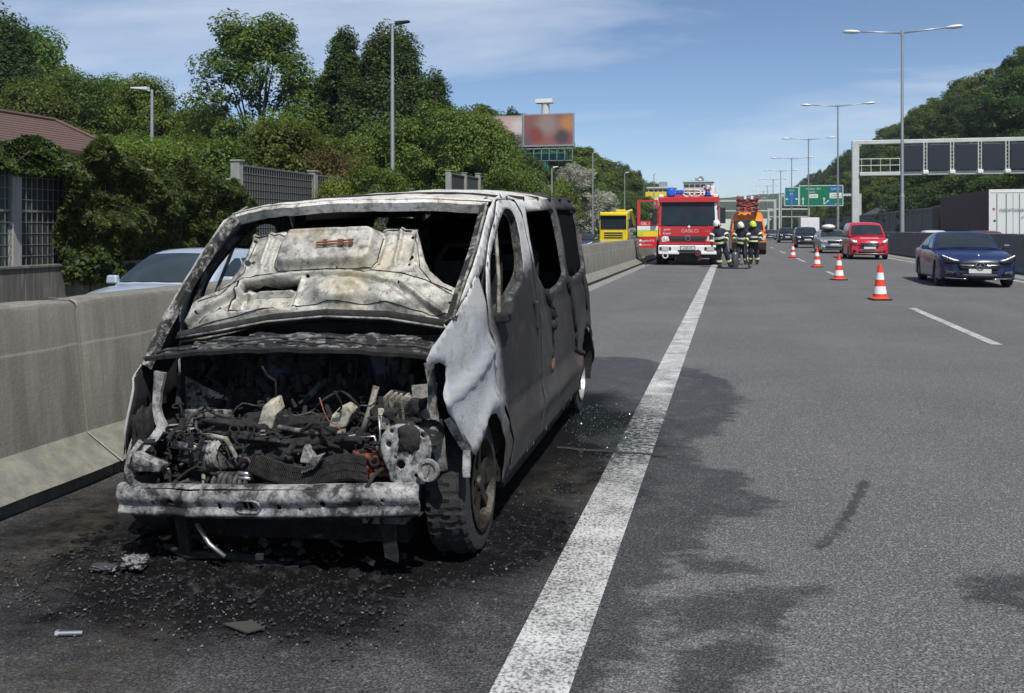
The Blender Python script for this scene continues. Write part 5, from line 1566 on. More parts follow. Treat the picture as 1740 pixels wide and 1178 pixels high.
for s in (-1, 1):
    tb('headlight', LAMPGLASS, (s * .98 - .2, -.13, .68), (s * .98 + .2, -.10, .88), None, .02)
    tb('mirror', BLACK, (s * 1.42 - .12, -.1, 1.9), (s * 1.42 + .12, .05, 2.7), None, .03)
    tb('mirror_arm', BLACK, (min(s * 1.2, s * 1.35), -.04, 2.55), (max(s * 1.2, s * 1.35), .0, 2.6))
    for y in (1.2, 5.2): wheel(ty, s * 1.2, y, .48, s, .3, 6)
tb('beacon_bar', TRUCKYEL, (.1, .5, 3.3), (1.0, .9, 3.52), None, .08)
tb('load_bed', STEEL, (-1.22, 2.4, .95), (1.22, 7.2, 1.25))
tb('crane_post', TRUCKYEL, (.55, 2.3, 1.2), (.95, 2.7, 3.4), None, .03)
mb = MB(); mb.tube([(.75, 2.5, 3.3), (1.1, 4.0, 3.5), (1.2, 6, 2.2)], .14, 6); mb.build('crane_arm', TRUCKYEL, ty)
mb = MB()
rr3 = random.Random(3)
for k in range(16): mb.box((rr3.uniform(-.2, 1.1), rr3.uniform(3.4, 6.8), rr3.uniform(1.35, 1.9)), (.5, .6, .2), Matrix.Rotation(rr3.uniform(0, 3), 3, 'Z'))
mb.build('load', STEEL, ty)

# ------------------------------------------------------------------ lorry on the opposite carriageway
WINE = M('tarpaulin_wine', (0.055, 0.022, 0.026), .6, 0, .2, .7)
TRW = M('trailer_white', (0.62, 0.64, 0.62), .5, 0, .04, 1)
lo = empty('lorry', (16.1, 57.8, -.05), 0, 'lorry with white rear doors and dark wine-red tarpaulin side', 'lorry')
def lb(name, mats, a, b, parent=None, bevel=0):
    mb = MB(); mb.b2(a, b); return mb.build(name, mats, parent or lo, bevel=bevel)
lb('cargo_body', WINE, (-1.27, .02, 1.15), (1.27, 12.5, 3.86), None, .02)
for s in (-1, 1):
    d = lb('rear_door', TRW, (min(s * .01, s * 1.19), -.05, 1.22), (max(s * .01, s * 1.19), .01, 3.70), None, .01)
    lb('lock_bar', STEEL, (s * .35 - .02, -.085, 1.25), (s * .35 + .02, -.055, 3.66), d); lb('lock_bar', STEEL, (s * .85 - .02, -.085, 1.25), (s * .85 + .02, -.055, 3.66), d)
fr = lb('frame', WHITE, (-1.28, -.07, 3.71), (1.28, .02, 3.90)); lb('frame', WHITE, (-1.28, -.07, 1.1), (-1.2, .015, 3.71)); lb('frame', WHITE, (1.2, -.07, 1.1), (1.28, .015, 3.71))
INK = M('trailer_ink', (.25, .25, .26), .6)
text('naturhouse', .32, (.0, -.095, 2.72), INK, lo); text('.si', .2, (.5, -.095, 2.3), INK, lo)
mb = MB(); mb.prism([(-1.12, -.06, 2.80), (-.92, -.06, 2.80), (-1.02, -.06, 2.62)], (0, .012, 0)); mb.build('emblem', M('red_mark', (.4, .1, .1), .6), lo)
mb = MB(); mb.lathe([(0, .01), (.06, .008), (.07, 0)], (-.98, -.055, 2.05), (0, -1, 0), 12); mb.build('lock', BLACK, lo)
lb('underframe', BLACK, (-1.1, .3, .6), (1.1, 12.4, 1.12))
for s in (-1, 1):
    for y in (1.8, 3.1, 4.4): wheel(lo, s * 1.2, y, .5, s, .35, 6)
    lb('tail_light', TAIL, (s * 1.0 - .18, -.1, .8), (s * 1.0 + .18, -.02, .95))
cb = lb('cab', WINE, (-1.22, 13.2, .8), (1.22, 15.3, 3.3), None, .1)
for s in (-1, 1): wheel(lo, s * 1.2, 14.4, .5, s, .33, 6)
lb('hitch', BLACK, (-.6, 12.4, .6), (.6, 13.4, 1.1))

# ------------------------------------------------------------------ traffic cones
CONE_R = M('cone_red', (0.72, 0.055, 0.02), .5, 0, .08, 6)
CONE_W = M('cone_white', (0.78, 0.78, 0.76), .45, 0, .05, 6, dirt=((.4, .38, .35), .3))
cone = empty('traffic_cone')
def cr_(z): return 0.155 - 0.118 * z / .75
for i, (z0, z1, mt) in enumerate(((.045, .13, CONE_R), (.13, .29, CONE_W), (.29, .43, CONE_R), (.43, .58, CONE_W), (.58, .75, CONE_R))):
    mb = MB()
    e = .003 if mt is CONE_W else 0
    mb.lathe([(cr_(z0) + e, z0), (cr_(z1) + e, z1)], (0, 0, 0), (0, 0, 1), 24)
    if z1 > .7: mb.lathe([(cr_(z1), z1), (.022, z1 + .006), (.018, z1 - .05)], (0, 0, 0), (0, 0, 1), 24)
    mb.build('white_sleeve' if mt is CONE_W else 'cone_body', mt, cone, smooth=True)
mb = MB(); mb.box((0, 0, .018), (.40, .40, .036), None, None, (.94, .94)); mb.build('foot', RUBBER, cone, bevel=.02)
mb = MB(); mb.lathe([(.20, .034), (.175, .05), (cr_(.045), .07)], (0, 0, 0), (0, 0, 1), 24); mb.build('skirt', CONE_R, cone, smooth=True)
for k, (x, y, rz, lab) in enumerate(((3.1, 20.3, .2, 'red and white traffic cone standing nearest the dark blue saloon'), (3.14, 28.0, .5, 'red and white traffic cone on the painted dash beside the red van'),
                               (3.37, 37.4, .1, 'red and white traffic cone in the row beside the silver estate'), (3.25, 49.6, .8, 'last red and white traffic cone of the row, by the black car'))):
    o = cone if k == 0 else copy_tree(cone)
    o.location = (x, y, .004); o.rotation_euler = (0, 0, rz)
    tag(o, lab, 'traffic cone', 'row of traffic cones closing the lane')

# ------------------------------------------------------------------ firefighters
NAVY = M('turnout_navy', (0.014, 0.016, 0.026), .8, 0, .35, 10, bmp=.3)
BAND = M('reflective_band', (0.62, 0.68, 0.30), .4, 0, .1, 10)
BANDW = M('silver_band', (0.62, 0.63, 0.6), .35, .1, .1, 10)
HELW = M('helmet_white', (0.72, 0.70, 0.62), .3, 0, .05, 5)
HELY = M('helmet_lime', (0.55, 0.75, 0.06), .3, 0, .05, 5)
SKIN = M('face_skin', (0.36, 0.20, 0.14), .6)
GLOVE = M('glove', (0.03, 0.028, 0.025), .8)
def skinned(name, verts, edges, radii, mat, parent, sub=2, root_i=0):
    me = bpy.data.meshes.new(name)
    me.from_pydata(verts, edges, [])
    me.materials.append(mat)
    o = bpy.data.objects.new(name, me); COL.objects.link(o); o.parent = parent
    sk = o.modifiers.new('skin', 'SKIN'); sk.use_smooth_shade = True
    lay = me.skin_vertices[0].data if me.skin_vertices else None
    if lay is None:
        bm = bmesh.new(); bm.from_mesh(me); bm.verts.layers.skin.verify(); bm.to_mesh(me); bm.free()
        lay = me.skin_vertices[0].data
    for i, r in enumerate(radii):
        lay[i].radius = (r, r) if isinstance(r, (int, float)) else r
        lay[i].use_root = (i == root_i)
    ss = o.modifiers.new('sub', 'SUBSURF'); ss.levels = sub; ss.render_levels = sub
    return o
def ring(mb, p0, p1, t, r, w=.03):
    p0, p1 = Vector(p0), Vector(p1)
    c = p0.lerp(p1, t); d = (p1 - p0).normalized()
    mb.cyl(c - d * w, c + d * w, r, r, 12, True)
def firefighter(loc, rz, J, helmet, label, tank=False):
    """J: joints of the pose in local metres, figure faces -Y"""
    root = empty('person', loc, rz, label, 'person', 'firefighters beside the fire engine')
    V = [J['pelvis'], J['waist'], J['chest'], J['neck'], J['head']]
    E_ = [(0, 1), (1, 2), (2, 3), (3, 4)]
    Rr = [(.205, .17), (.20, .165), (.235, .175), (.085, .085), (.095, .105)]
    for s in ('l', 'r'):
        i = len(V)
        V += [J['hip_' + s], J['knee_' + s], J['ankle_' + s], J['toe_' + s]]
        Rr += [.135, .105, .085, .055]
        E_ += [(0, i), (i, i + 1), (i + 1, i + 2), (i + 2, i + 3)]
        i = len(V)
        V += [J['sho_' + s], J['elb_' + s], J['wri_' + s]]
        Rr += [.105, .08, .055]
        E_ += [(2, i), (i, i + 1), (i + 1, i + 2)]
        w, e = Vector(J['wri_' + s]), Vector(J['elb_' + s])
        d = (w - e).normalized(); side = d.cross(Vector((0, 0, 1))).normalized() if abs(d.z) < .95 else Vector((1, 0, 0)); up = side.cross(d)
        pi = len(V); V.append(tuple(w + d * .07)); Rr.append(.036); E_.append((i + 2, pi))
        for k, (off, ln) in enumerate(((-.032, .075), (-.011, .088), (.011, .082), (.032, .065))):
            a = len(V)
            V += [tuple(w + d * (.075 + ln * .5) + side * off), tuple(w + d * (.07 + ln * .85) + side * off - up * .03)]
            Rr += [.0105, .009]; E_ += [(pi, a), (a, a + 1)]
        a = len(V); V += [tuple(w + d * .055 + side * .055 - up * .015)]; Rr += [.011]; E_ += [(pi, a)]
    body = skinned('body', V, E_, Rr, NAVY, root)
    # helmet, visor, neck cloth, face
    h = Vector(J['head']); n_ = Vector(J['neck']); ax = (h - n_).normalized()
    fwd = Vector(J.get('look', (0, -1, 0))); fwd = (fwd - ax * fwd.dot(ax)).normalized()
    c = h + ax * .03
    mb = MB(); mb.lathe([(.0, .17), (.06, .165), (.115, .12), (.14, .05), (.145, -.02), (.15, -.05), (.14, -.055)], c, ax, 20); hm = mb.build('helmet', helmet, root, smooth=True)
    mb = MB(); mb.box(c + ax * .10, (.035, .24, .14), ax.to_track_quat('Z', 'Y').to_matrix()); mb.build('crest', helmet, hm, bevel=.015)
    mb = MB(); mb.lathe([(.132, -.05), (.125, -.10), (.11, -.14)], c, ax, 20); mb.build('neck_cloth', NAVY, hm)
    mb = MB(); mb.lathe([(.0, .095), (.06, .075), (.082, .02), (.07, -.06), (.02, -.11)], c - ax * .05 + fwd * .03, fwd, 14); mb.build('face', SKIN, body, smooth=True)
    mb = MB(); mb.box(c - ax * .035 + fwd * .128, (.19, .02, .07), fwd.to_track_quat('-Y', 'Z').to_matrix()); mb.build('visor', GLASS, hm, bevel=.008)
    for (a, b, t, r, mt, w) in (('waist', 'chest', .25, .245, BANDW, .035), ('pelvis', 'waist', .2, .255, BAND, .035), ('knee_l', 'ankle_l', .62, .11, BAND, .035), ('knee_r', 'ankle_r', .62, .11, BAND, .035),
                                ('elb_l', 'wri_l', .65, .078, BAND, .035), ('elb_r', 'wri_r', .65, .078, BAND, .035), ('sho_l', 'elb_l', .55, .105, BANDW, .035), ('sho_r', 'elb_r', .55, .105, BANDW, .035)):
        mb = MB(); ring(mb, J[a], J[b], t, r, w); mb.build('reflective_band', mt, body, smooth=False)
    for s in ('l', 'r'):
        an, to = Vector(J['ankle_' + s]), Vector(J['toe_' + s])
        mb = MB(); mb.cyl(an + Vector((0, 0, .17)), an, .085, .075, 10); d = (to - an); mb.box(an.lerp(to, .45) + Vector((0, 0, -.01)), (.10, .27, .09), Vector((d.x, d.y, 0)).to_track_quat('Y', 'Z').to_matrix()); mb.build('boot', RUBBER, body, bevel=.02)
    if tank:
        q = Vector(J['chest']) - fwd * .22
        mb = MB(); mb.cyl(q + Vector((0, 0, .15)), q - Vector((0, 0, .38)), .085, .085, 14); mb.build('air_cylinder', BLACK, body, angle=40)
    return root
J1 = dict(pelvis=(0, .05, .98), waist=(-.03, .02, 1.14), chest=(-.09, -.02, 1.36), neck=(-.15, -.03, 1.54), head=(-.18, -.05, 1.67), look=(.7, -.5, -.2),
          hip_l=(-.10, .05, .92), knee_l=(-.08, .02, .50), ankle_l=(-.06, .06, .11), toe_l=(-.04, -.12, .05), hip_r=(.10, .06, .92), knee_r=(.20, .0, .52), ankle_r=(.34, .10, .12), toe_r=(.44, -.04, .05),
          sho_l=(-.29, -.01, 1.43), elb_l=(-.42, -.08, 1.17), wri_l=(-.40, -.22, .95), sho_r=(.10, -.03, 1.44), elb_r=(.22, -.16, 1.20), wri_r=(.12, -.34, 1.08))
J2 = dict(pelvis=(0, .08, .93), waist=(.02, .05, 1.10), chest=(.03, -.03, 1.33), neck=(.02, -.10, 1.50), head=(.0, -.15, 1.62), look=(-.3, -.8, -.4),
          hip_l=(-.10, .08, .88), knee_l=(-.14, -.05, .48), ankle_l=(-.16, .05, .11), toe_l=(-.18, -.13, .05), hip_r=(.10, .08, .88), knee_r=(.14, -.02, .48), ankle_r=(.16, .12, .11), toe_r=(.18, -.06, .05),
          sho_l=(-.17, -.04, 1.42), elb_l=(-.32, -.12, 1.17), wri_l=(-.22, -.34, 1.04), sho_r=(.22, -.04, 1.42), elb_r=(.36, -.12, 1.16), wri_r=(.22, -.33, 1.02))
J3 = dict(pelvis=(0, .0, .97), waist=(0, .0, 1.13), chest=(.0, -.02, 1.36), neck=(.0, -.05, 1.54), head=(.0, -.08, 1.66), look=(-.5, -.6, -.3),
          hip_l=(-.10, 0, .92), knee_l=(-.11, -.04, .50), ankle_l=(-.11, .04, .11), toe_l=(-.12, -.14, .05), hip_r=(.10, 0, .92), knee_r=(.13, -.02, .50), ankle_r=(.15, .06, .11), toe_r=(.18, -.12, .05),
          sho_l=(-.20, -.02, 1.44), elb_l=(-.30, -.08, 1.17), wri_l=(-.18, -.28, 1.05), sho_r=(.20, -.02, 1.44), elb_r=(.37, -.10, 1.18), wri_r=(.34, -.34, 1.06))
firefighter((-.32, 36.0, 0), R(8), J1, HELW, 'firefighter in a white helmet leaning against the fire engine')
firefighter((.48, 39.2, 0), R(-10), J2, HELW, 'firefighter in a pale helmet with air cylinder, bent forward between two others', True)
firefighter((.98, 39.6, 0), R(-14), J3, HELY, 'firefighter in a lime-yellow helmet in front of the orange van')
mb = MB(); mb.tube([(-.45, 35.3, .03), (-.2, 35.05, .03), (.2, 34.9, .03), (.55, 34.85, .03), (.72, 35.2, .03), (.80, 36.2, .03), (.75, 37.5, .03), (.6, 38.8, .5), (.62, 38.95, 1.0)], .03, 8)
o = mb.build('fire_hose', BLACK, None, smooth=True); tag(o, 'dark hose looped on the road in front of the firefighters', 'hose')
mb = MB(); mb.lathe([(.0, 0), (.12, .0), (.14, .04), (.14, .50), (.11, .58), (.04, .62), (.04, .70)], (.2, 36.4, .0), (0, 0, 1), 16)
o = mb.build('fire_extinguisher', GREYPAINT, None, angle=40); tag(o, 'grey extinguisher drum standing between the firefighters', 'extinguisher')
mb = MB(); mb.tube([(0, 0, .62), (.1, -.05, .7), (.2, -.1, .4)], .02, 6); h_ = mb.build('nozzle', BLACK, o); h_.location = (.2, 36.4, 0)

# ------------------------------------------------------------------ the burnt-out van
VR, VY_ = R(2.2), R(1.4)
van = empty('burnt_van', (-1.97, 4.03, -0.0326), 0, 'burnt-out grey van with its bonnet thrown open and engine bay gutted', 'van')
van.rotation_euler = (0, -VR, VY_)

def burnt(name, pale, dark, lo=.42, hi=.60, scale=3.0, rust=0.35, ochre=0.0, rough=.8, metal=.15, fine=26, stretch=None):
    """ash-white and soot-black fire-scaled sheet metal"""
    m, n, l, b = nt(name)
    v = obco(n, l, stretch) if stretch else obco(n, l)
    big = noi(n, l, scale, 8, 0.68, v, .6)
    med = noi(n, l, scale * 4.3, 6, 0.7, v, .4)
    fin = noi(n, l, fine, 5, 0.75, v)
    f = mth(n, l, 'ADD', mth(n, l, 'MULTIPLY', big, .66), mth(n, l, 'MULTIPLY', med, .34))
    c = ramp(n, l, f, [(lo, dark), ((lo + hi) / 2, tuple((a * .45 + q * .55) for a, q in zip(dark, pale))), (hi, pale)])
    c = mixcol(n, l, ramp(n, l, fin, [(.34, .75), (.50, 0)]), c, tuple(q * .8 + .004 for q in dark))
    if ochre: c = mixcol(n, l, mth(n, l, 'MULTIPLY', ramp(n, l, noi(n, l, 1.9, 4, .6, obco(n, l, None, 'Object', None, (3.3, 1, 2))), [(.50, 0), (.64, 1)]), ochre), c, (.40, .33, .17))
    if rust:
        rn = noi(n, l, 4.1, 7, .72, obco(n, l, None, 'Object', None, (7, 2, 4)))
        c = mixcol(n, l, ramp(n, l, rn, [(.60, 0), (.74, rust)]), c, (.16, .06, .03))
    l.new(c, b.inputs['Base Color'])
    b.inputs['Roughness'].default_value = rough
    b.inputs['Metallic'].default_value = metal
    bump(n, l, b, mth(n, l, 'ADD', fin, mth(n, l, 'MULTIPLY', med, 1.6)), .45, .008)
    return m

ASHW = burnt('ash_white_metal', (.50, .49, .46), (.05, .05, .048), .36, .56, 2.6, .25, .25)
ROOFW = burnt('ash_roof_metal', (.64, .62, .58), (.09, .082, .07), .34, .50, 2.2, .3, .3)
HOODM = burnt('ash_hood_metal', (.47, .455, .405), (.05, .047, .042), .34, .55, 3.0, .4, .6, .58, .3)
CHAR = burnt('charred', (.045, .045, .045), (.006, .006, .006), .45, .75, 9, .12, 0, .92, 0, 60)
CHARL = burnt('charred_light', (.15, .15, .145), (.010, .010, .010), .44, .66, 9, .25, 0, .85, .1, 60)
SCORCH = burnt('scorched_metal', (.36, .35, .33), (.03, .03, .03), .42, .58, 5, .4, .25, .75, .2)
BEAMM = burnt('scaled_aluminium', (.42, .42, .41), (.03, .03, .031), .44, .57, 4.6, .25, 0, .65, .25, 34)
RUSTM = M('rust', (.20, .075, .035), .9, 0, .5, 14, bmp=.6)
PALEB = M('pale_casting', (.46, .42, .34), .8, 0, .3, 18, bmp=.5, dirt=((.03, .03, .03), .9))
BURNTYRE = M('scorched_tyre', (.022, .022, .024), .92, 0, .5, 20, bmp=.7, bscale=70)

def side_material():
    m, n, l, b = nt('burnt_side_metal')
    v = obco(n, l)
    sp = n.new('ShaderNodeSeparateXYZ'); l.new(v, sp.inputs[0])
    y, z = sp.outputs['Y'], sp.outputs['Z']
    wob = noi(n, l, 2.4, 6, .62, v, .5)
    med = noi(n, l, 9, 6, .7, v)
    fin = noi(n, l, 34, 5, .75, v)
    stz = noi(n, l, 2.2, 5, .65, obco(n, l, (1, 3.2, .35)))
    yw = mth(n, l, 'ADD', y, mth(n, l, 'MULTIPLY', mth(n, l, 'SUBTRACT', wob, .5), .55))
    zw = mth(n, l, 'ADD', z, mth(n, l, 'MULTIPLY', mth(n, l, 'SUBTRACT', wob, .5), .35))
    # along the flank: bright bare fender, sooty door, grey sliding door
    c = ramp(n, l, mth(n, l, 'MULTIPLY_ADD', yw, .2, .2), [(.0, (.28, .295, .305)), (.15, (.38, .395, .405)), (.205, (.36, .375, .385)), (.232, (.24, .245, .25)), (.256, (.026, .026, .027)), (.40, (.030, .030, .031)), (.50, (.058, .058, .058)), (.70, (.044, .043, .042)), (1.0, (.035, .034, .033))])
    # lower flank keeps dusty paint
    zh = mth(n, l, 'MULTIPLY', zw, .5)
    low = ramp(n, l, zw, [(.46, 1), (.66, 0)])
    c = mixcol(n, l, mth(n, l, 'MULTIPLY', low, .55), c, (.095, .090, .080))
    # burnt white window pillars
    hi = mth(n, l, 'MAXIMUM', ramp(n, l, zh, [(.62, 0), (.70, 1)]), mth(n, l, 'MULTIPLY', ramp(n, l, zh, [(.55, 0), (.60, 1)]), ramp(n, l, mth(n, l, 'MULTIPLY', yw, .25), [(.10, 1), (.16, 0)])))
    pil = ramp(n, l, mth(n, l, 'MULTIPLY', yw, .25), [(.36, (.58, .575, .55)), (.52, (.48, .47, .44)), (.60, (.12, .12, .115)), (.72, (.04, .04, .04))])
    c = mixcol(n, l, hi, c, pil)
    # soot licked round the window openings
    lick = mth(n, l, 'MULTIPLY', ramp(n, l, zh, [(.44, 0), (.50, 1), (.58, 1), (.64, 0)]), ramp(n, l, mth(n, l, 'MULTIPLY', yw, .25), [(.015, 0), (.055, 1)]))
    c = mixcol(n, l, mth(n, l, 'MULTIPLY', lick, ramp(n, l, stz, [(.42, .95), (.60, .25)])), c, (.018, .018, .018))
    # scratches, flakes
    c = mixcol(n, l, ramp(n, l, med, [(.33, .45), (.44, 0)]), c, (.03, .03, .03))
    c = mixcol(n, l, ramp(n, l, med, [(.60, 0), (.74, .22)]), c, (.30, .30, .29))
    c = mixcol(n, l, ramp(n, l, fin, [(.30, .4), (.40, 0)]), c, (.03, .03, .03))
    rn = noi(n, l, 3.4, 7, .72, obco(n, l, None, 'Object', None, (7, 2, 4)))
    c = mixcol(n, l, ramp(n, l, rn, [(.56, 0), (.72, .42)]), c, (.14, .075, .045))
    b.inputs['Roughness'].default_value = .7
    b.inputs['Metallic'].default_value = .0
    b.inputs['Specular IOR Level'].default_value = .25
    vo = n.new('ShaderNodeTexVoronoi'); vo.feature = 'DISTANCE_TO_EDGE'; vo.inputs['Scale'].default_value = 85; l.new(v, vo.inputs['Vector'])
    blis = mth(n, l, 'MULTIPLY', ramp(n, l, vo.outputs['Distance'], [(0, 1), (.12, 0)]), ramp(n, l, wob, [(.45, 0), (.58, 1)]))
    c2 = mixcol(n, l, mth(n, l, 'MULTIPLY', blis, .3), c, (.03, .03, .03)); l.new(c2, b.inputs['Base Color'])
    bump(n, l, b, mth(n, l, 'ADD', mth(n, l, 'ADD', fin, mth(n, l, 'MULTIPLY', med, 1.4)), mth(n, l, 'MULTIPLY', blis, -.8)), .42, .008)
    return m
SIDEM = side_material()

def sstep(a, b, v):
    t = max(0, min(1, (v - a) / (b - a))); return t * t * (3 - 2 * t)
LOFF = .11
def SX(s, x):      # the wreck has sagged in on its barrier side
    return x if s > 0 else -(x - LOFF)
ZE = [(.45, 1.63), (.60, 1.66), (.95, 1.675), (1.76, 1.70), (2.9, 1.74), (3.6, 1.75), (3.85, 1.735), (3.98, 1.69)]
def zedge(y): return sm_interp(y, ZE)
def vx(y, z):
    x = .91
    if z > .95: x -= .13 * (z - .95)
    if z > 1.55: x -= .9 * (z - 1.55) ** 2
    if z < .45: x -= .22 * (.45 - z) ** 1.3
    if y < -.2: x -= .30 * (-.2 - y) ** 1.3
    if y > 3.6: x -= .30 * (y - 3.6) ** 1.7
    return x
def gauss(d, w): return math.exp(-(d / w) ** 2)
def flank(y, z):
    """flank surface with pressed creases and heat-warped sheet"""
    x = vx(y, z)
    x -= .014 * gauss(z - .575, .018) * (1 if y > .3 else 0)          # rubbing-strip groove
    x += .016 * gauss(z - (.43), .05) * (1 if 1.2 < y < 2.9 else .3)
    if y < .12:                                                       # pressed fender crease running up to the windscreen
        zc = .775 + (y + .55) * .24
        x += .022 * gauss(z - zc, .022) - .010 * gauss(z - zc - .09, .06)
    d = math.hypot(y, z - .33)
    x += .026 * gauss(d - .36, .045) * (1 if z > .3 else .4)           # wheel arch lip
    d = math.hypot(y - 3.22, z - .33)
    x += .03 * gauss(d - .40, .05)
    x -= .012 * gauss(z - (1.01 + (y - 1.7) * .034), .02) * (1 if y > 1.5 else 0)   # sliding rail
    x += .008 * mnoise.noise(Vector((y * 2.3, z * 2.6, 1.7))) + .004 * mnoise.noise(Vector((y * 7, z * 7, 4)))
    return x
DOORWIN = smooth_poly(dens([(.89, 1.63), (.71, 1.58), (.53, 1.49), (.29, 1.33), (.21, 1.22), (.20, 1.12), (.28, 1.05), (.62, 1.11), (.97, 1.20), (1.08, 1.28), (1.12, 1.45), (1.09, 1.60)], .14), 2)
SLIDEWIN = smooth_poly(dens([(1.43, 1.615), (1.41, 1.40), (1.44, 1.22), (1.60, 1.11), (1.82, 1.07), (2.27, 1.10), (2.54, 1.17), (2.575, 1.45), (2.55, 1.655)], .11), 2)
REARWIN = smooth_poly(dens([(2.68, 1.66), (2.68, 1.38), (2.66, 1.15), (2.97, 1.11), (3.44, 1.14), (3.70, 1.18), (3.75, 1.46), (3.74, 1.68)], .11), 2)
FENDER = [(-.36, 1.135), (-.22, 1.215), (-.08, 1.275), (-.005, 1.30), (.04, 1.24), (.085, 1.14), (.10, .95), (.105, .78), (.17, .625), (.27, .54), (.325, .43), (.33, .30), (.31, .235),
          (.265, .235), (.278, .34), (.25, .46), (.17, .56), (.06, .625), (-.05, .64), (-.16, .625), (-.26, .575), (-.33, .52), (-.46, .70), (-.55, .78), (-.525, .82), (-.485, .87), (-.49, .93), (-.54, .955), (-.62, .95), (-.63, .975), (-.58, 1.02), (-.47, 1.075)]
DOOR = [(.125, 1.20), (.115, .95), (.12, .79), (.185, .64), (.285, .555), (.342, .44), (.345, .30), (.33, .235), (1.30, .225), (1.325, .6), (1.345, 1.05), (1.352, 1.37), (1.31, 1.57), (1.20, 1.665), (.95, 1.695), (.70, 1.655), (.43, 1.495), (.20, 1.315)]
SIDE = [(-.33, 1.165), (-.20, 1.265), (.11, 1.415), (.45, 1.61)] + [(y, zedge(y)) for y in (.62, .8, .95, 1.3, 1.76, 2.3, 2.9, 3.3, 3.6, 3.8, 3.92)] + \
       [(3.985, 1.62), (3.975, 1.43), (3.91, 1.1), (3.87, .84), (3.97, .70), (3.93, .42), (3.66, .33), (3.60, .42), (3.52, .56), (3.38, .67), (3.22, .705), (3.06, .67), (2.92, .56), (2.83, .42), (2.80, .215), (1.325, .225), (1.345, .6), (1.36, 1.05), (1.368, 1.38), (1.325, 1.59), (1.21, 1.69), (.95, 1.714), (.69, 1.676), (.415, 1.515), (.18, 1.335), (.02, 1.275), (-.12, 1.24)]
CHARP = burnt('charred_pillar', (.34, .33, .31), (.012, .012, .012), .50, .62, 9, .2, 0, .85, .1, 40)
FENDER_L = [(-.03, 1.10), (.04, 1.20), (.085, 1.14)] + FENDER[6:21] + [(-.26, .575), (-.345, .50), (-.37, .60), (-.33, .69), (-.28, .80), (-.21, .89), (-.11, 1.03)]
SIDE_L = [(-.06, 1.09), (.10, 1.26), (.28, 1.44), (.48, 1.61)] + SIDE[4:-3] + [(.27, 1.34), (.16, 1.22), (.06, 1.10)]
for s in (1, -1):
    fm = lambda y, z, s=s: (SX(s, flank(y, z)), y, z)
    fd = panel('front_fender', FENDER if s > 0 else FENDER_L, [], fm, .03, SIDEM, van, .004)
    dp_ = panel('front_door', DOOR, [DOORWIN], lambda y, z, s=s: (SX(s, flank(y, z) - .002), y, z), .03, SIDEM, van, .004)
    bs = panel('body_side', SIDE if s > 0 else SIDE_L, [SLIDEWIN, REARWIN], fm, .035, SIDEM, van, .004)
    if s < 0: panel('fender_liner', FENDER_L, [], lambda y, z: (SX(-1, flank(y, z) - .012), y, z), .05, CHAR, fd, .003)
    # inner skin of the door and pillars gives the openings depth
    panel('door_inner', [(.17, 1.18), (.16, .62), (.40, .45), (.40, .27), (1.28, .27), (1.30, 1.05), (1.31, 1.37), (1.27, 1.55), (1.18, 1.64), (.95, 1.67), (.72, 1.635), (.46, 1.48), (.24, 1.315)],
          [smooth_poly([(.87, 1.60), (.72, 1.555), (.56, 1.47), (.34, 1.32), (.27, 1.22), (.26, 1.14), (.32, 1.10), (.62, 1.15), (.93, 1.235), (1.04, 1.30), (1.075, 1.45), (1.055, 1.575)], 2)],
          lambda y, z, s=s: (SX(s, vx(y, z) - .04), y, z), .06, CHARL, dp_, .004)
    mb = MB()                                   # window frame lip
    for w, ins in ((DOORWIN, .03),):
        k = len(w)
        cy = sum(p[0] for p in w) / k; cz = sum(p[1] for p in w) / k
        a = [(SX(s, flank(y, z) - .001), y, z) for y, z in w]; b_ = [(SX(s, flank(y, z) - .04), y + (cy - y) * .02, z + (cz - z) * .02) for y, z in w]
        mb.loft([a, b_], True)
    mb.build('window_reveal', CHARL, dp_, smooth=True)
    mb = MB()
    for w in (SLIDEWIN, REARWIN):
        k = len(w)
        cy = sum(p[0] for p in w) / k; cz = sum(p[1] for p in w) / k
        mb.loft([[(SX(s, flank(y, z) - .001), y, z) for y, z in w], [(SX(s, flank(y, z) - .03), y + (cy - y) * .03, z + (cz - z) * .03) for y, z in w]], True)
    mb.build('window_reveal', CHARL, bs, smooth=True)
    # quarter-light bar and burnt window channel
    mb = MB(); mb.tube([(SX(s, .875), .36, 1.07), (SX(s, .86), .46, 1.25), (SX(s, .82), .60, 1.50)], .010, 6); mb.build('quarter_light_bar', SCORCH, dp_)
    mb = MB()                                   # A pillar
    pa = [(-.40, 1.11, .835), (-.28, 1.20, .835), (.10, 1.40, .815), (.45, 1.60, .785), (.66, 1.665, .74)]
    if s < 0: pa = [(-.22, .90, .86), (-.08, 1.075, .845), (.12, 1.27, .835), (.38, 1.515, .80), (.52, 1.615, .785), (.66, 1.675, .755)]
    secs = []
    for y, z, x in pa:
        secs.append([(SX(s, x + .03), y + .03, z + .0), (SX(s, x + .015), y - .012, z + .012), (SX(s, x - .012), y - .012, z + .0), (SX(s, x - .02), y + .01, z - .02), (SX(s, x - .0), y + .04, z - .025)])
    mb.loft(secs, True, True); mb.build('a_pillar', CHARP, van, angle=35)
    mb = MB(); mb.tube([(SX(s, x + .022), y - .004, z + .012) for y, z, x in pa], .007, 6); mb.build('pillar_trim', SCORCH, van, smooth=True)
    # door handle, hinge gap, tank flap
    mb = MB(); mb.box((SX(s, .915), 1.20, .985), (.03, .045, .17)); mb.build('door_handle', BLACK, dp_, bevel=.01)
    mb = MB(); mb.box((SX(s, vx(.3, 1.05) + .02), .24, 1.06), (.09, .10, .05)); mb.box((SX(s, vx(.3, 1.05) + .05), .26, 1.10), (.06, .13, .03), Matrix.Rotation(R(25), 3, 'X')); mb.build('mirror_stub', CHAR, dp_, bevel=.015)
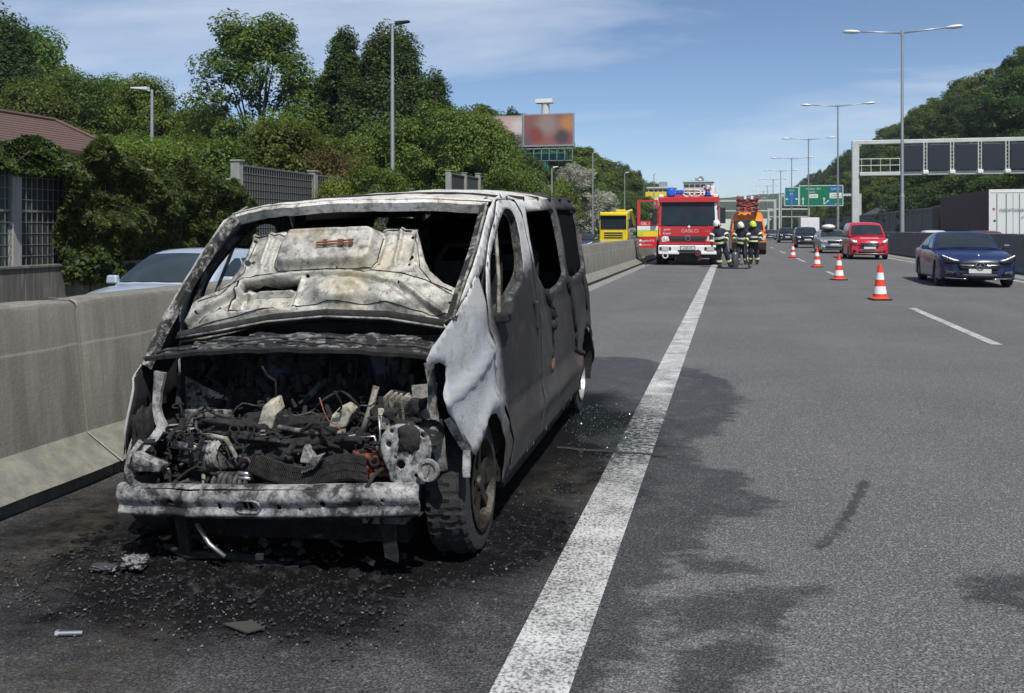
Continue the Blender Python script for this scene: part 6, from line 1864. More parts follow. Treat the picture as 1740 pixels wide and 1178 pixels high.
    # wheel housings
    for yc, rr_ in ((0.0, .34), (3.22, .39)):
        mb = MB(); secs = []
        for k in range(13):
            a = math.pi * (.24 + .84 * k / 12)
            secs.append([(s * .60, yc - math.cos(a) * rr_, .31 + math.sin(a) * rr_), (SX(s, flank(yc - math.cos(a) * rr_, max(.25, .31 + math.sin(a) * rr_)) - .012), yc - math.cos(a) * rr_, .31 + math.sin(a) * rr_)])
        mb.loft(secs); mb.build('wheel_housing', CHAR, van, smooth=True)
    mb = MB(); mb.b2((min(s * .60, s * .58), -.20, .25), (max(s * .60, s * .58), .38, .85)); mb.build('inner_wing', CHAR, van)
    mb = MB(); mb.b2((min(s * .66, SX(s, .86)), .42, .16), (max(s * .66, SX(s, .86)), 2.75, .25)); mb.build('sill', CHAR, van, bevel=.02)
# soot runs and molten trim on the near flank
for (y0, z0, y1, z1, w) in ((2.50, 1.12, 2.58, 1.02, .028), (2.58, 1.03, 2.72, .72, .022), (2.72, .74, 2.74, .56, .02), (2.74, .58, 2.95, .50, .022), (2.95, .52, 3.02, .40, .02), (3.35, 1.14, 3.42, .82, .016), (1.60, 1.10, 1.74, .98, .03), (1.74, 1.0, 1.72, .84, .035), (1.72, .86, 1.68, .66, .012)):
    pts = []
    for k in range(7):
        t = k / 6
        y = y0 + (y1 - y0) * t + .012 * math.sin(t * 9 + y0 * 5); z = z0 + (z1 - z0) * t
        pts.append((flank(y, z) + .004, y, z))
    mb = MB(); mb.tube(pts, w, 6, radii=[w * (.7 + .5 * math.sin(2 + k * 1.7) ** 2) for k in range(7)])
    mb.build('melted_trim', CHAR, van, smooth=True)
mb = MB(); mb.box((flank(1.70, .62) + .006, 1.70, .62), (.008, .09, .06)); mb.build('rust_patch', burnt('rust_flare', (.42, .20, .14), (.12, .06, .05), .4, .6, 12, .3), van, bevel=.003)
mb = MB(); mb.b2((.755, 3.90, 1.30), (.815, 3.99, 1.46)); mb.build('tail_light', M('melted_lens', (.75, .16, .05), .35, 0, .3, 20), van, bevel=.015)
mb = MB(); mb.b2((.75, 3.92, .55), (.81, 3.985, 1.28)); mb.build('tail_light_housing', CHAR, van, bevel=.01)

# roof
def roofmap(t, y):
    ze_ = zedge(y); W_ = flank(y, ze_)
    yy = y
    if y < 1.2: yy = y - .13 * (1 - t * t) * (1.2 - y) / .65
    z = ze_ + (.035 + .055 * sstep(.55, 1.7, y)) * (1 - abs(t) ** 3.2) * (1 if y < 3.7 else max(.2, 1 - (y - 3.7) * 2))
    z += .010 * mnoise.noise(Vector((t * 3, y * 3, 0))) + .004 * mnoise.noise(Vector((t * 11, y * 11, 2)))
    return (t * W_ if t > 0 else t * (W_ - LOFF), yy, z)
def rf_mat():
    return burnt('roof_soot_metal', (.10, .10, .10), (.012, .012, .012), .4, .65, 2.5, .1)
panel('roof', [(-1, .55), (1, .55), (1, 2.55), (-1, 2.45)], [], roofmap, .05, ROOFW, van, .006)
panel('roof_rear', [(-1, 2.452), (1, 2.552), (1, 3.97), (-1, 3.97)], [], roofmap, .06, rf_mat(), van, .006)
mb = MB()                                     # windscreen header: rolled lip under the roof edge
secs = []
for k in range(25):
    t = -1 + 2 * k / 24
    p = Vector(roofmap(t, .55)); w = .006 * mnoise.noise(Vector((t * 9, 0, 7)))
    secs.append([(p.x * .985, p.y + .005, p.z + .004), (p.x * .975, p.y - .012, p.z - .02 + w), (p.x * .955, p.y + .008, p.z - .065 + w), (p.x * .945, p.y + .06, p.z - .06), (p.x * .96, p.y + .06, p.z - .01)])
mb.loft(secs, True, True); mb.build('windscreen_header', ROOFW, van, angle=50)
mb = MB()
for y in (1.0, 1.5, 2.0, 2.5, 3.0, 3.5):
    mb.tube([(x * .8, y, zedge(y) + .05 - .05 * abs(x) ** 3) for x in [-1 + .2 * k for k in range(11)]], .02, 4)
mb.build('roof_bow', CHAR, van)
# tail
def tailmap(x, z): return (x, 3.97 - .10 * (abs(x) / .85) ** 4 + (.02 if z < 1 else -.02 * (z - 1)), z)
panel('rear_door', [(-.72, .40), (-.005, .40), (-.005, 1.76), (-.56, 1.72), (-.67, 1.62)], [[(-.60, 1.15), (-.10, 1.15), (-.10, 1.62), (-.54, 1.62)]], tailmap, .08, CHARL, van, .02)
panel('rear_door', [(.005, .40), (.82, .40), (.78, 1.62), (.66, 1.72), (.005, 1.76)], [[(.10, 1.15), (.70, 1.15), (.62, 1.62), (.10, 1.62)]], tailmap, .08, CHARL, van, .02)
mb = MB(); mb.b2((-.78, 3.93, .30), (.88, 4.05, .52)); mb.build('rear_bumper', CHAR, van, bevel=.03)
SOOTGLASS = M('sooted_glass', (.006, .006, .006), .95, 0, .5, 6)
SOOTGLASS.node_tree.nodes['Principled BSDF'].inputs['Specular IOR Level'].default_value = 0.05
for s, win in ((-1, SLIDEWIN),):
    panel('side_window', win, [], lambda y, z, s=s: (SX(s, vx(y, z) - .03), y, z), .1, SOOTGLASS, van, .004)
panel('side_window', [(3.02, 1.10), (3.70, 1.15), (3.74, 1.66), (3.02, 1.66)], [], lambda y, z: (SX(-1, vx(y, z) - .03), y, z), .1, SOOTGLASS, van, .004)
panel('side_window', REARWIN, [], lambda y, z: ((vx(y, z) - .035), y, z), .1, SOOTGLASS, van, .004)
for x0, x1 in ((-.60, -.10), (.10, .70)):
    mb = MB(); mb.b2((x0, 3.92, 1.13), (x1, 3.93, 1.64)); mb.build('rear_window', SOOTGLASS, van)
# interior: floor, bulkhead, burnt seat frames, wheel
mb = MB(); mb.b2((-.74, .1, .28), (.85, 3.9, .34)); mb.build('floor_pan', CHAR, van)
mb = MB(); mb.b2((-.70, 1.38, .34), (.80, 1.42, 1.25)); mb.build('seat_row', CHAR, van)
def seat(x, y):
    mb = MB()
    for sx in (-.2, .2):
        mb.tube([(x + sx, y - .1, .34), (x + sx, y - .1, .72), (x + sx, y + .32, .74), (x + sx, y + .45, 1.32), (x + sx * .7, y + .47, 1.42)], .016, 6)
    for k in range(5): mb.tube([(x - .2, y + .33 + .03 * k, .80 + .12 * k), (x + .2, y + .33 + .03 * k, .80 + .12 * k)], .008, 5)
    mb.tube([(x - .14, y + .47, 1.42), (x + .14, y + .47, 1.42)], .016, 6)
    mb.box((x, y + .1, .68), (.42, .42, .07)); mb.box((x, y + .43, 1.05), (.40, .08, .55))
    return mb.build('seat_frame', CHAR, van)
for x in (-.55, -.05, .5): seat(x, .75)
for x in (-.5, .45): seat(x, 2.2)
mb = MB(); mb.lathe([(.19, -.012), (.205, 0), (.19, .012), (.18, 0), (.19, -.012)], (.42, .45, 1.02), (0, -.5, .8), 24); mb.tube([(.42, .45, 1.02), (.42, .2, .85)], .03, 8); mb.build('steering_wheel', CHAR, van)
mb = MB(); mb.tube([(-.72, .18, 1.0), (-.3, .16, 1.02), (.3, .16, 1.02), (.82, .18, 1.0)], .04, 8); mb.build('dashboard_beam', CHAR, van)
mb = MB(); mb.tube([(-.70, 1.36, .4), (-.72, 1.36, 1.1), (-.67, 1.36, 1.66)], .035, 6); mb.build('b_pillar', CHAR, van); mb = MB(); mb.tube([(.80, 1.36, .4), (.82, 1.36, 1.1), (.77, 1.36, 1.66)], .035, 6); mb.build('b_pillar', CHAR, van)

# ------------------------------------------------ open bonnet: inner pressing faces the viewer
HB = Vector((0, -.08, 1.03)); HD = Vector((0, .40, .47)).normalized(); HN = Vector((0, -.47, .40)).normalized()
OUT = [(-.463, .643), (-.296, .662), (-.027, .665), (.461, .650), (.505, .53), (.535, .45), (.573, .385), (.649, .318), (.735, .283), (.748, .20), (.740, .12), (.70, .086), (.424, .120), (.108, .128), (-.207, .104), (-.458, .062), (-.690, .040), (-.700, .13), (-.690, .235), (-.64, .265), (-.571, .29), (-.515, .345), (-.480, .43), (-.466, .54)]
def rbox(x, b, cx, cb, hx, hb, r):
    dx, db = max(abs(x - cx) - hx + r, 0), max(abs(b - cb) - hb + r, 0)
    return math.hypot(dx, db) - r       # signed distance
def hoodmap(x, b):
    h = 0
    # rectangular recess
    d = rbox(x, b, -.265, .247, .165, .088, .006)
    h -= .06 * sstep(.005, -.005, d)
    h += .012 * gauss(d - .014, .010)
    # shelf inside the recess
    d2 = rbox(x, b, -.27, .285, .13, .010, .004); h += .035 * sstep(.004, -.004, d2)
    # upper hump panel
    d = rbox(x, b, .0, .53, .265, .115, .06)
    h += .045 * sstep(.010, -.022, d)
    h -= .020 * gauss(d - .028, .012)
    # lower twin swelling
    h += .055 * sstep(1, .45, math.hypot((x - .14) / .20, (b - .245) / .10)) + .045 * sstep(1, .45, math.hypot((x - .42) / .17, (b - .225) / .10))
    h += .02 * sstep(1, .2, math.hypot((x - .27) / .14, (b - .30) / .07))
    # raised arched rib across the width and rim flange following the outline
    rib = .365 - .16 * (x * x) / .30
    h += .022 * gauss(b - rib - .02, .010) - .020 * gauss(b - rib + .008, .010)
    for cx in (-.40, .43):
        h += .022 * gauss(abs(x - cx) - .045, .010) * sstep(.40, .46, b)
    h += .016 * gauss(b - .63, .010)
    # diagonal swage on the wide wing
    for sx in (-1, 1):
        q = (b - .17) - (sx * x - .56) * -.55
        h -= .026 * gauss(q, .014) * sstep(.40, .48, sx * x) * sstep(.66, .60, sx * x)
    h += .007 * mnoise.noise(Vector((x * 6, b * 6, 3))) + .003 * mnoise.noise(Vector((x * 19, b * 19, 3)))
    bend = -.05 * (x / .7) ** 2 + (-.07 * sstep(.16, .05, b))
    p = HB + HD * b + HN * (h + bend) + Vector((x, 0, 0))
    return p
def circ(cx, cb, r, k=8): return [(cx + r * math.cos(2 * math.pi * i / k), cb + r * math.sin(2 * math.pi * i / k)) for i in range(k)]
bonnet = panel('bonnet', OUT, [[(-.425, .303), (-.105, .305), (-.108, .333), (-.422, .331)], circ(-.435, .60, .009), circ(-.435, .455, .016, 9), circ(-.41, .462, .011), circ(.445, .60, .009), circ(.468, .455, .014), circ(.46, .42, .007), circ(-.07, .36, .008), circ(.70, .20, .007), circ(-.64, .16, .007), circ(.45, .27, .006), circ(.08, .40, .005), circ(.30, .42, .005)], hoodmap, .0085, HOODM, van, .003)
mb = MB(); mb.tube([tuple(HB + HD * (b + .004) + HN * (-.012 - .05 * (x / .7) ** 2) + Vector((x, 0, 0))) for x, b in [OUT[0], OUT[1], OUT[2], (.2, .662), OUT[3]]], .012, 6); mb.build('front_lip', CHAR, bonnet, smooth=True)
def hp(x, b, h): return tuple(HB + HD * b + HN * (h - .05 * (x / .7) ** 2) + Vector((x, 0, 0)))
mb = MB(); mb.tube([hp(-.036, .518, .066), hp(.164, .531, .066)], .005, 6); mb.tube([hp(-.036, .506, .064), hp(.164, .517, .064)], .004, 6)
for x in (.01, .09, .10, .15): mb.box(hp(x, .520, .064), (.016, .016, .03))
mb.build('latch', RUSTM, bonnet)
mb = MB()                                     # rolled lower flange and hinge strip
mb.loft([[hp(x, b0, .010), hp(x, b0 - .02, .028), hp(x, b0 - .045, .022), hp(x, b0 - .05, -.01)] for x, b0 in [(-.69, .055), (-.46, .075), (-.2, .115), (.1, .138), (.42, .13), (.70, .095)]], False)
mb.build('hinge_flange', CHAR, bonnet, smooth=True)
mb = MB(); mb.tube([hp(x, b0 - .052, .020) for x, b0 in [(-.69, .055), (-.46, .075), (-.2, .115), (.1, .138), (.42, .13), (.70, .095)]], .006, 6); mb.build('hinge_rail', SCORCH, bonnet, smooth=True)

def edge_shade(pts, r=.0035, up=.003, mat=None, name='edge_shade'):  # dark tubes draw edge shade and soot lines along the bonnet's pressed relief
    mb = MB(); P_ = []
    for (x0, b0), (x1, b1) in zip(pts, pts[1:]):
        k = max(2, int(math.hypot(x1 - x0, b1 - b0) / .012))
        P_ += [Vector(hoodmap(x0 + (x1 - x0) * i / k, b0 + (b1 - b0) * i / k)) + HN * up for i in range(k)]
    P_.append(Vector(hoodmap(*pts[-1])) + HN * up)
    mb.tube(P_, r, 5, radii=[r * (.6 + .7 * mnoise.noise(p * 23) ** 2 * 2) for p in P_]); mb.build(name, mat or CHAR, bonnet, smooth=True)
edge_shade([(-.443, .335), (-.445, .155), (-.085, .163)], .005, .006)
edge_shade([(-.10, .17), (-.095, .34)], .003, .004, CHARL)
edge_shade([(-.285, .60), (-.285, .44), (-.25, .405), (-.20, .397), (.20, .397), (.26, .41), (.285, .45), (.285, .60)], .0045)
edge_shade([(-.56, .295), (-.47, .345), (-.36, .375), (-.1, .392), (.2, .392), (.42, .37), (.56, .33), (.70, .27)], .004)
edge_shade([(-.66, .235), (-.54, .27), (-.44, .40), (-.43, .60)], .003, .004, CHARL)
edge_shade([(.71, .245), (.60, .31), (.52, .40), (.48, .55), (.455, .62)], .003, .004, CHARL)
edge_shade([(-.62, .12), (-.52, .20)], .005); edge_shade([(-.66, .10), (-.45, .125), (-.2, .155), (.1, .175), (.4, .165), (.70, .13)], .004)
edge_shade([(-.44, .625), (-.2, .64), (.1, .643), (.44, .630)], .004)
# ------------------------------------------------ scuttle under the bonnet
def scut(x, t): # t 0 front .. 1 back
    y = -.38 + .34 * t + .10 * (x / .7) ** 2; z = .995 + .03 * t - .05 * (x / .7) ** 2
    z += .022 * mnoise.noise(Vector((x * 7, t * 3, 1))) + .012 * mnoise.noise(Vector((x * 22, t * 9, 5)))
    return (x, y, z)
panel('scuttle_panel', [(-.70, 0), (.72, 0), (.74, 1), (-.72, 1)], [], scut, .022, burnt('scuttle_ash', (.30, .30, .29), (.010, .010, .010), .50, .66, 5, .15), van, .006)
mb = MB(); secs = []
for k in range(23):
    x = -.71 + 1.44 * k / 22
    y = -.385 + .10 * (x / .7) ** 2; z = .995 - .05 * (x / .7) ** 2 + .008 * mnoise.noise(Vector((x * 9, 0, 0)))
    secs.append([(x, y, z + .012), (x, y - .010, z + .004), (x, y - .006, z - .014), (x, y + .02, z - .012)])
mb.loft(secs, True, True); mb.build('scuttle_lip', CHAR, van, angle=50)
for xa, xb, off in ((-.68, -.1, .03), (-.02, .70, .06), (-.45, .3, .14)):
    pipe_pts = [(xa + (xb - xa) * k / 8, -.36 + off + .10 * ((xa + (xb - xa) * k / 8) / .7) ** 2, 1.012 + off * .1 - .05 * ((xa + (xb - xa) * k / 8) / .7) ** 2 + .006 * math.sin(k * 2.1 + xa)) for k in range(9)]
    mb = MB(); mb.tube(pipe_pts, .007, 6); mb.build('wiper_link', CHARL, van, smooth=True)
mb = MB(); rs = random.Random(3)
for k in range(26):
    x = rs.uniform(-.62, .66); t = rs.uniform(.1, .95); p = Vector(scut(x, t)) + Vector((0, 0, .012))
    mb.box(p, (rs.uniform(.01, .06), rs.uniform(.006, .02), rs.uniform(.003, .008)), Matrix.Rotation(rs.uniform(-.5, .5), 3, 'Z') @ Matrix.Rotation(rs.uniform(-.3, .3), 3, 'X'))
o = mb.build('ash_flakes', SCORCH, van); o['kind'] = 'stuff'

# ------------------------------------------------ gutted engine bay
mb = MB(); mb.b2((-.72, .02, .30), (.74, .06, 1.0)); mb.build('firewall', CHAR, van)
mb = MB(); mb.b2((-.60, -.36, .22), (.60, .06, .26)); mb.build('undertray', CHAR, van)
def lump(name, c, d, mat, amp=.25, seed=0, n=26, parent=van):
    """an irregular burnt mass"""
    mb = MB(); secs = []
    for i in range(n + 1):
        th = math.pi * i / n; row = []
        for j in range(n * 2):
            ph = math.pi * j / n
            p = Vector((math.sin(th) * math.cos(ph), math.sin(th) * math.sin(ph), math.cos(th)))
            k = 1 + amp * (mnoise.fractal(p * 2.4 + Vector((seed, 0, 0)), .95, 2.1, 5)) * 1.1
            q = max(abs(p.x), abs(p.y), abs(p.z)) ** -.55
            row.append((c[0] + p.x * d[0] * k * q, c[1] + p.y * d[1] * k * q, c[2] + p.z * d[2] * k * q))
        secs.append(row)
    mb.loft(secs, True)
    return mb.build(name, mat, parent, smooth=True)
eng = lump('engine_block', (-.05, -.20, .46), (.40, .20, .16), CHAR, .32, 1, 60)
lump('gearbox', (.38, -.22, .42), (.22, .16, .15), CHAR, .35, 5, 46)
lump('burnt_wiring', (-.02, -.30, .58), (.34, .10, .09), CHAR, .6, 9, 56)
lump('burnt_mass', (-.22, -.07, .68), (.22, .08, .12), CHAR, .5, 71, 40)
lump('burnt_mass', (.18, -.07, .70), (.20, .08, .11), CHAR, .5, 73, 40)
lump('burnt_insulation', (.58, -.25, .66), (.12, .12, .10), CHAR, .6, 12, 40)
# small burnt fittings, too many and too small to tell apart
mb = MB(); rq = random.Random(21)
for k in range(420):
    x, y = rq.uniform(-.60, .66), rq.uniform(-.50, -.08)
    z = .40 + .26 * rq.random() * (1 - abs(x) * .35) + (y + .5) * .52
    rm = Matrix.Rotation(rq.uniform(0, 6.3), 3, 'Z') @ Matrix.Rotation(rq.uniform(-1, 1), 3, 'X')
    q = rq.random(); s_ = rq.uniform(.006, .022)
    if q < .35: mb.box((x, y, z), (s_ * rq.uniform(1, 4), s_, s_ * rq.uniform(.3, 1.5)), rm)
    elif q < .6:
        d = rm @ Vector((0, 0, s_ * 1.5)); mb.cyl(Vector((x, y, z)) - d, Vector((x, y, z)) + d, s_ * .7, s_ * rq.uniform(.4, .8), 8)
    elif q < .8: mb.lathe([(s_, -.004), (s_ * 1.25, 0), (s_, .004), (s_ * .8, 0), (s_, -.004)], (x, y, z), rm @ Vector((0, 0, 1)), 10)
    else:
        p = [Vector((x, y, z))]
        for i in range(4): p.append(p[-1] + Vector((rq.uniform(-.03, .03), rq.uniform(-.02, .02), rq.uniform(-.03, .02))))
        mb.tube(p, .0035, 4)
for k in range(240):     # clutter hanging at the back of the bay
    x, y, z = rq.uniform(-.62, .68), rq.uniform(-.16, .0), rq.uniform(.58, .94)
    rm = Matrix.Rotation(rq.uniform(0, 6.3), 3, 'Z') @ Matrix.Rotation(rq.uniform(-1, 1), 3, 'X'); s_ = rq.uniform(.01, .035)
    if k % 3 == 0: mb.box((x, y, z), (s_ * rq.uniform(1, 3), s_, s_ * rq.uniform(.5, 2)), rm)
    elif k % 3 == 1: mb.tube([(x + rq.uniform(-.02, .02) * i, y - .01 * i, z - .045 * i) for i in range(5)], s_ * .25, 5)
    else: d = rm @ Vector((0, 0, s_ * 1.5)); mb.cyl(Vector((x, y, z)) - d, Vector((x, y, z)) + d, s_ * .7, s_ * .6, 8)
o = mb.build('burnt_fittings', CHAR, van); o['kind'] = 'stuff'
mb = MB()
for k in range(70):
    x, y = rq.uniform(-.55, .6), rq.uniform(-.50, -.2); z = .46 + .2 * rq.random()
    rm = Matrix.Rotation(rq.uniform(0, 6.3), 3, 'Z') @ Matrix.Rotation(rq.uniform(-1, 1), 3, 'X'); s_ = rq.uniform(.003, .012)
    mb.box((x, y, z), (s_ * rq.uniform(1, 5), s_, s_ * .5), rm)
o = mb.build('ash_scraps', SCORCH, van); o['kind'] = 'stuff'
# wires and pipes
def pipe(name, pts, r, mat, parent=van, n=7):
    mb = MB(); mb.tube(pts, r, n); return mb.build(name, mat, parent, smooth=True)
rs = random.Random(11)
for k in range(64):
    x, y, z = rs.uniform(-.6, .66), rs.uniform(-.42, -.12), rs.uniform(.42, .72)
    pts = [Vector((x, y, z))]
    d = Vector((rs.uniform(-1, 1), rs.uniform(-.6, .3), rs.uniform(-.2, .8)))
    for i in range(5):
        d = (d + Vector((rs.uniform(-.8, .8), rs.uniform(-.5, .5), rs.uniform(-.9, .5)))).normalized()
        pts.append(pts[-1] + d * rs.uniform(.03, .07))
    pipe('wire', pts, (.003 if k in (7, 40) else rs.choice((.004, .005, .007, .010))), (RUSTM if k in (7, 40) else rs.choice((CHAR, CHAR, CHAR, CHARL, SCORCH))), van, 5)
pipe('coolant_pipe', [(.02, -.38, .645), (.12, -.40, .635), (.26, -.40, .625), (.34, -.38, .63)], .012, SCORCH)
pipe('coolant_pipe', [(.40, -.36, .60), (.45, -.36, .72), (.47, -.33, .82)], .016, SCORCH)
pipe('fuel_pipe', [(.47, -.44, .70), (.52, -.45, .71), (.53, -.45, .62), (.50, -.45, .52)], .006, ALLOY)
pipe('fuel_pipe', [(.44, -.45, .62), (.50, -.45, .625), (.52, -.44, .50)], .006, ALLOY)
pipe('heater_pipe', [(.05, -.18, .72), (.13, -.16, .80), (.18, -.10, .83)], .018, CHARL)
# pale castings on top of the engine
def casting(name, pts, dy, mat):
    mb = MB(); mb.prism(pts, (0, dy, .02)); return mb.build(name, mat, van, bevel=.008)
casting('rocker_cover', [(-.095, -.38, .63), (-.015, -.38, .635), (.005, -.38, .70), (-.01, -.38, .755), (-.055, -.38, .74)], .10, PALEB)
casting('turbo_housing', [(.255, -.38, .635), (.34, -.38, .645), (.365, -.38, .70), (.33, -.38, .725), (.275, -.38, .70)], .10, PALEB)
casting('bracket', [(.14, -.44, .50), (.21, -.44, .495), (.20, -.44, .53), (.185, -.44, .57), (.165, -.44, .575)], .05, SCORCH)
# alternator with pulley
alt = lump('alternator', (-.33, -.36, .50), (.085, .07, .07), CHARL, .15, 3, 18)
mb = MB(); mb.lathe([(.0, .0), (.055, .0), (.072, .01), (.064, .02), (.072, .03), (.064, .04), (.072, .05), (.05, .06)], (-.30, -.38, .53), (1, -.25, 0), 26); mb.build('pulley', SCORCH, alt, angle=30)
pipe('bracket_arm', [(-.30, -.41, .61), (-.22, -.42, .60), (-.18, -.42, .53), (-.16, -.42, .48)], .011, SCORCH)
pipe('steering_rack', [(-.50, -.40, .565), (-.32, -.42, .555)], .018, ALLOY)
mb = MB()
for k in range(7): mb.lathe([(.05, 0), (.062, .004), (.062, .014), (.05, .018)], (-.25 + .026 * k, -.46, .40), (1, 0, 0), 18)
mb.build('compressor', CHARL, van, angle=30)
# fin block near the strut tower
blk = MB()
for k in range(6): blk.box((.53 + .022 * k, -.33 + .012 * k, .70 - .006 * k), (.012, .10, .18), Matrix.Rotation(R(8), 3, 'X'))
blk.box((.58, -.30, .69), (.13, .06, .16)); blk.build('control_unit', SCORCH, van)
mb = MB(); mb.box((.52, -.375, .685), (.05, .012, .09)); mb.build('unit_plate', PALEB, van)
mb = MB(); mb.prism([(.66, -.32, .52), (.74, -.32, .56), (.745, -.32, .83), (.63, -.32, .82)], (0, .012, 0)); mb.build('inner_panel', SCORCH, van)
mb = MB(); mb.prism([(-.62, -.16, .55), (-.36, -.16, .55), (-.33, -.16, .66), (-.36, -.16, .74), (-.48, -.16, .79), (-.62, -.16, .86)], (0, .012, 0)); mb.build('inner_panel', SCORCH, van)
mb = MB(); mb.b2((-.52, -.26, .64), (-.30, -.20, .69)); mb.box((-.41, -.265, .665), (.22, .012, .07)); mb.build('battery_tray', SCORCH, van, bevel=.005)
for k, (x, z) in enumerate(((-.15, .86), (.02, .84), (.42, .86))):
    lump('burnt_duct', (x, -.02, z), (.08, .07, .09), M('scorched_blue', (.025, .035, .055), .7, 0, .4, 9) if k != 1 else CHAR, .3, 20 + k, 16)
mb = MB(); mb.lathe([(.0, .03), (.06, .03), (.12, .01), (.13, 0)], (.43, -.03, .80), (0, -1, 0), 22); mb.build('brake_servo', M('servo', (.02, .028, .05), .5, .3, .4, 7), van, smooth=True)

# bumper beam with punched holes
def beammap(x, z): return (x, -.585 + .045 * ((x - .02) / .72) ** 2 + .010 * gauss(z - .355, .02) - .012 * gauss(z - .40, .03) + .006 * mnoise.noise(Vector((x * 8, z * 8, 0))), z - .014 + .024 * x + .004 * mnoise.noise(Vector((x * 11, 0, 2))))
holes = [circ(-.50, .37, .008), circ(-.41, .372, .018, 10), circ(-.27, .37, .011), [(-.178, .35), (-.160, .35), (-.160, .378), (-.178, .378)], [(-.052, .352), (-.034, .352), (-.034, .386), (-.052, .386)], [(-.026, .352), (-.008, .352), (-.008, .384), (-.026, .384)],
         [(.10, .35), (.12, .35), (.12, .372), (.10, .372)], circ(.31, .372, .013, 10), circ(.47, .37, .008), circ(.205, .352, .006), circ(.57, .385, .007)]
beam = panel('bumper_beam', [(-.695, .318), (.725, .318), (.725, .440), (.40, .438), (-.30, .430), (-.695, .440)], holes, beammap, .012, BEAMM, van, .004)
mb = MB()
secs = []
for k in range(31):
    x = -.70 + 1.42 * k / 30
    a = Vector(beammap(x, .435)); b_ = Vector(beammap(x, .315))
    secs.append([tuple(b_ + Vector((0, .07, -.002))), tuple(b_ + Vector((0, .004, -.004))), ])
    secs[-1] += []
mb.loft(secs); 
secs = []
for k in range(31):
    x = -.70 + 1.42 * k / 30
    a = Vector(beammap(x, .435)); w = .006 * mnoise.noise(Vector((x * 14, 3, 0)))
    secs.append([tuple(a + Vector((0, .004, .002))), tuple(a + Vector((0, .03, .012 + w))), tuple(a + Vector((0, .075, .006)))])
mb.loft(secs); mb.build('beam_flange', BEAMM, beam, smooth=True)
mb = MB()
k2 = [(-.085, .345), (-.07, .337), (.01, .337), (.025, .352), (.022, .385), (.0, .394), (-.065, .394), (-.085, .38)]
mb.tube([Vector(beammap(x, z)) + Vector((0, -.006, 0)) for x, z in k2 + k2[:1]], .005, 6); mb.build('slot_rim', BEAMM, beam, smooth=True)
for x in (-.42, .60):
    mb = MB(); mb.b2((x - .05, -.52, .27), (x + .05, -.05, .40)); mb.build('chassis_rail', CHARL, van, bevel=.01)
for x, w in ((-.42, .06), (.56, .07)):
    mb = MB(); mb.prism([(x - w / 2, -.50, .31), (x + w / 2, -.50, .31), (x + w * .4, -.46, .09), (x - w * .4, -.46, .11)], (0, .02, 0)); mb.build('crash_strut', CHAR, van)
mb = MB(); mb.tube([(-.56, -.40, .10), (-.42, -.43, .072), (-.25, -.44, .085), (-.12, -.42, .06), (.05, -.43, .045)], .02, 8, radii=[.012, .022, .018, .024, .008]); mb.build('lower_crossmember', CHAR, van, smooth=True)
pipe('hanging_rod', [(-.33, -.50, .24), (-.26, -.52, .16), (-.18, -.53, .11)], .010, ALLOY)
mb = MB()
for k in range(40):
    x = rs.uniform(-.62, .62); mb.box((x, rs.uniform(-.50, -.30), rs.uniform(.03, .20)), (rs.uniform(.01, .07), rs.uniform(.006, .02), rs.uniform(.004, .025)), Matrix.Rotation(rs.uniform(-.6, .6), 3, 'Y') @ Matrix.Rotation(rs.uniform(-.6, .6), 3, 'Z'))
o = mb.build('hanging_scraps', CHAR, van); o['kind'] = 'stuff'
mb = MB(); mb.b2((-.50, -.24, .10), (.56, .5, .24)); mb.build('subframe', CHAR, van)
# crumpled cooler: two fin packs
def finpack(c, w, h, rot, sag, n=34):
    mb = MB()
    for k in range(n):
        x = -w / 2 + w * k / (n - 1)
        zz = -sag * (x / (w / 2)) ** 2
        for j in range(3):
            mb.box(rot @ Vector((x, 0, zz + (-h / 2 + h * (j + .5) / 3))) + Vector(c), (w / n * .55, .03, h / 3 * .96), rot @ Matrix.Rotation(.25 * math.sin(k * .7 + j), 3, 'Y'))
    for s_ in (-1, 1): mb.tube([rot @ Vector((-w / 2 + w * t / 6, 0, s_ * h / 2 - sag * ((t / 3) - 1) ** 2)) + Vector(c) for t in range(7)], .008, 5)
    return mb.build('cooler_fins', CHAR, van)
finpack((.075, -.50, .475), .27, .075, Matrix.Rotation(R(14), 3, 'Y') @ Matrix.Rotation(R(-25), 3, 'X'), -.012)
finpack((.335, -.49, .495), .27, .10, Matrix.Rotation(R(-12), 3, 'Y') @ Matrix.Rotation(R(-20), 3, 'X'), .03)
mb = MB()
for k in range(5): mb.box((.22 + .012 * k, -.515, .515 + .004 * k), (.006, .03, .08), Matrix.Rotation(R(38), 3, 'Y'))
mb.build('cooler_tubes', SCORCH, van)
for k, z in enumerate((.445, .465)): pipe('cooler_port', [(-.06, -.50, z), (-.12, -.50, z + .004)], .009, ALLOY)
lump('burnt_cable_bundle', (.50, -.40, .50), (.09, .06, .05), burnt('rusty_copper', (.30, .085, .04), (.02, .012, .01), .4, .62, 16, .6), .7, 31, 26)
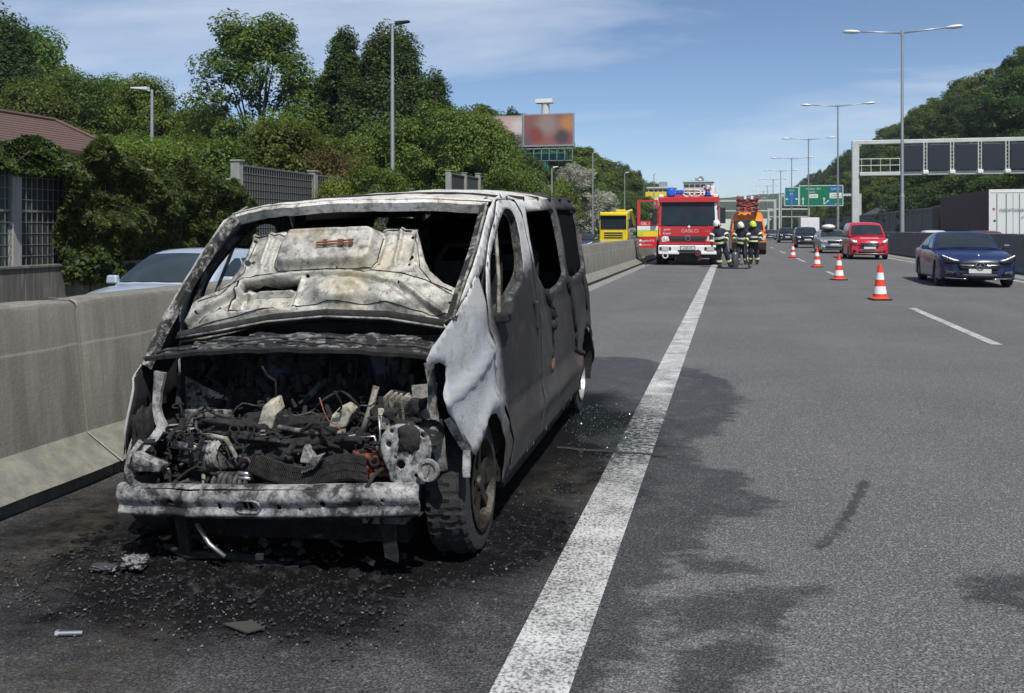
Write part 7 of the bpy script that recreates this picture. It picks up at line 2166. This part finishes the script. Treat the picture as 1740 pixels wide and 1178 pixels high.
# headlamp brackets and lock carrier remains
def strip(name, pts, w, t, mat, holes=0):
    """a bent sheet strip through points (front view)"""
    mb = MB(); secs = []
    P_ = [Vector(p) for p in pts]
    for i, p in enumerate(P_):
        d = (P_[min(i + 1, len(P_) - 1)] - P_[max(i - 1, 0)]).normalized()
        sd = d.cross(Vector((0, 1, 0))).normalized()
        ww = w[i] if isinstance(w, (list, tuple)) else w
        secs.append([p - sd * ww / 2, p + sd * ww / 2, p + sd * ww / 2 + Vector((0, t, 0)), p - sd * ww / 2 + Vector((0, t, 0))])
    mb.loft(secs, True, True)
    o = mb.build(name, mat, van, angle=40)
    return o
strip('headlamp_bracket', [(-.545, -.42, .90), (-.56, -.42, .82), (-.57, -.42, .74), (-.555, -.43, .69), (-.53, -.44, .655), (-.555, -.46, .61), (-.60, -.48, .565), (-.615, -.49, .52)], [.055, .04, .035, .04, .05, .04, .03, .02], .02, BEAMM)
strip('headlamp_bracket', [(-.60, -.50, .60), (-.645, -.52, .54), (-.655, -.53, .48), (-.625, -.54, .43), (-.55, -.55, .40)], .022, .015, BEAMM)
mb = MB(); mb.prism([(-.62, -.54, .56), (-.47, -.54, .505), (-.48, -.54, .475), (-.61, -.54, .475)], (0, .06, 0)); mb.build('lamp_shelf', BEAMM, van, bevel=.006)
strip('headlamp_bracket', [(.755, -.46, .94), (.765, -.46, .86), (.765, -.46, .76), (.775, -.46, .70)], [.035, .03, .03, .03], .025, SCORCH)
strip('headlamp_bracket', [(.775, -.46, .70), (.775, -.46, .62), (.79, -.45, .54), (.80, -.44, .48)], [.06, .075, .045, .03], .02, SCORCH)
mb = MB(); mb.lathe([(.02, .0), (.05, .01), (.056, .025)], (.775, -.475, .655), (0, -1, 0), 16); mb.build('lamp_mount', CHAR, van)
strip('bumper_bracket', [(.825, -.44, .70), (.86, -.40, .62), (.89, -.36, .545)], [.03, .045, .04], .012, BEAMM)
strip('bumper_bracket', [(.885, -.37, .55), (.885, -.38, .48), (.885, -.39, .44)], [.03, .035, .03], .012, BEAMM)
PL_ = smooth_poly([(.545, .60), (.56, .655), (.61, .69), (.69, .69), (.755, .655), (.775, .60), (.76, .52), (.74, .46), (.735, .435), (.59, .435), (.575, .50), (.55, .55)], 1)
panel('mounting_plate', PL_, [circ(.675, .635, .048, 14), circ(.585, .605, .014), circ(.735, .645, .012), circ(.60, .66, .009), circ(.635, .52, .020, 7), circ(.70, .475, .008)], lambda x, z: (x, -.50 + .008 * mnoise.noise(Vector((x * 12, z * 12, 0))), z), .014, BEAMM, van, .006)
lump('burnt_bush', (.675, -.49, .63), (.05, .03, .055), CHAR, .4, 40, 14)
mb = MB(); mb.lathe([(.0, .006), (.03, .006), (.034, .016), (.044, .016), (.048, 0), (.044, -.012)], (.765, -.53, .505), (0, -1, .1), 22); mb.build('washer_cap', SCORCH, van, angle=40)
mb = MB(); mb.box((.765, -.55, .505), (.012, .006, .05), Matrix.Rotation(.4, 3, 'Y')); mb.build('cap_grip', BEAMM, van)
# charred fender liner hanging at the far front corner
lump('melted_liner', (-.665, -.36, .58), (.035, .08, .14), CHAR, .3, 50, 26)
lump('melted_liner', (-.70, -.32, .47), (.04, .06, .06), CHAR, .3, 52, 22)

# wheels: near front still shod, others sagged on scorched rims
def burnt_wheel(x, y, r, s, w, rim_mat, squash=0.0, tread=True):
    mb = MB(); mb.cyl((x - s * w * .35, y, r), (x - s * w * .8, y, r), r * .3, None, 14); wp = mb.build('wheel', CHAR, van)
    mb = MB(); secs = []
    n = 168
    pr = [(r * .66, -w / 2), (r * .80, -w * .53), (r * .93, -w * .49), (r * .985, -w * .41), (r, -w * .30), (r, -w * .15), (r, 0), (r, w * .15), (r, w * .30), (r * .985, w * .41), (r * .93, w * .49), (r * .80, w * .53), (r * .66, w / 2), (r * .62, w * .3), (r * .62, -w * .3)]
    for i in range(n + 1):
        a = 2 * math.pi * i / n
        row = []
        for j, (q, h) in enumerate(pr):
            dr_ = 0
            if tread and 3 <= j <= 9: dr_ = -.010 if ((i + (j % 2) * 3) % 6 < 2 or j in (5, 8)) else 0
            q2 = q + dr_ + .003 * mnoise.noise(Vector((i * .3, j * .7, y)))
            z = q2 * math.sin(a)
            if z < -r + squash + .012: z = -r + squash + .012 - .3 * (-r + squash + .012 - z) * 0
            row.append((x - s * w / 2 + s * h * 1.0, y + q2 * math.cos(a), r + z))
        secs.append(row)
    mb.loft(secs, False); ty_ = mb.build('tyre', BURNTYRE, wp, angle=25)
    mb = MB()
    mb.lathe([(r * .67, .004), (r * .69, .012), (r * .64, .014), (r * .60, -.03), (r * .58, -.10), (r * .15, -.10)], (x, y, r), (s, 0, 0), 36)
    for k in range(6):
        a = 2 * math.pi * k / 6 + .3
        d = Vector((0, math.cos(a), math.sin(a))); t = Vector((0, -math.sin(a), math.cos(a))); c = Vector((x, y, r))
        q = [c + d * r * .10 + t * r * .10, c + d * r * .40 + t * r * .065, c + d * r * .65 + t * r * .09, c + d * r * .65 - t * r * .09, c + d * r * .40 - t * r * .065, c + d * r * .10 - t * r * .10]
        mb.prism([p + Vector((s * -.012, 0, 0)) for p in q], (s * -.028, 0, 0))
    mb.cyl((x - s * .06, y, r), (x + s * .002, y, r), r * .16, r * .12, 14)
    mb.build('rim', rim_mat, wp, angle=35)
    mb = MB(); mb.lathe([(.0, 0), (r * .5, 0), (r * .52, .012), (.0, .012)], (x - s * .12, y, r), (s, 0, 0), 30); mb.build('brake_disc', RUSTM, wp)
    return wp
BRONZE = burnt('scorched_alloy', (.075, .065, .045), (.03, .028, .025), .40, .62, 9, .2, 0, .45, .6)
w1 = burnt_wheel(.855, -.02, .315, 1, .19, BRONZE, .01)
w1.location = (0, 0, .0)
w2 = burnt_wheel(.865, 3.22, .315, 1, .215, M('scorched_silver', (.34, .34, .33), .4, .6, .2, 10), .01)
for yy in (-.02, 3.22):
    w3 = burnt_wheel(-.86, yy, .27, -1, .20, SCORCH, .01, False); w3.location = (0, 0, .065)

# ------------------------------------------------------------------ litter of the fire on the road
def scatter(name, n, regions, smin, smax, mat, label, seed, flat=.5, zoff=0.004):
    rs = random.Random(seed); mb = MB(); z00 = zoff
    tot = sum(r[4] for r in regions)
    for k in range(n):
        u = rs.random() * tot
        for r in regions:
            u -= r[4]
            if u <= 0: break
        while True:
            a, q = rs.uniform(0, 6.283), math.sqrt(rs.random())
            x, y = r[0] + r[2] * q * math.cos(a), r[1] + r[3] * q * math.sin(a)
            if x > -3.5: break
        s_ = smin + (smax - smin) * rs.random() ** 3
        h = s_ * flat * rs.uniform(.3, 1)
        a = rs.uniform(0, 6.28); c, d = math.cos(a) * s_, math.sin(a) * s_
        e, f = -math.sin(a) * s_ * rs.uniform(.3, .9), math.cos(a) * s_ * rs.uniform(.3, .9)
        zoff = z00 + (rs.random() * .014 if flat == .55 or flat == .5 and smin == .002 else 0) * (1 if y < 3.9 and x < -1.2 else 0)
        t = (x + rs.uniform(-.3, .3) * s_, y + rs.uniform(-.3, .3) * s_, zoff + h)
        vs = [(x + c, y + d, zoff - .003 + rs.uniform(0, h * .7)), (x + e, y + f, zoff - .003), (x - c * rs.uniform(.5, 1), y - d, zoff - .003), (x - e, y - f * rs.uniform(.5, 1), zoff - .003 + rs.uniform(0, h * .5)), t]
        mb.add(vs, [(0, 1, 4), (1, 2, 4), (2, 3, 4), (3, 0, 4)])
    o = mb.build(name, mat, None, fix=False)
    return tag(o, label, 'debris', None, 'stuff')
CHARBIT = M('char_bit', (.022, .022, .023), .85, 0, .6, 12)
ASHBIT = M('ash_bit', (.15, .15, .145), .8, 0, .5, 14)
FR = [(-1.95, 3.35, 1.25, .45, 3), (-1.0, 4.2, .32, .9, 1.4), (-.85, 6.0, .25, 1.3, 1.0), (-2.6, 3.3, .6, .4, 1), (-1.6, 3.1, .9, .3, 1)]
scatter('char_debris', 3600, FR, .003, .015, CHARBIT, 'black charred crumbs spread round the burnt van', 1, .55)
scatter('ash_debris', 380, FR, .002, .009, ASHBIT, 'pale ash flecks spread round the burnt van', 2, .5)
scatter('road_grit', 700, [(-2.2, 2.7, 1.6, .7, 1), (.2, 3.6, .8, .8, .5), (.3, 5.2, .5, .7, .3)], .002, .007, ASHBIT, 'pale grit scattered on the asphalt', 3, .5)
GLASSBIT = M('safety_glass', (.05, .10, .085), .2, 0, .5, 30)
scatter('glass_crumbs', 950, [(-.85, 7.0, .42, .75, 1), (-.7, 6.2, .2, .5, .25)], .003, .009, GLASSBIT, 'green crumbs of safety glass beside the rear wheel', 4, .8, .006)
def lumpm(name, c, d, mat, amp, seed, n=18):
    o = lump(name, c, d, mat, amp, seed, n, None); return o
o = lumpm('melted_metal', (-2.52, 3.40, .05), (.045, .035, .025), M('melted_aluminium', (.20, .20, .21), .4, .6, .8, 60, bmp=.8, bscale=90), .5, 61, 30); tag(o, 'shiny lump of melted aluminium under the bumper beam', 'scrap')
o = lumpm('melted_metal', (-2.66, 3.38, .02), (.06, .03, .012), M('melted_aluminium_dark', (.10, .10, .105), .4, .6, .5, 30, bmp=.5), .4, 64, 20); tag(o, 'thin dull splash of melted aluminium beside the larger shiny lump', 'scrap')
mb = MB(); mb.prism([(-1.86, 3.02, .008), (-1.73, 2.97, .010), (-1.68, 3.01, .016), (-1.76, 3.06, .012)], (0, 0, .006)); o = mb.build('trim_plate', M('dusty_plate', (.04, .043, .036), .7, 0, .3, 12), None); tag(o, 'flat grey-green plate lying in the soot', 'scrap')
# low heaps of wet ash under the nose and beside the near wheel
def heap(name, cx, cy, rx, ry, h, seed, label):
    mb = MB(); n_ = 130; secs = []
    for j in range(n_ + 1):
        row = []
        for i in range(n_ + 1):
            u, w = -1 + 2 * i / n_, -1 + 2 * j / n_
            x, y = cx + u * rx, cy + w * ry
            e = 1 - math.hypot(u, w) + .45 * mnoise.noise(Vector((x * 3.1, y * 3.1, seed)))
            q = abs(mnoise.noise(Vector((x * 11, y * 11, seed)))) * .9 + abs(mnoise.noise(Vector((x * 31, y * 31, seed)))) * .7 + abs(mnoise.noise(Vector((x * 70, y * 70, seed)))) * .35
            row.append((x, y, -.010 + max(0, min(.5, e)) * 2 * h * (.12 + 1.3 * q)))
        secs.append(row)
    mb.loft(secs); o = mb.build(name, ASHHEAP, None, smooth=False, fix=False); return tag(o, label, 'ash heap')
ASHHEAP = burnt('wet_ash', (.05, .05, .052), (.004, .004, .0045), .50, .72, 11, .1, 0, .95, 0, 70)
ASHHEAP.node_tree.nodes['Principled BSDF'].inputs['Specular IOR Level'].default_value = .08
heap('ash_heap', -2.0, 3.52, .85, .40, .030, 1, 'black heap of wet ash under the bumper beam')
heap('ash_heap', -.98, 4.25, .24, .75, .016, 2, 'low black drift of ash beside the shod front wheel')
heap('ash_heap', -2.85, 3.75, .35, .45, .016, 3, 'low black drift of ash between the van and the barrier')
mb = MB(); mb.cyl((-2.395, 2.80, .014), (-2.315, 2.825, .014), .009, None, 10); mb.cyl((-2.407, 2.796, .014), (-2.395, 2.80, .014), .014, None, 6); o = mb.build('bolt', ALLOY, None, angle=40); tag(o, 'bright metal bolt lying alone on the asphalt', 'bolt')
# strip of molten rubber across the line
mb = MB(); secs = []
for k in range(15):
    x = -1.15 + .75 * k / 14; y = 6.02 - .05 * k / 14 + .012 * math.sin(k * 1.3); w = .022 * (1 - abs(k / 14 - .5) * .8)
    secs.append([(x, y - w, .005), (x, y, .014), (x, y + w, .005)])
mb.loft(secs); o = mb.build('rubber_strip', CHARBIT, None, smooth=True); tag(o, 'black strip of melted rubber lying across the white line', 'scrap')

# ------------------------------------------------------------------ summer haze
hm, hn, hl_, hb_ = nt('haze_air')
hn.remove(hb_)
hv = hn.new('ShaderNodeVolumePrincipled')
hv.inputs['Color'].default_value = (0.80, 0.87, 0.97, 1)
hv.inputs['Density'].default_value = 0.0002
hv.inputs['Anisotropy'].default_value = 0.2
hl_.new(hv.outputs[0], hn['Material Output'].inputs['Volume'])
mb = MB(); mb.b2((-2000, -150, -1.5), (2200, 2800, 80))
o = mb.build('haze', hm, None); tag(o, 'thin bluish summer haze over the whole valley', 'haze', None, 'stuff')
SC.cycles.volume_bounces = 0
